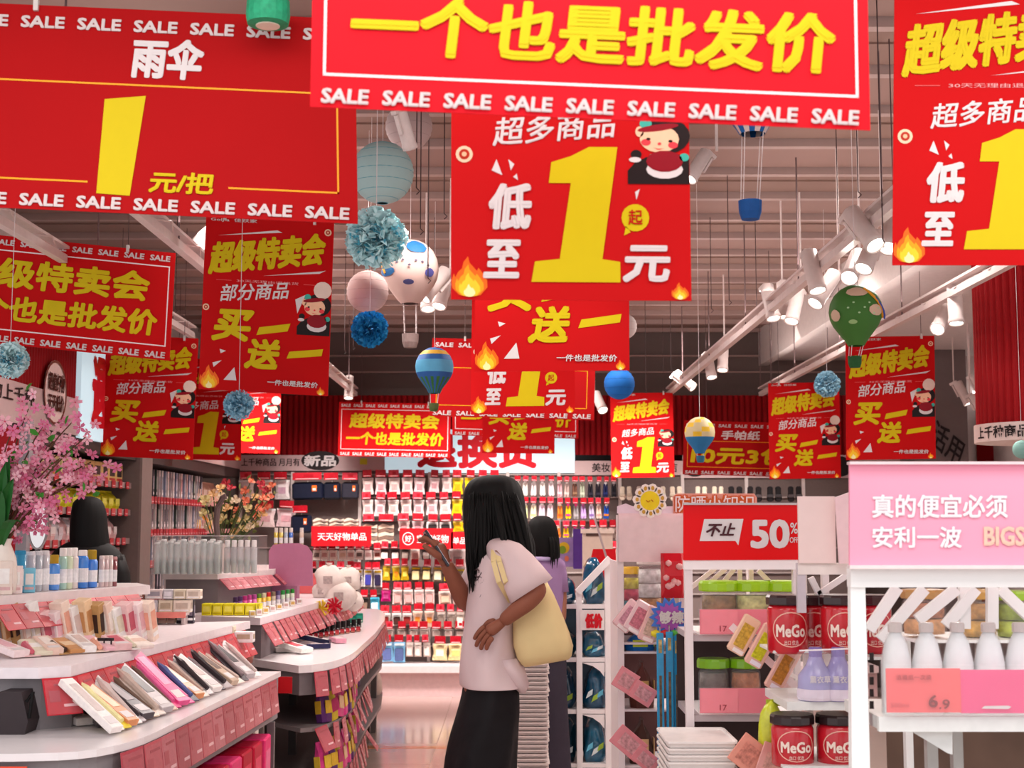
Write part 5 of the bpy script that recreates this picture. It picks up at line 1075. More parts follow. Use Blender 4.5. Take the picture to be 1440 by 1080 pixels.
# acrylic holders at the far end of gondola A
for i, (x0, x1, y0, y1, c, lab) in enumerate(((305, 330, 880, 906, '#e8dcc4', 'cream patterned box between the two counters'), (331, 357, 888, 903, '#f2f0ee', 'white paper stack between the two counters'))):
    Y = 6.5; a, b = at(x0, y0, Y), at(x1, y1, Y); item('carton', (b.x - a.x, .06, a.z - b.z), [c, '#b8a890', '#fff'], ((a.x + b.x) / 2, Y, b.z), 0, lab, 'box')
for i, (px, c, lab) in enumerate(((306, '#d8404c', 'red topped clear jar at the end of the lower tray'), (343, '#b86450', 'clear round jar with silver lid at the end of the lower tray'))):
    p = onz(px, 935, .801); q = thing('candle_jar', (p.x, p.y, .801), lab, 'jar'); r_ = .05 if i else .045
    part('contents', MB().lathe(p, [(r_ * .8, .01), (r_ * .9, .04), (r_ * .8, .07 + .02 * i)], M(c, .5), 18), q, True); part('glass', MB().lathe(p, [(r_ * .8, 0), (r_, .01), (r_, .08), (r_ * .7, .095)], CLEAR, 20), q, True)
    part('lid', MB().lathe(p + Vector((0, 0, .095)), [(r_ * .72, 0), (r_ * .72, .02), (r_ * .5, .025)], [M('#d03844', .3), METAL][i], 18), q, False)
# red and pink bags stored under the front counter
r = thing('storage_shelf', (-1.3, 5.3, 0), 'low shelf under the front counter that carries the red bags', 'shelf'); part('board', MB().bx(-1.34, -1.03, 4.6, 6.3, .3, .32, M('#6c6264', .4)), r); part('board', MB().bx(-1.34, -1.03, 4.6, 6.3, .05, .07, M('#6c6264', .4)), r)
for j in range(2): part('upright', MB().bx(-1.06, -1.03, 4.6 + j * 1.67, 4.63 + j * 1.67, 0, .6, M('#7a7274', .4)), r)
for i in range(8):
    Y = 4.75 + i * .195; item('gift_bag', (.2, .17, .24), [['#c01438', '#e04868', '#8a0c24'], ['#e83878', '#f078a0', '#a81848'], ['#b81030', '#d83858', '#780818']][i % 3], (-1.17 + .006 * i, Y, .322), U(-.06, .06), ordl(i, 8, 'red or pink bag on the shelf under the front counter', 'farthest', 'nearest', 'from the front'), 'bag', 'bags under the front counter')
for k, (z, t) in enumerate(((.33, 'CLEANSE|FACIAL|WIPES'), (.07, 'LOUD|WIPES|SOFT'))):
    Y = 6.42; a, b = at(351, 0, Y), at(379, 0, Y); q = thing('wipes_pack', ((a.x + b.x) / 2, Y, z), ['upper white wipes pack with black lettering between the counters', 'lower white wipes pack with yellow stripe between the counters'][k], 'pack', 'white wipes packs')
    part('pack_body', MB().bbox(((a.x + b.x) / 2, Y, z + .12), (b.x - a.x, .1, .24), M('#ece6de', .45), .1), q); s = Sheet(Vector((a.x, Y - .052, z + .23)), Vector((b.x, Y - .052, z + .23)), Vector((a.x, Y - .052, z)))
    for j, w_ in enumerate(t.split('|')): s.text((q, 'lettering'), w_, .08, .12 + .22 * j, .92, .3 + .22 * j, INK, .03)
    mb = MB(); s.rect(mb, .1, .82, .9, .92, M('#b8c030', .4)); part('yellow_stripe', mb, q)
q = thing('small_rack', (at(365, 0, 6.5).x, 6.5, 0), 'narrow dark rack with two shelves that carries the wipes packs', 'rack'); a, b = at(350, 0, 6.5), at(384, 0, 6.5)
for z in (.05, .31): part('shelf', MB().bx(a.x, b.x, 6.36, 6.6, z, z + .018, M('#6c6460', .4)), q)
for x in (a.x, b.x - .015): part('upright', MB().bx(x, x + .015, 6.56, 6.6, 0, .62, M('#7a706c', .4)), q)
# snack pouches on the low shelves of the second counter
SN2 = [['#d8408c', '#e8c840', '#f0a0c8'], ['#5c2c6c', '#d8b030', '#c04890'], ['#c8b030', '#b02c60', '#f0e070'], ['#d04c84', '#e0b890', '#e870a0']]
for k, z in enumerate((.24, .5)):
    ip = inset(lowB, .2)[5:12]; L = [Vector((p[0], p[1], 0)) for p in ip]; n = 9
    for i in range(n):
        t = i / (n - 1) * (len(L) - 1); j = min(int(t), len(L) - 2); p = L[j].lerp(L[j + 1], t - j); d = L[j + 1] - L[j]
        item('snack_pouch', (.06, .13, .17), SN2[(i + k) % 4], (p.x, p.y, z + .001), math.atan2(d.y, d.x) - math.pi / 2, ordl(i, n, 'colourful snack pouch on the %s low shelf of the second counter' % ['bottom', 'upper'][k], 'farthest', 'nearest', 'from the front'), 'pouch', 'snack pouches under the second counter', rot=(U(-.2, .2), -.12, math.atan2(d.y, d.x) - math.pi / 2))
# white sacks at the far end, on the floor
for i, (px, py, rp, c_, lab) in enumerate(((508, 950, 26, '#efe4da', 'big white sack at the far end of the second counter'), (522, 962, 20, '#ead8cc', 'smaller white sack beside the aisle'), (505, 1000, 20, '#ecd8cc', 'pinkish white sack below the big white one'))):
    Y = 10.35; c = at(px, py, Y); rr = rp * Y / F; q = thing('white_sack', (c.x, c.y, c.z - rr), lab, 'sack', 'white sacks at the far end of the second counter')
    part('soft_body', blob(c, rr * .8, rr * .7, rr * 1.1, 20 + i, M(c_, .6, noise=.08), amp=.08), q, True); part('red_label', MB().box((c.x - rr * .4, c.y - rr * .66, c.z - rr * .1), (rr * .5, .006, rr * 1.0), M('#c81428', .4)), q)
    part('tied_top', MB().lathe((c.x, c.y, c.z + rr * 1.0), [(rr * .12, 0), (rr * .1, rr * .1), (rr * .3, rr * .3)], M(c_, .6), 8), q)
q = thing('sack_stand', (at(510, 0, 10.35).x, 10.35, 0), 'low dark stand under the white sacks', 'stand'); a, b = at(488, 0, 10.35), at(532, 0, 10.35)
part('platform', MB().bx(a.x, b.x, 10.2, 10.5, .2, .23, M('#5c5250', .5)), q)
for x in (a.x, b.x - .02): part('leg', MB().bx(x, x + .02, 10.22, 10.26, 0, .2, M('#5c5250', .5)), q)
# rose bouquet and dark mirror edge on the second counter
c0 = onz(325, 800, 1.2) + Vector((0, .2, 0)); c0 = Vector((at(325, 0, 7.75).x, 7.75, 1.2))
r = thing('rose_bouquet', c0, 'bouquet of orange, red and cream artificial roses above the clear cups', 'flowers')
part('vase', MB().lathe(c0, [(.04, 0), (.045, .03), (.035, .12), (.045, .15), (.035, .15), (.03, .02)], M('#c8b8b0', .3), 14), r, True)
mb = MB(); RS = []
for k, (a_, b_) in enumerate((('#d86a4c', '#e89070'), ('#b83040', '#d05058'), ('#e4ccaa', '#f0e2c8'), ('#d8a868', '#ecc898'), ('#c8b478', '#dccc98'))):
    m = MB(); 
    for j in range(9):
        t = j * 2.4; rr = .35 + .07 * j; h = .9 - .08 * j
        m.add([(0, 0, .1), (rr * math.cos(t - .5), rr * math.sin(t - .5), h * .6), (rr * 1.15 * math.cos(t - .2), rr * 1.15 * math.sin(t - .2), h), (rr * 1.15 * math.cos(t + .2), rr * 1.15 * math.sin(t + .2), h), (rr * math.cos(t + .5), rr * math.sin(t + .5), h * .6)], [(0, 1, 2, 3, 4)], M(a_ if j % 2 else b_, .6))
    RS.append(m.data('rose_head'))
RP = [(318, 680, 1), (324, 688, 1), (345, 690, 0), (352, 678, 0), (366, 682, 1), (375, 690, 1), (382, 684, 0), (300, 695, 3), (312, 700, 2), (330, 703, 2), (344, 705, 0), (358, 700, 3), (370, 702, 0), (380, 700, 0), (296, 710, 2), (306, 718, 4), (320, 716, 3), (334, 718, 0), (348, 716, 4), (362, 716, 0), (374, 714, 0), (286, 722, 4), (300, 728, 2), (314, 730, 4), (330, 732, 3), (345, 730, 4), (358, 728, 0), (368, 724, 3), (292, 740, 2), (340, 745, 4), (352, 742, 2), (330, 750, 3), (360, 738, 4), (310, 688, 3), (288, 704, 4)]
for i, (px, py, k) in enumerate(RP):
    e = at(px, py, 7.75 + rnd_.uniform(-.1, .1)); mb.tube([c0 + Vector((0, 0, .1)), (c0 + e) / 2 + Vector((0, 0, .03)), e], .003, M('#4a5a30', .6), 4)
    o = link('rose_head', RS[k], r, e - c0); s_ = rnd_.uniform(.026, .036); o.scale = (s_,) * 3; o.rotation_euler = (rnd_.uniform(.5, 1.6), rnd_.uniform(-.5, .5), rnd_.uniform(-.8, .8))
part('stems', mb, r)
LF2 = MB().add([(0, 0, 0), (.3, .3, .1), (.2, .7, .08), (0, 1, 0), (-.2, .7, .08), (-.3, .3, .1)], [(0, 1, 2, 3), (0, 3, 4, 5)], M('#7a8048', .6, noise=.15)).data('leaf')
for i in range(46):
    px, py, k = rnd_.choice(RP); e = at(px + rnd_.uniform(-10, 10), py + rnd_.uniform(-6, 12), 7.78); o = link('leaf', LF2, r, e - c0); s_ = rnd_.uniform(.03, .05); o.scale = (s_,) * 3; o.rotation_euler = (rnd_.uniform(0, 6), rnd_.uniform(0, 6), rnd_.uniform(0, 6))
c = at(309, 725, 7.3); r = thing('desk_mirror', (c.x, 7.45, 1.2), 'dark curved frame edge in front of the rose bouquet', 'frame')
mb = MB().tube([at(306, 756, 7.42), at(304, 735, 7.42), at(306, 715, 7.42), at(313, 700, 7.42), at(318, 698, 7.42)], .016, M('#5c4a48', .5), 8); part('frame', mb, r); part('foot', MB().bar(at(306, 756, 7.42), (at(306, 756, 7.42).x, 7.42, 1.2), .025, M('#5c4a48', .5)), r)
# thin bottles with a red card
for i, (px, c_, nm) in enumerate(((388, '#c8b048', 'olive'), (395, '#c0a840', 'olive yellow'), (402, '#98a0b0', 'grey blue'), (409, '#2c5cb0', 'blue'), (424, '#c8b0a0', 'beige'))):
    Y = 8.6; a = at(px, 768, Y); bot('slim_bottle', .012, .11, c_, '#e0d8d0', .25, 'can', (a.x, Y, a.z), nm + ' slim bottle behind the mauve card', 'slim bottles behind the mauve card')
Y = 8.6; a, b = at(383, 769, Y), at(430, 769, Y); q = thing('bottle_stand', ((a.x + b.x) / 2, Y, 1.0), 'raised stand with a red card that holds the slim bottles', 'stand')
part('platform', MB().bx(a.x, b.x, Y - .05, Y + .06, a.z - .02, a.z - .001, M('#d8c8c4', .4)), q); part('leg', MB().bx((a.x + b.x) / 2 - .01, (a.x + b.x) / 2 + .01, Y, Y + .02, 1.0, a.z - .02, M('#a89c98', .4)), q); part('red_card', MB().bx(a.x + .01, at(413, 0, Y).x, Y - .06, Y - .055, a.z - .045, a.z + .005, M('#b81018', .4)), q)

# ------------------------------------------------------------------ racks on the right
WF = M('#f6f0f0', .35, noise=.02); WF2 = M('#e6dcdd', .4, noise=.02)
def X(px, Y): return at(px, 738, Y).x
def Z(py, Y): return at(720, py, Y).z
def pbar(mb, px0, py0, px1, py1, wpx, Y, dep, m):
    a, b = at(px0, py0, Y), at(px1, py1, Y); mb.bar(a, b, wpx * Y / F, m, (0, 1, 0), dep); return mb
def pbox(mb, x0, x1, y0, y1, Y, dep, m, back=True):
    a, b = at(x0, y0, Y), at(x1, y1, Y); mb.bx(a.x, b.x, Y, Y + dep, b.z, a.z, m); return mb
# --- rack with blue packs (far), px 768..862
Y = 7.7; q = thing('side_rack', (X(815, Y), Y, 0), 'white rack of blue packs right of the woman\'s bag, with slanted top', 'rack')
for x0, x1, ytop in ((810, 818, 830), (850, 858, 786)): a = at(x0, ytop, Y); part('post', MB().bx(X(x0, Y), X(x1, Y), Y, Y + .04, 0, Z(ytop, Y), WF), q)
part('slanted_rail', pbar(MB(), 812, 833, 858, 785, 9, Y, .04, WF), q)
part('back_panel', MB().bx(X(770, Y), X(856, Y), Y + .43, Y + .44, 0, Z(855, Y), M('#30404c', .5, noise=.4, scale=9)), q); part('back_post', MB().bx(X(866, Y), X(872, Y), Y + .1, Y + .14, 0, Z(800, Y), WF2), q)
for py in (853, 928, 1001, 1077): part('shelf', MB().bx(X(768, Y), X(857, Y), Y + .006, Y + .42, Z(py + 3, Y), Z(py - 3, Y), WF), q)
for py in (928, 1001, 1077):   # curved gussets under each shelf
    pts = [at(818, py + 4, Y), at(850, py + 4, Y), at(850, py + 24, Y), at(844, py + 16, Y), at(834, py + 9, Y)]
    part('gusset', MB().prism([(p.x, p.z) for p in pts], Y + .005, Y + .02, WF), q)
part('sign_panel', pbox(MB(), 816, 850, 858, 886, Y - .012, .01, M('#efe6e4', .4)), q)
s = Sheet(at(818, 860, Y - .013), at(849, 860, Y - .013), at(818, 885, Y - .013)); mw = MB(); s.text(mw, '低价', .15, .1, .95, .95, LRED, .06); part('lettering', mw, q)
BL = [M(c, .15, noise=.45, scale=25, coat=.5) for c in ('#0f3c58', '#145070', '#0f3444', '#1c6484')]; YG_ = M('#9cc040', .3, noise=.3); 
n = 0
def slump(c, w_, d_, h, seed, m):
    rr = random.Random(seed); R_ = []; ph = [rr.uniform(0, 6) for _ in range(5)]; lx = rr.uniform(-.3, .3)
    for i in range(8):
        t = i / 7; e = (1 - .62 * t ** 7) ** .5 if i < 7 else .55; q = (.86 + .14 * math.sin(math.pi * min(1, t * 2.2))) * max(e, .05)
        ring = []
        for j in range(14):
            a = 2 * math.pi * j / 14; f = 1 + .09 * math.sin(3 * a + ph[0] + t * 5) + .07 * math.sin(5 * a + ph[1] - t * 4)
            x = math.copysign(abs(math.cos(a)) ** .6, math.cos(a)); y = math.copysign(abs(math.sin(a)) ** .7, math.sin(a))
            ring.append((c[0] + w_ * (x * q * f + lx * t * t), c[1] + d_ * y * q * f, c[2] + h * t * (1 + .05 * math.sin(2 * a + ph[2]))))
        R_.append(ring)
    return MB().rings(R_, m)
for k, (py0, py1) in enumerate(((838, 850), (892, 925), (945, 998), (1018, 1073))):
    for j, px in enumerate((790, 834)):
        y0_ = py0 if k else (815, 790)[j]; yy = Y + .14; zb_ = Z((853, 928, 1001, 1077)[k], Y) + .0125; h = (py1 - y0_) * yy / F; cx = X(px, yy); hw = (19, 16)[j] * yy / F
        t = thing('blue_pack', (cx, yy, zb_), ('left', 'right')[j] + ' shiny dark blue bag on the %s shelf of the slanted rack' % ['top', 'second', 'third', 'lowest'][k], 'bag', 'blue bags on the slanted rack')
        part('foil_bag', slump((cx, yy, zb_), hw * 1.02, .11, h, n, BL[n % 4]), t, True)
        for kk in range(3):
            x = cx + hw * (-.5 + .45 * kk); z = zb_ + h * (.16 + .1 * ((kk + n) % 2)); part('bright_print', MB().add([(x - hw * .3, yy - .116, z), (x + hw * .25, yy - .117, z + h * .1), (x + hw * .3, yy - .112, z + h * .24), (x - hw * .1, yy - .113, z + h * .16)], [(0, 1, 2, 3)], [YG_, M('#6cc4e0', .3, noise=.2), M('#d8ecf0', .3, noise=.2)][(kk + n) % 3]), t)
        n += 1
# posters and goods behind the rack: purple balloons pack, beige folder, red sign
Y = 9.6; q = thing('picture_card', at(788, 797, Y), 'lilac picture card with a yellow balloon print behind the slanted rack', 'card')
part('card', pbox(MB(), 780, 806, 756, 797, Y, .01, M('#a890c8', .5, noise=.15)), q); mb = MB(); sh = Sheet(at(780, 756, Y - .002), at(806, 756, Y - .002), at(780, 797, Y - .002)); sh.ell(mb, .5, .35, .3, .2, M('#e0c030', .5)); sh.ell(mb, .42, .42, .2, .14, M('#78a030', .5), .003); sh.ell(mb, .65, .72, .12, .1, M('#e08068', .5)); part('print', mb, q)
part('stand', MB().bx(X(790, Y), X(796, Y), Y + .02, Y + .04, 0, Z(790, Y), WF2), q); mb = pbox(MB(), 806, 820, 744, 800, Y - .03, .02, M('#5c3c98', .5, noise=.1)); part('purple_side', mb, q)
Y = 9.2; q = thing('beige_binder', at(840, 790, Y), 'beige box with a handle hole standing behind the slanted rack', 'box')
part('box', pbox(MB(), 820, 862, 750, 812, Y, .12, M('#d8c4b4', .5)), q); part('handle_hole', pbox(MB(), 824, 842, 749, 754, Y - .004, .004, M('#5a443c', .6)), q); part('lid', pbox(MB(), 818, 864, 744, 750, Y - .01, .14, M('#e0cec0', .5)), q); part('stand', MB().bx(X(826, Y), X(856, Y), Y + .02, Y + .1, 0, Z(812, Y), WF2), q)
Y = 8.6; q = thing('red_sign', at(845, 800, Y), 'slanted red sign on a thin pole rising from the slanted rack', 'sign')
mb = MB().prism([(at(a, b, Y).x, at(a, b, Y).z) for a, b in ((826, 806), (834, 772), (866, 772), (866, 800), (860, 830), (822, 830))], Y, Y + .01, M('#d8101c', .4)); part('panel', mb, q)
part('pole', MB().bar(at(836, 728, Y - .05), at(853, 785, Y - .05), .012, M('#b8a8a8', .3, .5)), q); part('stand', MB().bx(X(838, Y), X(846, Y), Y + .012, Y + .03, 0, Z(828, Y), WF2), q)
# --- stack of ribbed white baskets, px 724..770
Y = 7.0; nb = 36; zt_ = Z(925, Y)
pr = thing('nested_basket', (0, 0, 0), 'basket', 'basket')
w_ = 46 * Y / F; mb = MB(); RM = M('#d8ccc8', .45, noise=.03)
mb.rings([[(x * w_ / 2 * k, y * .16 * k, z) for x, y in ((-1, -.85), (-.9, -1), (.9, -1), (1, -.85), (1, .85), (.9, 1), (-.9, 1), (-1, .85))] for z, k in ((0, .9), (.012, .93), (.012, 1.0), (.018, 1.0), (.018, .93))], RM); part('shell', mb, pr)
pr2 = Pool(pr)
for i in range(nb): pr2.put((X(748, Y) + U(-.004, .004), Y + .1, .02 + i * (zt_ - .04) / nb), (0, 0, 0), ('topmost' if i == nb - 1 else 'lowest' if i == 0 else '%s from the floor' % ORD[i]) + ' white ribbed basket of the stack behind the woman' , 'stacked white baskets behind the woman')
# --- rack F, px 866..962
Y = 5.5; q = thing('header_rack', (X(915, Y), Y, 0), 'tall white rack with a blank pale header under the sun shaped sign', 'rack')
part('header_board', pbox(MB(), 870, 963, 722, 790, Y, .02, M('#e9cfd0', .45)), q)
for x0 in (868, 956): part('post', MB().bx(X(x0, Y), X(x0 + 9, Y), Y + .02, Y + .06, 0, Z(724, Y), WF2), q)
for py in (862, 905, 918, 1000, 1080): part('shelf', MB().bx(X(872, Y), X(960, Y), Y + .05, Y + .4, Z(py + 3, Y), Z(py, Y), WF2), q)
part('back_panel', MB().bx(X(872, Y), X(958, Y), Y + .42, Y + .43, 0, Z(800, Y), M('#6a4a48', .6, noise=.3, scale=8)), q); part('side_panel', MB().bx(X(868, Y), X(870, Y), Y + .06, Y + .42, 0, Z(790, Y), WF2), q)
Y = 5.48; r = thing('sun_sign', at(965, 722, Y), 'cut out sign with a smiling sun and orange outlined characters on the pale header', 'sign')
mb = MB(); pts = [(868, 722), (868, 712), (880, 708), (890, 712), (962, 712), (975, 703), (1058, 703), (1068, 712), (1070, 722)]
part('cloud_board', MB().prism([(at(a, b, Y).x, at(a, b, Y).z) for a, b in pts], Y, Y + .008, M('#ecd4e0', .5)), r); c = at(914, 704, Y - .012)
ps = 18 * Y / F; mb = MB()
for j in range(11):
    t = j * 2 * math.pi / 11 + .2; mb.lathe((0, 0, 0), [(0, 0)], GREY, 3) if False else None
    cx, cz = c.x + ps * math.cos(t), c.z + ps * math.sin(t); mb.prism([(cx + ps * .36 * math.cos(a * .785), cz + ps * .36 * math.sin(a * .785)) for a in range(8)], c.y + .002, c.y + .008, M('#f4e8e0', .5)); 
    mb.prism([(cx + ps * .13 * math.cos(a * .785), cz + ps * .17 * math.sin(a * .785)) for a in range(8)], c.y - .001, c.y + .002, M('#c89a3c', .5))
part('sun_petals', mb, r); mb = MB().prism([(c.x + ps * .75 * math.cos(a * .3927), c.z + ps * .75 * math.sin(a * .3927)) for a in range(16)], c.y - .003, c.y + .001, M('#ecd020', .5)); part('sun_face', mb, r)
mb = MB(); mb.tube([(c.x - ps * .3, c.y - .004, c.z + .002), (c.x - ps * .15, c.y - .005, c.z - .006), (c.x, c.y - .004, c.z)], .0018, M('#c87818', .5), 4); mb.tube([(c.x + ps * .1, c.y - .004, c.z + .004), (c.x + ps * .25, c.y - .005, c.z - .004)], .0018, M('#c87818', .5), 4); part('smile', mb, r)
s = Sheet(at(948, 695, Y - .01), at(1062, 695, Y - .01), at(948, 722, Y - .01)); s.text((r, 'lettering_outline'), '防晒小知识', 0, 0, 1, 1, M('#d8622c', .5), .12, 0, 0, .001); s.text((r, 'lettering'), '防晒小知识', .012, .06, .988, .94, M('#f6dede', .5), .012, 0, 0, .006)
part('lettering_board', MB().prism([(at(a, b, Y).x, at(a, b, Y).z) for a, b in ((946, 722), (946, 698), (952, 694), (1060, 694), (1064, 700), (1064, 722))], Y - .008, Y, M('#e8a090', .5)), r)
part('stake', MB().bx(X(910, Y), X(914, Y), Y + .01, Y + .015, Z(728, Y), Z(705, Y), WF2), r)
# goods on rack F
def jar(px, py0, py1, rp, Y, body, lid, lidf, label, group, cat='jar', content=None, band=None, text=None, lidr=1.05, name='candy_jar', lift=0):
    """clear or coloured jar: screw lid, contents, label"""
    c = at(px, py1, Y); r_ = rp * Y / F; h = (py1 - py0) * Y / F; t = thing(name, (c.x, Y, c.z), label, cat, group); hl = h * lidf
    if content:
        for j, cc in enumerate(content): part('contents', MB().lathe((c.x, Y, c.z), [(r_ * .9, .003 + j * (h - hl) * .9 / len(content)), (r_ * .93, (j + .5) * (h - hl) * .9 / len(content)), (r_ * .88, (j + 1) * (h - hl) * .9 / len(content) - .001)], M(cc, .5, noise=.5, scale=45, bump=.6), 16), t, True)
        wall = part('jar_wall', MB().lathe((c.x, Y, c.z), [(r_ * .9, 0), (r_, h * .05), (r_, (h - hl) * .88), (r_ * .86, h - hl)], CLEAR, 20), t, True)
    else: wall = part('jar_wall', MB().lathe((c.x, Y, c.z), [(r_ * .9, 0), (r_, h * .05), (r_ * 1.0, (h - hl) * .9), (r_ * .9, h - hl)], M(body, .22, noise=.1, coat=.4), 22), t, True)
    part('lid', MB().lathe((c.x, Y, c.z), [(r_ * lidr * .97, h - hl), (r_ * lidr, h - hl * .9), (r_ * lidr, h - hl * .25), (r_ * lidr * .93, h), (r_ * .2, h)], M(lid, .3, coat=.3), 28, True, 14, .012), t, False)
    def wrap(vs, fs, z0, z1, half, off, m, nm):
        P = [(c.x + (r_ + off) * math.sin((a - .5) * 2 * half), Y - (r_ + off) * math.cos((a - .5) * 2 * half), c.z + z0 + (z1 - z0) * b) for a, b in vs]; part(nm, MB().add(P, fs, m), wall)
    if band:
        g = [(i / 8, b) for i in range(9) for b in (0, 1)]; wrap(g, [(2 * i, 2 * i + 2, 2 * i + 3, 2 * i + 1) for i in range(8)], h * .04, h * .34, 1.1, .0012, M(band, .4, noise=.08), 'paper_label')
    if text:
        cv = [(.5 + .5 * math.cos(i * .2618), .5 + .5 * math.sin(i * .2618)) for i in range(24)]; ci = [(.5 + .47 * math.cos(i * .2618), .5 + .47 * math.sin(i * .2618)) for i in range(24)]
        wrap(cv + ci, [(i, (i + 1) % 24, 24 + (i + 1) % 24, 24 + i) for i in range(24)], h * .12, h * .72, .95, .0012, M('#f0b8a8', .5), 'printed_ring')
        vs, fs = text2d(text); 
        for k_, (dx, dy) in enumerate(((0, 0), (.012, .04), (-.012, -.04), (.012, -.04), (-.012, .04))): P_ = [(a + dx, b + dy) for a, b in vs]; wrap(P_, fs, h * .3, h * .5, .72, .002 + k_ * .0002, M('#f4e0d4', .5), 'lettering' ) if k_ == 0 else wrap(P_, fs, h * .3, h * .5, .72, .002 + k_ * .0002, M('#f4e0d4', .5), 'lettering_weight')
        vs, fs = text2d('出口 优选'); wrap(vs, fs, h * .16, h * .24, .34, .002, M('#f4e0d4', .5), 'small_lettering')
    return t
Y = 5.62; zsh = Z(862, 5.5)
jar(914, 784, 861, 17, 5.6, '', '#d8d0cc', .14, 'tall clear jar of white and gold sweets on rack with blank header', 'tall jars on the header rack', content=['#a8743c', '#f0e2d0', '#e8dcc8'], name='candy_jar')
jar(888, 798, 861, 11, 5.65, '', '#e8c038', .16, 'small jar of mixed sweets left of the tall clear jar', 'tall jars on the header rack', content=['#2c8ca0', '#c84060', '#e0c040'])
q = thing('treat_pouch', at(944, 842, 5.48), 'red hanging pouch with pink pattern at the right of the header rack', 'pouch'); mb = MB(); a, b = at(929, 778, 5.46), at(962, 841, 5.46)
mb.rings([[(x, y, z) for x, y in ((a.x, 5.46), (a.x + .01, 5.46 - t), (b.x - .01, 5.46 - t), (b.x, 5.46), (b.x - .01, 5.47), (a.x + .01, 5.47))] for z, t in ((b.z, .004), (b.z + .03, .03), ((a.z + b.z) / 2, .04), (a.z - .03, .025), (a.z, .003))], M('#c81828', .3, noise=.06)); part('pouch', mb, q)
rr = random.Random(4)
for i in range(9): x = rr.uniform(a.x + .012, b.x - .012); z = rr.uniform(b.z + .035, a.z - .03); part('printed_bear', MB().lathe((x, 5.421, z), [(.0, -.012), (.012, -.004), (.012, .006), (.0, .014)], M('#ecaaa8', .5, noise=.2), 7), q, True)
def tiltpack(px, py, wp, hp, Y, ang, cols, label, group, name='clipped_pack', inner='contents', tag_=True, th=.02):
    """pack seen frontally, turned by ang in its own plane"""
    c = at(px, py, Y); w_, h = wp * Y / F, hp * Y / F; t = thing(name, c, label, 'pack', group)
    mb = MB(); mb.bbox((0, 0, 0), (w_, th, h), M(cols[0], .25, noise=.08, scale=40, coat=.3), .3); t.rotation_euler = (0, math.radians(ang), 0); link('wrapper', mb.data('wrapper'), t, (0, 0, 0))
    mb = MB(); mb.box((0, -th / 2 - .001, -h * .02), (w_ * .6, .002, h * .62), M(cols[1], .4, noise=.5, scale=90)); link(inner, mb.data(inner), t, (0, 0, 0))
    if tag_: mb = MB(); mb.box((w_ * .1, -th / 2 - .003, -h * .42), (w_ * .6, .002, h * .1), M(cols[2], .4)); link('label_strip', mb.data('label_strip'), t, (0, 0, 0))
    return t
tiltpack(884, 866, 26, 44, 5.44, 38, ['#ecc4c8', '#e090a0', '#f4e8e8'], 'pink patterned pack tilted on the upper left of the header rack', 'tilted packs on the header rack')
tiltpack(898, 868, 26, 46, 5.4, 30, ['#ecccd0', '#d87888', '#f4ecec'], 'second pink patterned pack beside the starburst card', 'tilted packs on the header rack')
tiltpack(916, 878, 24, 50, 5.36, 22, ['#e8b8b4', '#e0a898', '#f4dcd8'], 'peach tilted pack left of the starburst card', 'tilted packs on the header rack')
for i, (px, py, w_, h, lab) in enumerate(((880, 957, 30, 30, 'plain pink price card tilted on the header rack, left one of two'), (904, 975, 26, 34, 'plain pink price card tilted on the header rack, right one of two'), (884, 1045, 30, 46, 'pink price card low on the header rack, left one'), (908, 1068, 24, 36, 'pink price card low on the header rack, right one'))):
    t = tiltpack(px, py, w_, h, 5.38 - .006 * i, -58 if i < 2 else -50, ['#d88088', '#dc8c90', '#e8a4a8'], lab, 'tilted price cards on the header rack', 'price_card', 'printed_panel', False, .006)
t = thing('starburst_card', at(940, 892, 5.34), 'blue and purple starburst header card with white and red characters', 'card'); c = at(941, 868, 5.34); mb = MB()
pts = []
for i in range(28): a = 2 * math.pi * i / 28; q_ = (.075, .056)[i % 2]; pts.append((c.x + q_ * math.cos(a), c.z + q_ * math.sin(a)))
part('starburst', MB().prism(pts, 5.335, 5.34, M('#4878d0', .4, noise=.1)), t); part('inner_burst', MB().prism([(c.x + (x - c.x) * .74, c.z + (z - c.z) * .74) for x, z in pts], 5.331, 5.335, M('#a858b0', .4)), t)
s = Sheet(Vector((c.x - .05, 5.33, c.z + .03)), Vector((c.x + .06, 5.33, c.z + .03)), Vector((c.x - .05, 5.33, c.z - .03))); s.text((t, 'lettering'), '够辣', .1, .1, .95, .9, WHT, .05)
for i, cc in enumerate(('#e0d038', '#d83838', '#58b048', '#e88830')): part('coloured_patch', MB().lathe((c.x - .05 + i * .033, 5.336, c.z - .06), [(0, -.016), (.02, -.006), (.02, .008), (0, .016)], M(cc, .4), 7), t, True)
for i, (px, y0, y1) in enumerate(((928, 890, 1072), (941, 888, 1060), (951, 892, 1064), (960, 896, 1060))):
    Yb = 5.3 + .012 * i; c = at(px, y0, Yb); h = (y1 - y0) * Yb / F; t = thing('stick_pack', c - Vector((0, 0, h)), ordl(i, 4, 'long bright blue stick pack hanging from the header rack'), 'pack', 'long blue stick packs')
    part('wrapper', MB().bbox((c.x, Yb, c.z - h / 2), (.026, .012, h), M('#2c98cc', .25, noise=.15, coat=.3), .2), t); part('window', MB().box((c.x, Yb - .0066, c.z - h * .62), (.009, .001, h * .6), M('#6a5a48', .4, noise=.6, scale=60)), t)
    part('printed_figure', MB().box((c.x, Yb - .0066, c.z - h * .1), (.012, .001, h * .1), M('#c8a870', .4, noise=.6, scale=80)), t); part('hook', MB().tube([(c.x, Yb, c.z), (c.x, Yb + .0, c.z + .02), (c.x, Yb + .1, c.z + .022)], .003, METAL, 5), t)
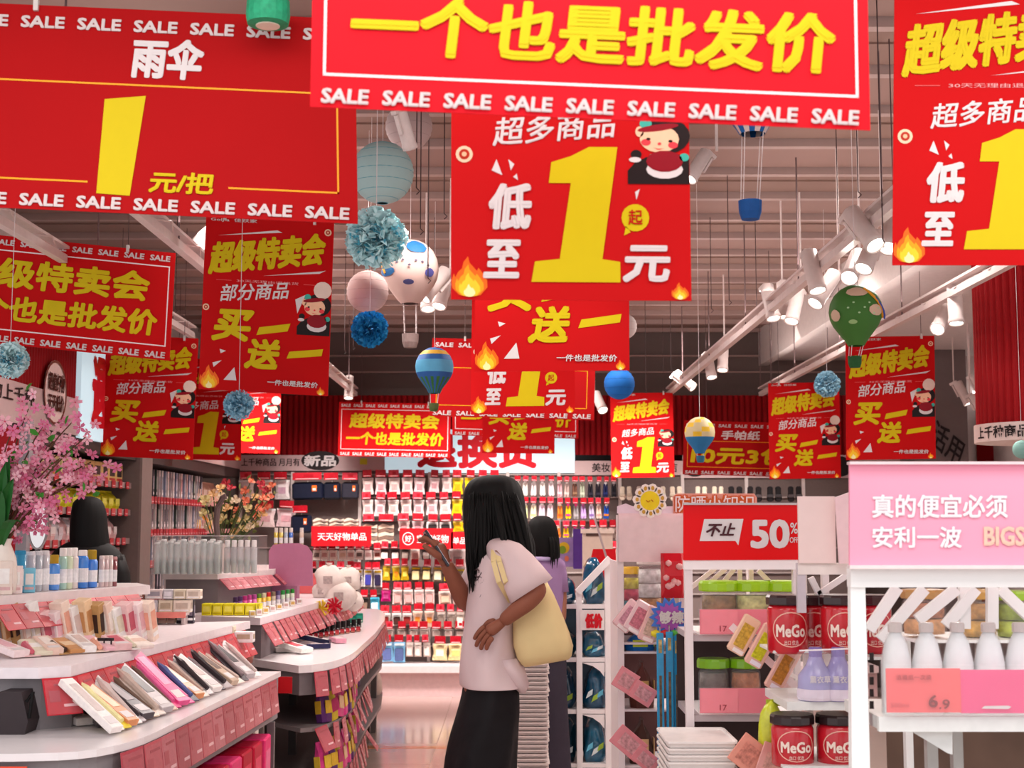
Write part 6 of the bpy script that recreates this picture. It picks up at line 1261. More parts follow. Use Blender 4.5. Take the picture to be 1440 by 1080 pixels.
for i, (px, y0, y1, cs, lab) in enumerate(((900, 888, 915, ['#1c6cb8', '#c8d838', '#e03838'], 'blue and lime balloon print pouch on the middle shelf of the header rack'), (900, 930, 995, ['#5a3028', '#c8a060', '#8a5040'], 'dark brown jar shaped pouch on the lower shelf of the header rack'), (903, 1010, 1078, ['#4a3028', '#d8b080', '#7a4a3c'], 'dark pouch at the bottom of the header rack'))):
    a, b = at(878 if i == 0 else 884, y0, 5.62), at(920, y1, 5.62); item('pouch', (b.x - a.x, .09, a.z - b.z), cs, ((a.x + b.x) / 2, 5.62, b.z), 0, lab, 'pouch')
# --- rack G: red discount sign
Y = 4.8; q = thing('discount_rack', (X(1040, Y), Y, 0), 'white rack of green lidded jars under the red discount sign', 'rack')
part('front_post', MB().bx(X(962, Y), X(973, Y), Y, Y + .03, 0, Z(788, Y), WF2), q); part('front_post', MB().bx(X(1114, Y), X(1122, Y), Y, Y + .03, 0, Z(788, Y), WF2), q)
part('top_beam', pbox(MB(), 962, 1122, 787, 801, Y - .005, .04, WF), q)
for a_ in ((972, 826, 1006, 799), (990, 826, 1020, 800), (1010, 828, 1032, 800), (1040, 826, 1040, 800), (1056, 828, 1056, 800), (1066, 802, 1090, 826)): part('brace', pbar(MB(), a_[0], a_[1], a_[2], a_[3], 6, Y + .2 + .003 * (a_[0] % 7), .02, WF2), q)
for py in (893, 1006): part('shelf', MB().bx(X(970, Y), X(1116, Y), Y + .006, Y + .4, Z(py + 9, Y), Z(py, Y), M('#b8acae', .35)), q); part('shelf_tray', MB().bx(X(982, Y), X(1116, Y), Y + .01, Y + .38, Z(py, Y), Z(py - 2, Y), WF), q)
part('back_panel', MB().bx(X(970, Y), X(1118, Y), Y + .42, Y + .43, 0, Z(905, Y), M('#3a2c2c', .6)), q); part('plinth', MB().bx(X(970, Y), X(1118, Y), Y + .02, Y + .4, 0, .25, M('#5c4c4c', .5)), q)
r = thing('discount_sign', at(1042, 787, Y), 'glossy red discount sign reading 50% off with a white slanted speech box', 'sign'); s = Sheet(at(961, 709, Y - .01), at(1123, 708, Y - .01), at(961, 788, Y - .01), .008)
part('panel', s.back(MB(), M('#de0008', .3, noise=.04, scale=3)), r); mb = MB(); s.poly(mb, [(.18, .27), (.52, .27), (.475, .74), (.45, .66), (.14, .66)], WHT); sb = part('speech_box', mb, r); s.text((sb, 'dark_lettering'), '不止', .2, .34, .45, .58, M('#4a2028', .5), .04, .3, 0, .003)
s.text((r, 'percent_numeral'), '50', .58, .28, .92, .8, WHT, .06); s.text((r, 'small_lettering'), '%', .925, .34, .99, .54, WHT, .02); s.text((r, 'small_lettering'), 'OFF', .92, .6, .995, .7, WHT, .02)
part('rail', pbox(MB(), 961, 1123, 707, 710, Y - .02, .02, METAL), r)
for i, px in enumerate((1012, 1059, 1102)): jar(px, 818, 856 + 33, 26, 4.92, '', '#9cd012', .2, ordl(i, 3, 'green lidded jar on the upper shelf of the discount rack'), 'upper green lidded jars', content=[['#b8a070', '#8a6a40'], ['#e0c060', '#e8d080'], ['#6a3038', '#4a2028']][i], band=['#9cc8a0', '#c8b888', '#d8a0a0'][i], lidr=1.08)
for i, px in enumerate((1004, 1049)): jar(px, 928, 1004, 21, 4.92, '', '#7ab818', .17, ordl(i, 2, 'green lidded jar on the lower shelf of the discount rack'), 'lower green lidded jars', content=[['#d8d0c8', '#6a6058'], ['#d8d0b8', '#b87850']][i], band=['#e8e4e0', '#b8d8c0'][i], lidr=1.08)
for i, (y0, y1, x1) in enumerate(((857, 892, 1100), (968, 1003, 1094))):
    t = thing('price_rail', at(1040, y1, Y), ['upper', 'lower'][i] + ' pink price rail on the discount rack', 'price rail', 'pink price rails'); part('strip', pbox(MB(), 984, x1, y0, y1, Y - .012, .006, M('#ee7084', .3, noise=.15, scale=6)), t); part('price_card', pbox(MB(), 986, 1038, y0 + 1, y1 - 1, Y - .015, .002, M('#f07c8c', .3, noise=.08)), t)
    part('clear_holder', pbox(MB(), 982, x1 + 2, y0 - 1, y1 + 1, Y - .019, .003, PLAST), t); s = Sheet(at(1012, y1 - 12, Y - .017), at(1022, y1 - 12, Y - .017), at(1012, y1 - 4, Y - .017)); s.text((t, 'lettering'), '17', 0, 0, 1, 1, M('#9c3c48', .5), .02)
SNK = (['#ecc4a8', '#d8a040', '#f0e4e0'], ['#eab8a8', '#e8c428', '#f0e4f0'], ['#e8b4a8', '#b87830', '#f0e4f0'])
for i, (px, py, w_, h, Yk_) in enumerate(((1046, 893, 26, 56, 4.66), (1072, 908, 26, 62, 4.63), (1101, 940, 26, 66, 4.6))): tiltpack(px, py, w_, h, Yk_, 30, SNK[i], ordl(i, 3, 'peach snack pack tilted on the clip strip before the discount rack'), 'tilted snack packs on the clip strip')
t = thing('clip_strip', at(1075, 925, 4.68), 'pale plastic strip holding the tilted peach snack packs', 'strip'); part('strip', pbar(MB(), 1028, 880, 1124, 970, 10, 4.69, .004, M('#e8d4d8', .3)), t)
for (px, py) in ((1090, 916), (1116, 950)): part('white_clip', pbar(MB(), px - 6, py - 3, px + 6, py + 4, 6, 4.675, .01, WHITE), t)
part('hook', MB().tube([at(1032, 882, 4.69), at(1032, 880, 4.8)], .004, METAL, 5), t)
tiltpack(1052, 1060, 40, 44, 4.4, 38, ['#e09480', '#d88070', '#ecb8a8'], 'orange pink price card tilted at the bottom before the discount rack', 'bottom tilted cards', 'price_card', 'printed_panel', False, .008)
tiltpack(1085, 1078, 40, 60, 4.38, 20, ['#e0a098', '#dc9488', '#ecb8a8'], 'salmon card at the bottom edge left of the red jar', 'bottom tilted cards', 'price_card', 'printed_panel', False, .008)
# white stacked trays at the bottom
Y = 4.45; w_ = 100 * Y / F; pr = thing('stacked_tray', (0, 0, 0), 'tray', 'tray'); mb = MB().rings([[(x * w_ / 2 * k, y * .16 * k, z) for x, y in ((-1, -.85), (-.94, -1), (.94, -1), (1, -.85), (1, .85), (.94, 1), (-.94, 1), (-1, .85))] for z, k in ((0, .93), (.013, .96), (.014, 1.0), (.02, 1.0), (.02, .95), (.012, .93))], M('#efe8e4', .35)); part('shell', mb, pr); prp = Pool(pr); zt_ = Z(1040, Y); n = 38
for i in range(n): prp.put((X(984, Y), Y + .16, .003 + (zt_ - .03) * i / (n - 1)), (0, 0, 0), ('topmost' if i == n - 1 else 'lowest' if i == 0 else ORD[i] + ' from the floor') + ' white flat tray of the stack before the discount rack', 'stacked white trays before the discount rack')
# --- rack H: red jars
Y = 4.2; q = thing('jar_rack', (X(1160, Y), Y, 0), 'white rack of red jars between the discount rack and the pink header rack', 'rack')
part('header_panel', pbox(MB(), 1122, 1176, 698, 792, Y - .01, .012, M('#ecd6d2', .35, noise=.02)), q)
part('header_panel', MB().prism([(at(a, b, Y).x, at(a, b, Y).z) for a, b in ((1170, 700), (1197, 690), (1197, 792), (1176, 792))], Y - .04, Y - .03, M('#e8c8cc', .35)), q)
part('beam', pbox(MB(), 1122, 1197, 792, 808, Y, .03, M('#e6ddd8', .3)), q)
part('post', MB().bx(X(1120, Y), X(1132, Y), Y + .004, Y + .024, Z(862, Y), Z(792, Y), M('#c4bcc4', .3)), q)
part('rear_post', MB().bx(X(1186, Y), X(1196, Y), Y + .3, Y + .33, 0, Z(800, Y), WF2), q); part('rear_post', MB().bx(X(1128, Y + .3), X(1138, Y + .3), Y + .3, Y + .33, 0, Z(900, Y), WF2), q)
for a_ in ((1150, 836, 1195, 806), (1140, 812, 1152, 836)): part('brace', pbar(MB(), *a_, 8, Y + .25 + .004 * (a_[0] % 5), .02, WF), q)
for k_, py in enumerate((920, 987, 1077)): part('shelf', MB().bx(X(1083 + (19 if k_ == 1 else 12), Y), X(1200, Y), Y + (.12 if k_ == 0 else 0), Y + .36, Z(py + (12 if k_ == 1 else 4), Y), Z(py, Y), M('#dfe2e0', .35)), q)
for i, px in enumerate((1108, 1140, 1184)): jar(px, 838, 918, 28 if i != 1 else 27, 4.36 - .03 * i + .13 * (i == 1), '#c41826', '#2c1418', .17, ordl(i, 3, 'large red jar with dark lid, upper shelf of red jar rack'), 'upper large red jars', text='MeGo', name='red_jar')
jar(1228, 838, 918, 26, 4.5, '#c02030', '#3c1a20', .17, 'red jar half hidden behind the post of the pink header rack', 'upper large red jars', text='MeGo', name='red_jar')
part('shelf', MB().bx(X(1200, 4.4), X(1256, 4.4), 4.36, 4.64, Z(922, 4.5), Z(918, 4.5), M('#dfe2e0', .35)), q)
for i, px in enumerate((1115, 1179)): jar(px, 1006, 1076, 29, 4.28, '#c41c2c', '#241014', .19, ['left', 'right'][i] + ' red jar with dark lid on the lower shelf of the jar rack', 'lower large red jars', text='MeGo', name='red_jar')
for i, (px, hh) in enumerate(((1148, 0), (1180, 1))):
    c = at(px, 984, 4.24); w_ = .058; t = thing('lilac_bottle', (c.x, 4.24, c.z), ['left', 'right'][i] + ' lilac bottle behind the clear plastic front of the red jar rack', 'bottle', 'lilac bottles'); h = .13
    part('bottle_body', MB().lathe((c.x, 4.24, c.z), [(w_ * .9, 0), (w_ * .95, .01), (w_ * .9, .07), (w_ * .5, .1), (w_ * .3, h)], M(['#9894c8', '#8c84c0'][i], .25, noise=.1, coat=.3), 18), t, True)
    part('label_band', MB().lathe((c.x, 4.24, c.z), [(w_ * .93, .002), (w_ * .97, .01), (w_ * .955, .034)], M('#dcd0e0', .4, noise=.1), 18, False), t); part('cap', MB().lathe((c.x, 4.24, c.z + h), [(w_ * .34, -.01), (w_ * .34, .02), (w_ * .3, .022)], M('#7c6cb0', .3), 12), t, False)
    s = Sheet(Vector((c.x - .03, 4.24 - w_ - .001, c.z + .075)), Vector((c.x + .03, 4.24 - w_ - .001, c.z + .075)), Vector((c.x - .03, 4.24 - w_ - .001, c.z + .045))); s.text((t, 'lettering'), '薰衣草', 0, 0, 1, .7, WHT, .02)
t = thing('clear_shelf_front', at(1148, 985, 4.16), 'clear plastic shelf front before the lilac bottles', 'shelf front'); part('front_panel', MB().prism([(at(a, b, 4.16).x, at(a, b, 4.16).z) for a, b in ((1108, 986), (1110, 935), (1124, 915), (1196, 912), (1196, 986))], 4.158, 4.161, PLAST), t); part('edge', pbar(MB(), 1124, 915, 1196, 912, 2, 4.16, .004, M('#f4f0f4', .2)), t)
# lime bag between the racks at the bottom
c = at(1085, 1035, 4.42); t = thing('lime_pouch', (c.x, 4.42, c.z - .1), 'lime yellow rounded pouch behind the lower left red jar', 'pouch'); part('pouch', blob(c, .045, .03, .105, 77, M('#c4cc2c', .3, noise=.35, scale=30, coat=.3)), t, True); part('sealed_top', MB().box((c.x + .01, 4.42, c.z + .1), (.05, .006, .02), M('#a8b030', .4)), t)
t = thing('pouch_block', (c.x, 4.42, 0), 'low grey support block below the lime pouch', 'block'); part('block', MB().bx(c.x - .04, c.x + .04, 4.4, 4.46, 0, c.z - .105, M('#8a8080', .5)), t); part('cap', MB().bx(c.x - .045, c.x + .045, 4.395, 4.465, c.z - .105, c.z - .1, M('#9a9090', .5)), t)
# --- rack I: pink header, nearest
Y = 3.4; q = thing('pink_header_rack', (X(1330, Y), Y, 0), 'nearest white rack at the right edge under the pink header board', 'rack'); WN = M('#f9fbfa', .3, noise=.01)
part('front_post', MB().prism([(at(a, b, Y).x, at(a, b, Y).z) for a, b in ((1196, 797), (1216, 797), (1232, 1400), (1200, 1400))], Y - .0, Y + .03, WN), q)
part('top_beam', pbox(MB(), 1196, 1520, 797, 826, Y - .005, .04, WN), q)
for k_, a_ in enumerate(((1222, 886, 1262, 826), (1238, 900, 1300, 828), (1290, 872, 1345, 828), (1330, 880, 1372, 828), (1356, 884, 1356, 826), (1395, 884, 1395, 826), (1406, 828, 1450, 870))): part('brace', pbar(MB(), *a_, 15, Y + .25 + .006 * k_, .02, WN), q)
part('slotted_upright', MB().bx(X(1222, Y), X(1230, Y), Y + .1, Y + .13, 0, Z(880, Y), M('#b8b8b8', .3, .3)), q)
for k_ in range(5): part('slot', pbox(MB(), 1223, 1229, 918 + k_ * 17, 929 + k_ * 17, Y + .098, .003, DARK), q)
part('shelf', MB().bx(X(1236, Y), X(1540, Y), Y + .02, Y + .4, Z(1030, Y), Z(1012, Y), M('#dfe4e0', .3)), q); part('shelf_lip', pbox(MB(), 1236, 1540, 1008, 1029, Y, .02, M('#e8ecea', .3)), q)
for x0, x1 in ((1240, 1256), (1346, 1362), (1385, 1400)): part('lower_post', MB().bx(X(x0, Y), X(x1, Y), Y + .3, Y + .33, 0, Z(1028, Y), M('#c0c2c0', .35)), q)
part('gusset', MB().prism([(at(a, b, Y).x, at(a, b, Y).z) for a, b in ((1285, 1030), (1345, 1030), (1345, 1064), (1338, 1062))], Y + .03, Y + .04, M('#e6eae8', .3)), q)
r = thing('pink_header_board', at(1340, 797, Y), 'large pink header board with two lines of white characters, right edge', 'sign'); s = Sheet(at(1195, 652, Y - .02), at(1520, 652, Y - .02), at(1195, 797, Y - .02), .012)
part('panel', s.back(MB(), M('#ffa8c2', .6, noise=.03, scale=3)), r); s.text((r, 'upper_lettering'), '真的便宜必须', .095, .3, .68, .53, M('#fbf4fb', .5), .03); s.text((r, 'lower_lettering'), '安利一波', .095, .61, .48, .82, M('#fbf4fb', .5), .03); s.text((r, 'pale_lettering'), 'BIGSALE', .575, .61, .9, .8, M('#f6cdb8', .5), .05)
part('top_rail', pbox(MB(), 1195, 1520, 649, 653, Y - .035, .03, M('#f0d8dc', .3)), r); part('bottom_rail', pbox(MB(), 1195, 1520, 795, 800, Y - .035, .03, M('#f0e4e4', .3)), r)
for i in range(7):
    px = 1262 + 44 * i; c = at(px, 1012, Y + .12); r_ = .038; h = (1012 - 882) * (Y + .12) / F; t = thing('milk_bottle', (c.x, Y + .12, c.z), ordl(i, 7, 'clear bottle with white milky drink on the nearest rack'), 'bottle', 'milky bottles on the nearest rack')
    part('liquid', MB().lathe((c.x, Y + .12, c.z), [(r_ * .9, .002), (r_ * .94, .02), (r_ * .94, h * .6), (r_ * .7, h * .8), (r_ * .36, h * .92)], M('#f1f5f6', .4), 18), t, True); part('bottle_wall', MB().lathe((c.x, Y + .12, c.z), [(r_ * .92, 0), (r_, .01), (r_, h * .62), (r_ * .75, h * .82), (r_ * .42, h * .93)], CLEAR, 20), t, True)
    part('cap', MB().lathe((c.x, Y + .12, c.z), [(r_ * .46, h * .92), (r_ * .46, h * 1.0), (r_ * .4, h * 1.02)], M('#d8d0cc', .3), 14, True, 7, .03), t, False)
t = thing('price_rail', at(1340, 1004, Y - .01), 'wide coral price rail with 6.9 in front of the milky bottles', 'price rail'); yy = Y - .012
part('strip', pbox(MB(), 1350, 1530, 942, 1003, yy, .006, M('#ea5c8c', .35, noise=.06, scale=4)), t); part('price_card', pbox(MB(), 1246, 1352, 940, 1002, yy - .002, .006, M('#ec6a6c', .35, noise=.02)), t); part('clear_holder', pbox(MB(), 1243, 1532, 936, 1008, yy - .012, .003, M('#ffffff', .1, alpha=.05, noise=0)), t)
s = Sheet(at(1246, 940, yy - .004), at(1352, 940, yy - .004), at(1246, 1002, yy - .004)); s.text((t, 'price_lettering'), '6', .56, .6, .68, .88, M('#8c3c40', .5), .03); s.text((t, 'price_lettering'), '.9', .7, .7, .84, .92, M('#8c3c40', .5), .02); s.text((t, 'small_lettering'), '洁雅纸一次装', .13, .14, .6, .26, M('#b04048', .5), .01); s.text((t, 'small_lettering'), '500ml', .06, .78, .3, .88, M('#c85860', .5), .0)
mb = MB(); s2 = Sheet(at(1380, 988, yy - .003), at(1422, 988, yy - .003), at(1380, 1000, yy - .003)); s2.poly(mb, [(0, .7), (.1, .4), (.9, .35), (1, .5), (.9, .75)], WHT); part('arrow_print', mb, t)
t = thing('hanging_strip', at(1201, 1000, 3.6), 'magenta strip hanging beside the post of the pink header rack', 'strip'); part('strip', pbox(MB(), 1197, 1205, 915, 1080, 3.6, .01, M('#d85aa0', .4)), t); part('hook', MB().tube([at(1201, 915, 3.605), at(1201, 908, 3.605)], .003, METAL, 5), t)
# goods behind the nearest rack: brown and green sweets seen through the braces
for i, (px, y0, y1, rp, cs, lid, lab) in enumerate(((1300, 830, 880, 30, ['#c89060', '#a86a48'], '#b8884c', 'amber jar seen through the braces of the nearest rack, left'), (1376, 830, 884, 26, ['#c89848', '#b08040'], '#c09040', 'amber jar seen through the braces of the nearest rack, middle'), (1428, 832, 884, 26, ['#a8b848', '#8a9c30'], '#98c020', 'green jar at the right edge behind the braces'))): jar(px, y0, y1 + 12, rp, 3.95, '', lid, .2, lab, 'jars behind the braces', content=cs)
q = thing('rear_shelf', (X(1370, 4.0), 4.0, 0), 'rear shelf behind the nearest rack that carries the amber jars', 'shelf'); part('board', MB().bx(X(1262, 4), X(1500, 4), 3.85, 4.15, Z(900, 3.95), Z(896, 3.95), WN), q); part('leg', MB().bx(X(1266, 4.1), X(1276, 4.1), 4.1, 4.13, 0, Z(900, 3.95), WN), q); part('leg', MB().bx(X(1480, 4.1), X(1490, 4.1), 4.1, 4.13, 0, Z(900, 3.95), WN), q)
part('dark_back', MB().bx(X(1240, 4.2), X(1500, 4.2), 4.2, 4.21, .05, .9, M('#6a5448', .6, noise=.3, scale=6)), q)
# ------------------------------------------------------------------ people
def skin(name, verts, edges, parent, mat, level=2, root=0):
    """verts: (position, rx, ry) joined by edges, grown with a Skin modifier into one continuous surface"""
    me = bpy.data.meshes.new(name); me.from_pydata([tuple(v[0]) for v in verts], edges, []); o = bpy.data.objects.new('t', me); COL.objects.link(o)
    md = o.modifiers.new('s', 'SKIN'); md.use_smooth_shade = True; sd = o.modifiers.new('d', 'SUBSURF'); sd.levels = level; sd.render_levels = level
    lay = me.skin_vertices[0].data if me.skin_vertices else None
    if lay is None: 
        bpy.context.view_layer.objects.active = o; bpy.ops.mesh.customdata_skin_add(); lay = me.skin_vertices[0].data
    for i, v in enumerate(verts): lay[i].radius = (v[1], v[2] if len(v) > 2 else v[1]); lay[i].use_root = (i == root)
    bpy.context.view_layer.update()
    m2 = bpy.data.meshes.new_from_object(o.evaluated_get(bpy.context.evaluated_depsgraph_get())); bpy.data.objects.remove(o)
    org = ORG[parent] if parent else Vector((0, 0, 0)); m2.transform(Matrix.Translation(-org)); m2.materials.clear(); m2.materials.append(mat)
    m2.polygons.foreach_set('use_smooth', [True] * len(m2.polygons)); m2.update()
    r = link(name, m2, parent); ORG[r] = org; return r
def chain(n0, n): return [(n0 + i, n0 + i + 1) for i in range(n - 1)]
def loft(rows, m, n=28, fold=0, nf=7, seed=0, cap=True, mb=None):
    """rows: (centre Vector, rx, ry[, axis a, axis b]) - elliptical sections joined into a surface, with soft folds"""
    rr = random.Random(seed); ph = [rr.uniform(0, 6) for _ in range(4)]; R_ = []
    for i, row in enumerate(rows):
        c, a, b = row[:3]; ax = row[3] if len(row) > 3 else Vector((1, 0, 0)); bx_ = row[4] if len(row) > 4 else Vector((0, 1, 0)); f = fold * (row[5] if len(row) > 5 else 1)
        R_.append([tuple(c + ax * a * math.cos(t) * (1 + f * math.sin(nf * t + ph[0] + i * .35) + f * .6 * math.sin((nf * 2 - 3) * t + ph[1] - i * .2)) + bx_ * b * math.sin(t) * (1 + f * math.sin(nf * t + ph[0] + i * .35))) for t in [2 * math.pi * j / n for j in range(n)]])
    return (mb or MB()).rings(R_, m, cap)
def smooth_rows(rows, k=3):
    """Catmull-Rom between the given sections"""
    out = []
    for i in range(len(rows) - 1):
        p0, p1, p2, p3 = rows[max(0, i - 1)], rows[i], rows[i + 1], rows[min(len(rows) - 1, i + 2)]
        for s_ in range(k):
            t = s_ / k; f = lambda a, b, c, d: .5 * ((2 * b) + (c - a) * t + (2 * a - 5 * b + 4 * c - d) * t * t + (3 * b - a - 3 * c + d) * t ** 3)
            out.append(tuple(f(p0[q], p1[q], p2[q], p3[q]) for q in range(3)))
    out.append(rows[-1][:3]); return out
SKIN = M('#8a5340', .55, noise=.04); SKIN2 = M('#94604c', .55, noise=.04)
HAIR = M('#040303', .7, noise=.3, scale=90); TEE = M('#d9c3c4', .85, noise=.03, scale=12, bump=.25)
def hand(root, wrist, dirv, normal, L, side, curl, mat, name='hand', spread=.25):
    """palm with five separate bent fingers, each a skinned chain rooted in the palm, joined in one mesh"""
    d = dirv.normalized(); n_ = normal.normalized(); s_ = d.cross(n_).normalized() * side
    vs = []; es = []
    def add(pts, rs):
        b = len(vs)
        for p, r_ in zip(pts, rs): vs.append((p, r_, r_ * .8))
        es.extend(chain(b, len(pts))); return b
    add([wrist - d * L * .12, wrist + d * L * .05, wrist + d * L * .28, wrist + d * L * .45], [L * .15, L * .17, L * .22, L * .2])
    res = [skin(name, [(v[0], v[1], v[2]) for v in vs], es, root, mat)]
    fl = (.42, .5, .46, .36)
    for k in range(4):
        off = s_ * L * (.24 - .16 * k); b0 = wrist + d * L * .38 + off * .9; ang = 0; p = b0; pts = [b0]; a = d + s_ * (spread * (.24 - .16 * k) * 1.5)
        for j in range(3):
            ang += curl[k] if hasattr(curl, '__len__') else curl
            v = a.normalized() * math.cos(ang) + n_ * math.sin(ang); p = p + v * L * fl[k] * (.42, .32, .26)[j]; pts.append(p)
        res.append(skin('finger', [(q, L * r_, L * r_) for q, r_ in zip(pts, (.075, .07, .06, .05))], chain(0, 4), res[0], mat))
    b0 = wrist + d * L * .12 + s_ * L * .16; v = (d * .62 + s_ * .72 + n_ * .35).normalized(); v2 = (d * .85 + s_ * .15 + n_ * .5).normalized()
    res.append(skin('thumb', [(b0, L * .095), (b0 + v * L * .22, L * .085), (b0 + v * L * .22 + v2 * L * .2, L * .07), (b0 + v * L * .22 + v2 * L * .34, L * .055)], chain(0, 4), res[0], mat))
    return res
YW = 5.4; k = YW / F
def W(px, py, dy=0): return at(px, py, YW + dy)
r = thing('person', (W(690, 700).x, YW, 0), 'woman with long black hair, white shirt, black skirt and cream bag, looking at phone', 'person')
# body: head, neck, torso, arms and legs in one surface (she faces left)
B = [(W(688, 965, 0), .13, .11), (W(690, 900, 0), .11, .11), (W(698, 840, 0), .12, .12), (W(704, 795, 0), .11, .12), (W(703, 772, 0), .055, .06), (W(696, 752, 0), .05, .05), (W(692, 728, 0), .085, .075), (W(690, 706, 0), .098, .088), (W(692, 688, 0), .082, .075),
     (W(711, 792, -.17), .058, .058), (W(738, 815, -.21), .047, .047), (W(760, 829, -.22), .043, .043), (W(737, 850, -.24), .036, .036), (W(714, 868, -.22), .028, .028), (W(706, 875, -.2), .026, .026),
     (W(692, 795, .17), .055, .055), (W(672, 828, .12), .045, .045), (W(655, 850, .04), .042, .042), (W(643, 824, -.06), .036, .036), (W(630, 798, -.1), .027, .027), (W(626, 791, -.1), .025, .025),
     (W(682, 1010, -.08), .085, .085), (Vector((W(680, 1000).x, YW - .09, .48)), .06, .06), (Vector((W(684, 1000).x, YW - .09, .1)), .042, .042), (Vector((W(684, 1000).x - .06, YW - .09, .05)), .035, .03), (Vector((W(684, 1000).x - .14, YW - .09, .04)), .03, .022),
     (W(690, 1010, .08), .085, .085), (Vector((W(688, 1000).x, YW + .09, .48)), .06, .06), (Vector((W(696, 1000).x, YW + .09, .1)), .042, .042), (Vector((W(696, 1000).x - .06, YW + .09, .05)), .035, .03), (Vector((W(696, 1000).x - .14, YW + .09, .04)), .03, .022),
     (W(668, 738, 0), .04, .05)]
E_ = [(0, 1), (1, 2), (2, 3), (3, 4), (4, 5), (5, 6), (6, 7), (7, 8), (3, 9), (9, 10), (10, 11), (11, 12), (12, 13), (13, 14), (3, 15), (15, 16), (16, 17), (17, 18), (18, 19), (19, 20), (0, 21), (21, 22), (22, 23), (23, 24), (24, 25), (0, 26), (26, 27), (27, 28), (28, 29), (29, 30), (6, 31)]
skin('body', B, E_, r, SKIN)
fx = W(655, 716).x
part('nose', MB().rings([[(fx + .004 + a, YW + b, W(655, 716).z + c) for a, b, c in ((.012, -.012, .0), (.012, .012, .0), (0, .009, -.022), (-.012, 0, -.028), (0, -.009, -.022))], [(fx + .012, YW + b, W(655, 716).z + .03) for b in (-.006, .006, .004, 0, -.004)]], SKIN), r, True)
part('lips', MB().lathe((fx + .006, YW, W(655, 734).z), [(.0, -.008), (.018, -.002), (.018, .003), (0, .008)], M('#7a3434', .4), 10), r, True)
for s_ in (-1, 1): part('eye', MB().lathe((fx + .022, YW + s_ * .032, W(655, 708).z), [(0, -.008), (.012, 0), (0, .008)], M('#1a1210', .2), 10), r, True)
# hair: one mass that falls over face and shoulders, with ridges, and loose strands
H_ = [(W(694, 668), .010, .01), (W(694, 670), .055, .05), (W(694, 677), .090, .08), (W(694, 690), .110, .10), (W(695, 710), .118, .108), (W(697, 735), .121, .114), (W(701, 760), .126, .118), (W(704, 780), .128, .112), (W(706, 795), .118, .09), (W(708, 808), .08, .06)]
H2 = smooth_rows(H_, 3); hr_ = part('hair', loft([(c, a, b, Vector((1, 0, 0)), Vector((0, 1, 0)), .4 + 1.2 * i / len(H2)) for i, (c, a, b) in enumerate(H2)], HAIR, 72, .012, 19, 3), r, True)
rr = random.Random(5); mb = MB()
def strand(x0, y0, x1, y1, dy0, dy1, wd=.012, bend=4, n=8, mbx=None, Yb=None):
    pts = []; Yq = Yb or YW
    for i in range(n):
        t = i / (n - 1); pts.append(at(x0 + (x1 - x0) * t + bend * math.sin(t * 3.1), y0 + (y1 - y0) * t, Yq + dy0 + (dy1 - dy0) * t))
    (mbx or mb).tube(pts, wd, HAIR, 6, [wd * (1 - .9 * (i / (n - 1)) ** 2) * min(1, .15 + i * .35) for i in range(n)])
for i in range(90):                 # front strands over the chest
    a = rr.random(); strand(660 + 32 * a, rr.uniform(690, 745), 660 + 30 * a + rr.uniform(-4, 5), rr.uniform(795, 838) - 14 * a, -.07 - .035 * min(1, 1.6 * a), -.15 + .05 * rr.random(), rr.uniform(.007, .013), rr.uniform(-3, 3))
for i in range(110):                 # strands over the near shoulder and down the back
    a = rr.random(); strand(692 + 36 * a, rr.uniform(690, 745), 706 + 46 * a + rr.uniform(-4, 4), rr.uniform(776, 786) + 22 * a, -.105 + .02 * rr.random(), -.20 + .05 * rr.random() + .08 * a, rr.uniform(.008, .016), rr.uniform(-1, 5))
for i in range(40): a = rr.random(); strand(716 + 20 * a, 735, 734 + 18 * a, rr.uniform(786, 804), -.06 + .12 * rr.random(), -.06 + .12 * rr.random(), rr.uniform(.009, .016), 5)
part('loose_strands', mb, hr_, True)
# shirt with sleeves
T = [(W(704, 764), .055, .06), (W(703, 770), .085, .11), (W(702, 780), .098, .165), (W(702, 795), .106, .195), (W(699, 820), .108, .19), (W(695, 850), .106, .175), (W(691, 880), .105, .165), (W(689, 910), .108, .17), (W(689, 935), .113, .175), (W(691, 957), .118, .18), (W(693, 964), .119, .182)]
part('shirt', loft([(c, a, b) for c, a, b in smooth_rows(T, 3)], TEE, 40, .022, 5, 8), r, True)
def sleeve(pts, rads, m, seed, nm='sleeve'):
    rows = []; P = [Vector(p) for p in pts]
    for i, p in enumerate(P):
        d = (P[min(i + 1, len(P) - 1)] - P[max(0, i - 1)]).normalized(); a = d.cross(Vector((0, 1, 0))).normalized(); b = d.cross(a).normalized(); rows.append((p, rads[i][0], rads[i][1], a, b))
    part(nm, loft(rows, m, 26, .03, 4, seed), r, True)
sleeve([W(704, 776, -.12), W(714, 785, -.165), W(726, 799, -.19), (W(738, 815, -.205)), W(748, 831, -.21)], [(.05, .07), (.068, .068), (.075, .07), (.08, .07), (.088, .074)], TEE, 4)
sleeve([W(698, 778, .12), W(688, 792, .17), W(676, 812, .15), W(668, 828, .12)], [(.05, .06), (.065, .065), (.07, .065), (.072, .066)], TEE, 5)
part('shirt_tail', loft([(W(712, 925, -.06), .05, .10), (W(722, 945, -.06), .045, .09), (W(731, 962, -.06), .035, .07), (W(735, 974, -.06), .012, .03)], TEE, 16, .03, 3, 9), r, True)
mb = MB(); prt = M('#5a4a4c', .6)      # small line print on the chest
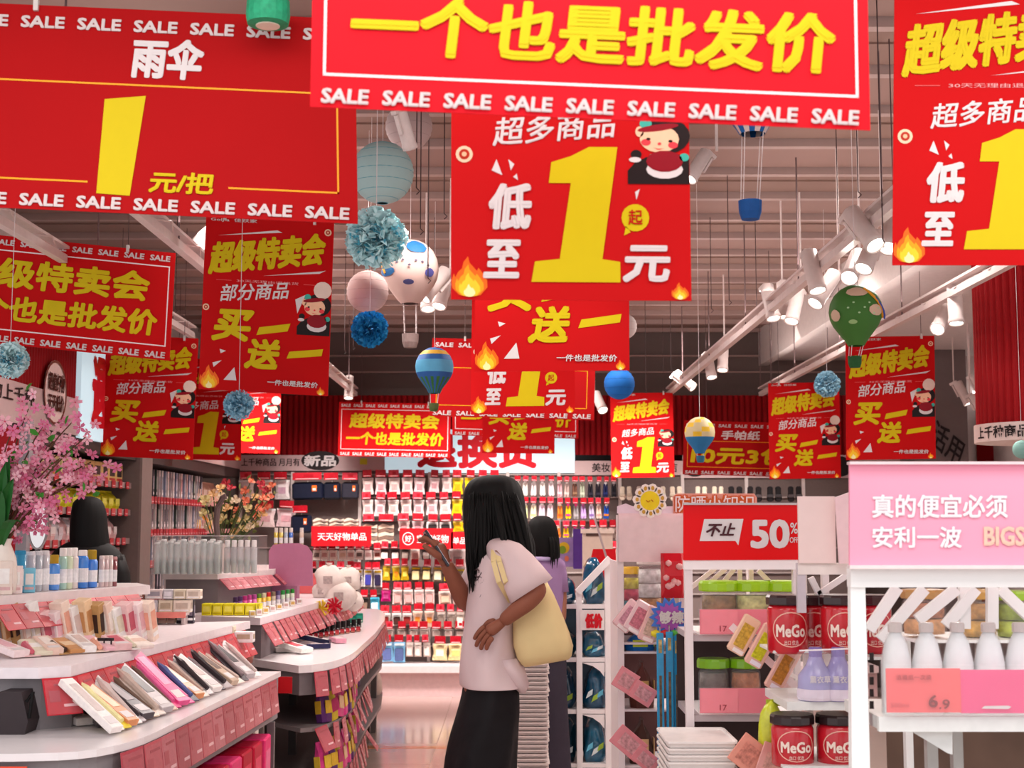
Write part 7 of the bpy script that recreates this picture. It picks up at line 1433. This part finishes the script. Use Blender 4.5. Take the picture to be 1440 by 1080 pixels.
for (cx, cy, rp) in ((671, 805, 6), (669, 812, 4), (676, 815, 5), (668, 826, 5), (673, 836, 4), (667, 843, 5)):
    pts = []
    for j in range(9):
        t = j * .8; pts.append(W(cx + rp * math.cos(t) * (1 - j * .07), cy + rp * 1.3 * math.sin(t) * (1 - j * .07), -(.192 * math.sqrt(max(.05, 1 - ((700 - cx - rp * math.cos(t) * (1 - j * .07)) * .0027 / .108) ** 2)) + .006)))
    mb.tube(pts, .003, prt, 4)
part('shirt_print', mb, r)
# long black skirt
S_ = [(W(690, 948), .095, .15), (W(689, 975), .108, .168), (W(686, 1005), .120, .185), (W(680, 1040), .128, .20), (W(675, 1080), .132, .21), (W(673, 1150), .14, .22), (W(673, 1225), .15, .225)]
SKM = M('#131013', .75, noise=.35, scale=14, bump=.5); part('skirt', loft([(c, a, b) for c, a, b in smooth_rows(S_, 3)], SKM, 44, .035, 6, 12), r, True)
for dy in (-.09, .09):
    x = W(686, 1000).x - .05; part('shoe', MB().rings([[(x + px_ * q, YW + dy + py_ * q, z) for px_, py_ in ((-.13, 0), (-.1, -.04), (.03, -.04), (.09, -.03), (.11, 0), (.09, .03), (.03, .04), (-.1, .04))] for z, q in ((.002, 1), (.03, 1.0), (.05, .92), (.075, .5))], BLACK), r, True)
# hands
hand(r, W(626, 791, -.10), Vector((-.38, 0, .92)), Vector((-.75, .1, -.3)), .17, 1, (.35, .5, .55, .6), SKIN)
hand(r, W(706, 875, -.2), Vector((-.80, -.05, -.55)), Vector((.1, .6, -.7)), .15, -1, (.3, .35, .4, .45), SKIN)
# phone held up
c = W(613, 772, -.11); t = thing('smartphone', c, 'slim dark phone held up in the woman\'s raised hand, seen edge on', 'phone')
mb = MB(); T_ = Matrix.Translation(c) @ Matrix.Rotation(math.radians(-33), 4, 'Y') @ Matrix.Rotation(math.radians(12), 4, 'Z'); mb.T = T_; mb.bbox((0, 0, 0), (.009, .075, .158), M('#2a2a30', .25, .3), .25); part('case', mb, t)
mb = MB(); mb.T = T_; mb.box((.0052, 0, 0), (.001, .069, .15), M('#c8ccd8', .1, emit=.25, noise=0)); part('screen', mb, t)
mb = MB(); mb.T = T_; mb.bbox((-.006, .02, .055), (.004, .026, .03), BLACK, .2); part('camera_bump', mb, t)
# cream tote bag
CRM = M('#e2cc96', .75, noise=.05, scale=10, bump=.3)
t = thing('tote_bag', W(765, 935, -.1), 'cream canvas tote bag hanging from the woman\'s near shoulder', 'bag')
rows = []
for (x0, x1, y0, y1, th) in ((722, 766, 846, 812, .02), (721, 779, 866, 836, .055), (721, 790, 886, 862, .075), (722, 801, 908, 890, .085), (727, 806, 925, 908, .08), (733, 804, 934, 922, .055), (738, 800, 938, 927, .02)):
    a, b = W(x0, y0, -.10), W(x1, y1, -.07); c = (a + b) / 2; ax = (b - a).normalized(); rows.append((c, (b - a).length / 2, th, ax, Vector((0, 1, 0))))
mb = MB(); R_ = []
for i, (c, a, b, ax, by) in enumerate(rows):
    R_.append([tuple(c + ax * a * math.copysign(abs(math.cos(q)) ** .55, math.cos(q)) + by * b * math.copysign(abs(math.sin(q)) ** .8, math.sin(q)) * (1 + .06 * math.sin(5 * q + i))) for q in [2 * math.pi * j / 32 for j in range(32)]])
mb.rings(R_, CRM); part('bag_body', mb, t, True)
for dy, x0, x1 in ((-.16, 724, 748), (-.04, 728, 756)):
    a, b, c = W(x0, 846, dy), W(705, 772, dy * .6 - .1), W(x1, 822, dy)
    mb = MB(); P = [a, W(714 + dy * 40, 818, -.25), W(705 + dy * 30, 790, -.245), W(700, 775, -.2), W(702, 765, -.13)]
    for p, q in zip(P, P[1:]): mb.bar(p + Vector((dy * .1, 0, 0)), q + Vector((dy * .1, 0, 0)), .018, CRM, (0, 1, 0), .004)
    part('strap', mb, t)
# girl behind the woman
YG = 7.6
def G(px, py, dy=0): return at(px, py, YG + dy)
r = thing('person', (G(765, 760).x, YG, 0), 'girl with dark hair and lilac top standing behind the woman', 'person')
skin('body', [(G(765, 930), .10, .09), (G(765, 860), .085, .08), (G(766, 800), .10, .08), (G(766, 785), .05, .05), (G(764, 772), .035, .035), (G(762, 752), .07, .075), (G(762, 738), .07, .075), (G(748, 800), .04, .04), (G(742, 840), .034, .034), (G(740, 872, -.08), .028, .028), (G(784, 800), .04, .04), (G(789, 840), .034, .034), (G(789, 875, -.05), .028, .028), (Vector((G(757, 0).x, YG, .45)), .055, .055), (Vector((G(757, 0).x, YG, .06)), .035, .035), (Vector((G(774, 0).x, YG, .45)), .055, .055), (Vector((G(774, 0).x, YG, .06)), .035, .035)],
     [(0, 1), (1, 2), (2, 3), (3, 4), (4, 5), (5, 6), (2, 7), (7, 8), (8, 9), (2, 10), (10, 11), (11, 12), (0, 13), (13, 14), (0, 15), (15, 16)], r, SKIN2)
part('hair', loft([(c, a, b) for c, a, b in smooth_rows([(G(762, 725), .008, .008), (G(762, 727), .04, .04), (G(762, 734), .068, .075), (G(763, 748), .082, .09), (G(764, 762), .085, .092), (G(766, 776), .082, .088), (G(768, 786), .07, .07), (G(770, 792), .03, .03)])], HAIR, 40, .015, 13, 6), r, True)
mb = MB()
for i in range(16): a = rr.random(); strand(772 + 9 * a, 755, 774 + 10 * a, rr.uniform(785, 800), -.09, -.1, rr.uniform(.005, .009), 2, 6, mb, YG)
part('loose_strands', mb, r, True)
LIL = M('#9c7ca8', .8, noise=.12, scale=10, bump=.3)
part('top', loft([(c, a, b) for c, a, b in smooth_rows([(G(766, 780), .05, .05), (G(766, 786), .085, .075), (G(766, 796), .11, .09), (G(766, 830), .105, .09), (G(766, 880), .11, .10), (G(766, 925), .125, .11)])], LIL, 30, .03, 5, 3), r, True)
for sx, x0, x1 in ((-1, 750, 744), (1, 781, 788)): part('sleeve', loft([(G(x0, 790), .05, .055), (G((x0 + x1) / 2, 808), .05, .052), (G(x1, 832), .045, .048)], LIL, 18, .04, 4, 2), r, True)
part('collar', loft([(G(765, 780, -.01), .055, .06), (G(765, 788, -.02), .075, .08)], M('#b8a4cc', .7), 20, .02, 4, 2), r, True)
part('trousers', loft([(c, a, b) for c, a, b in smooth_rows([(G(766, 915), .115, .10), (G(766, 960), .12, .11), (Vector((G(766, 0).x, YG, .4)), .12, .10), (Vector((G(766, 0).x, YG, .1)), .13, .09)])], M('#3a3440', .8), 26, .04, 4, 5), r, True)
for x in (757, 774): part('shoe', MB().bbox((G(x, 0).x, YG - .03, .03), (.085, .22, .058), WHITE, .3), r)
for sx, p, d in ((-1, G(740, 872, -.08), Vector((-.1, -.3, -1))), (1, G(789, 875, -.05), Vector((.1, -.2, -1)))): hand(r, p, d, Vector((0, -1, .1)), .13, sx, .25, SKIN2)
# dark haired person on the left, seen from behind
YP = 6.55
def Q(px, py, dy=0): return at(px, py, YP + dy)
r = thing('person', (Q(124, 760).x, YP, 0), 'person with long black hair and black top seen from behind by the left shelves', 'person')
skin('body', [(Q(122, 960), .13, .10), (Q(122, 880), .12, .10), (Q(122, 800), .16, .10), (Q(123, 768), .06, .055), (Q(124, 752), .045, .045), (Q(125, 730), .08, .085), (Q(125, 714), .075, .08), (Q(84, 796), .05, .05), (Q(72, 860), .045, .045), (Q(80, 920, .12), .035, .035), (Q(160, 796), .05, .05), (Q(172, 860), .045, .045), (Q(165, 920, .12), .035, .035), (Vector((Q(108, 0).x, YP, .45)), .06, .06), (Vector((Q(108, 0).x, YP, .06)), .04, .04), (Vector((Q(136, 0).x, YP, .45)), .06, .06), (Vector((Q(136, 0).x, YP, .06)), .04, .04)],
     [(0, 1), (1, 2), (2, 3), (3, 4), (4, 5), (5, 6), (2, 7), (7, 8), (8, 9), (2, 10), (10, 11), (11, 12), (0, 13), (13, 14), (0, 15), (15, 16)], r, SKIN2)
part('hair', loft([(c, a, b) for c, a, b in smooth_rows([(Q(124, 698), .008, .008), (Q(124, 700), .04, .04), (Q(124, 707), .065, .07), (Q(125, 722), .078, .088), (Q(125, 742), .084, .092), (Q(126, 762), .088, .09), (Q(127, 780), .09, .08), (Q(127, 800), .085, .06), (Q(127, 815), .06, .03)])], HAIR, 44, .012, 15, 9), r, True)
part('top', loft([(c, a, b) for c, a, b in smooth_rows([(Q(123, 758), .05, .05), (Q(123, 766), .11, .08), (Q(123, 778), .155, .10), (Q(122, 795), .175, .12), (Q(122, 850), .165, .12), (Q(122, 930), .16, .12)])], BLACK, 30, .02, 5, 3), r, True)
for x0, x1 in ((90, 74), (155, 170)): part('sleeve', loft([(Q(x0, 780), .06, .065), (Q((x0 + x1) / 2, 805), .062, .06), (Q(x1, 860), .05, .052), (Q((x1 + x0) / 2 - 4, 915, .1), .042, .045)], BLACK, 18, .03, 4, 2), r, True)
part('trousers', loft([(Q(122, 925), .165, .12), (Vector((Q(122, 0).x, YP, .4)), .15, .11), (Vector((Q(122, 0).x, YP, .08)), .14, .10)], M('#1c1a22', .8), 26, .03, 4, 5), r, True)
for x in (108, 136): part('shoe', MB().bbox((Q(x, 0).x, YP + .02, .03), (.09, .24, .058), BLACK, .3), r)
for sx, p, d in ((-1, Q(80, 920, .12), Vector((0, .8, -.6))), (1, Q(165, 920, .12), Vector((0, .8, -.6)))): hand(r, p, d, Vector((0, .3, -1)), .15, sx, .3, SKIN2)
for im in list(bpy.data.meshes):
    if im.users == 0: bpy.data.meshes.remove(im)
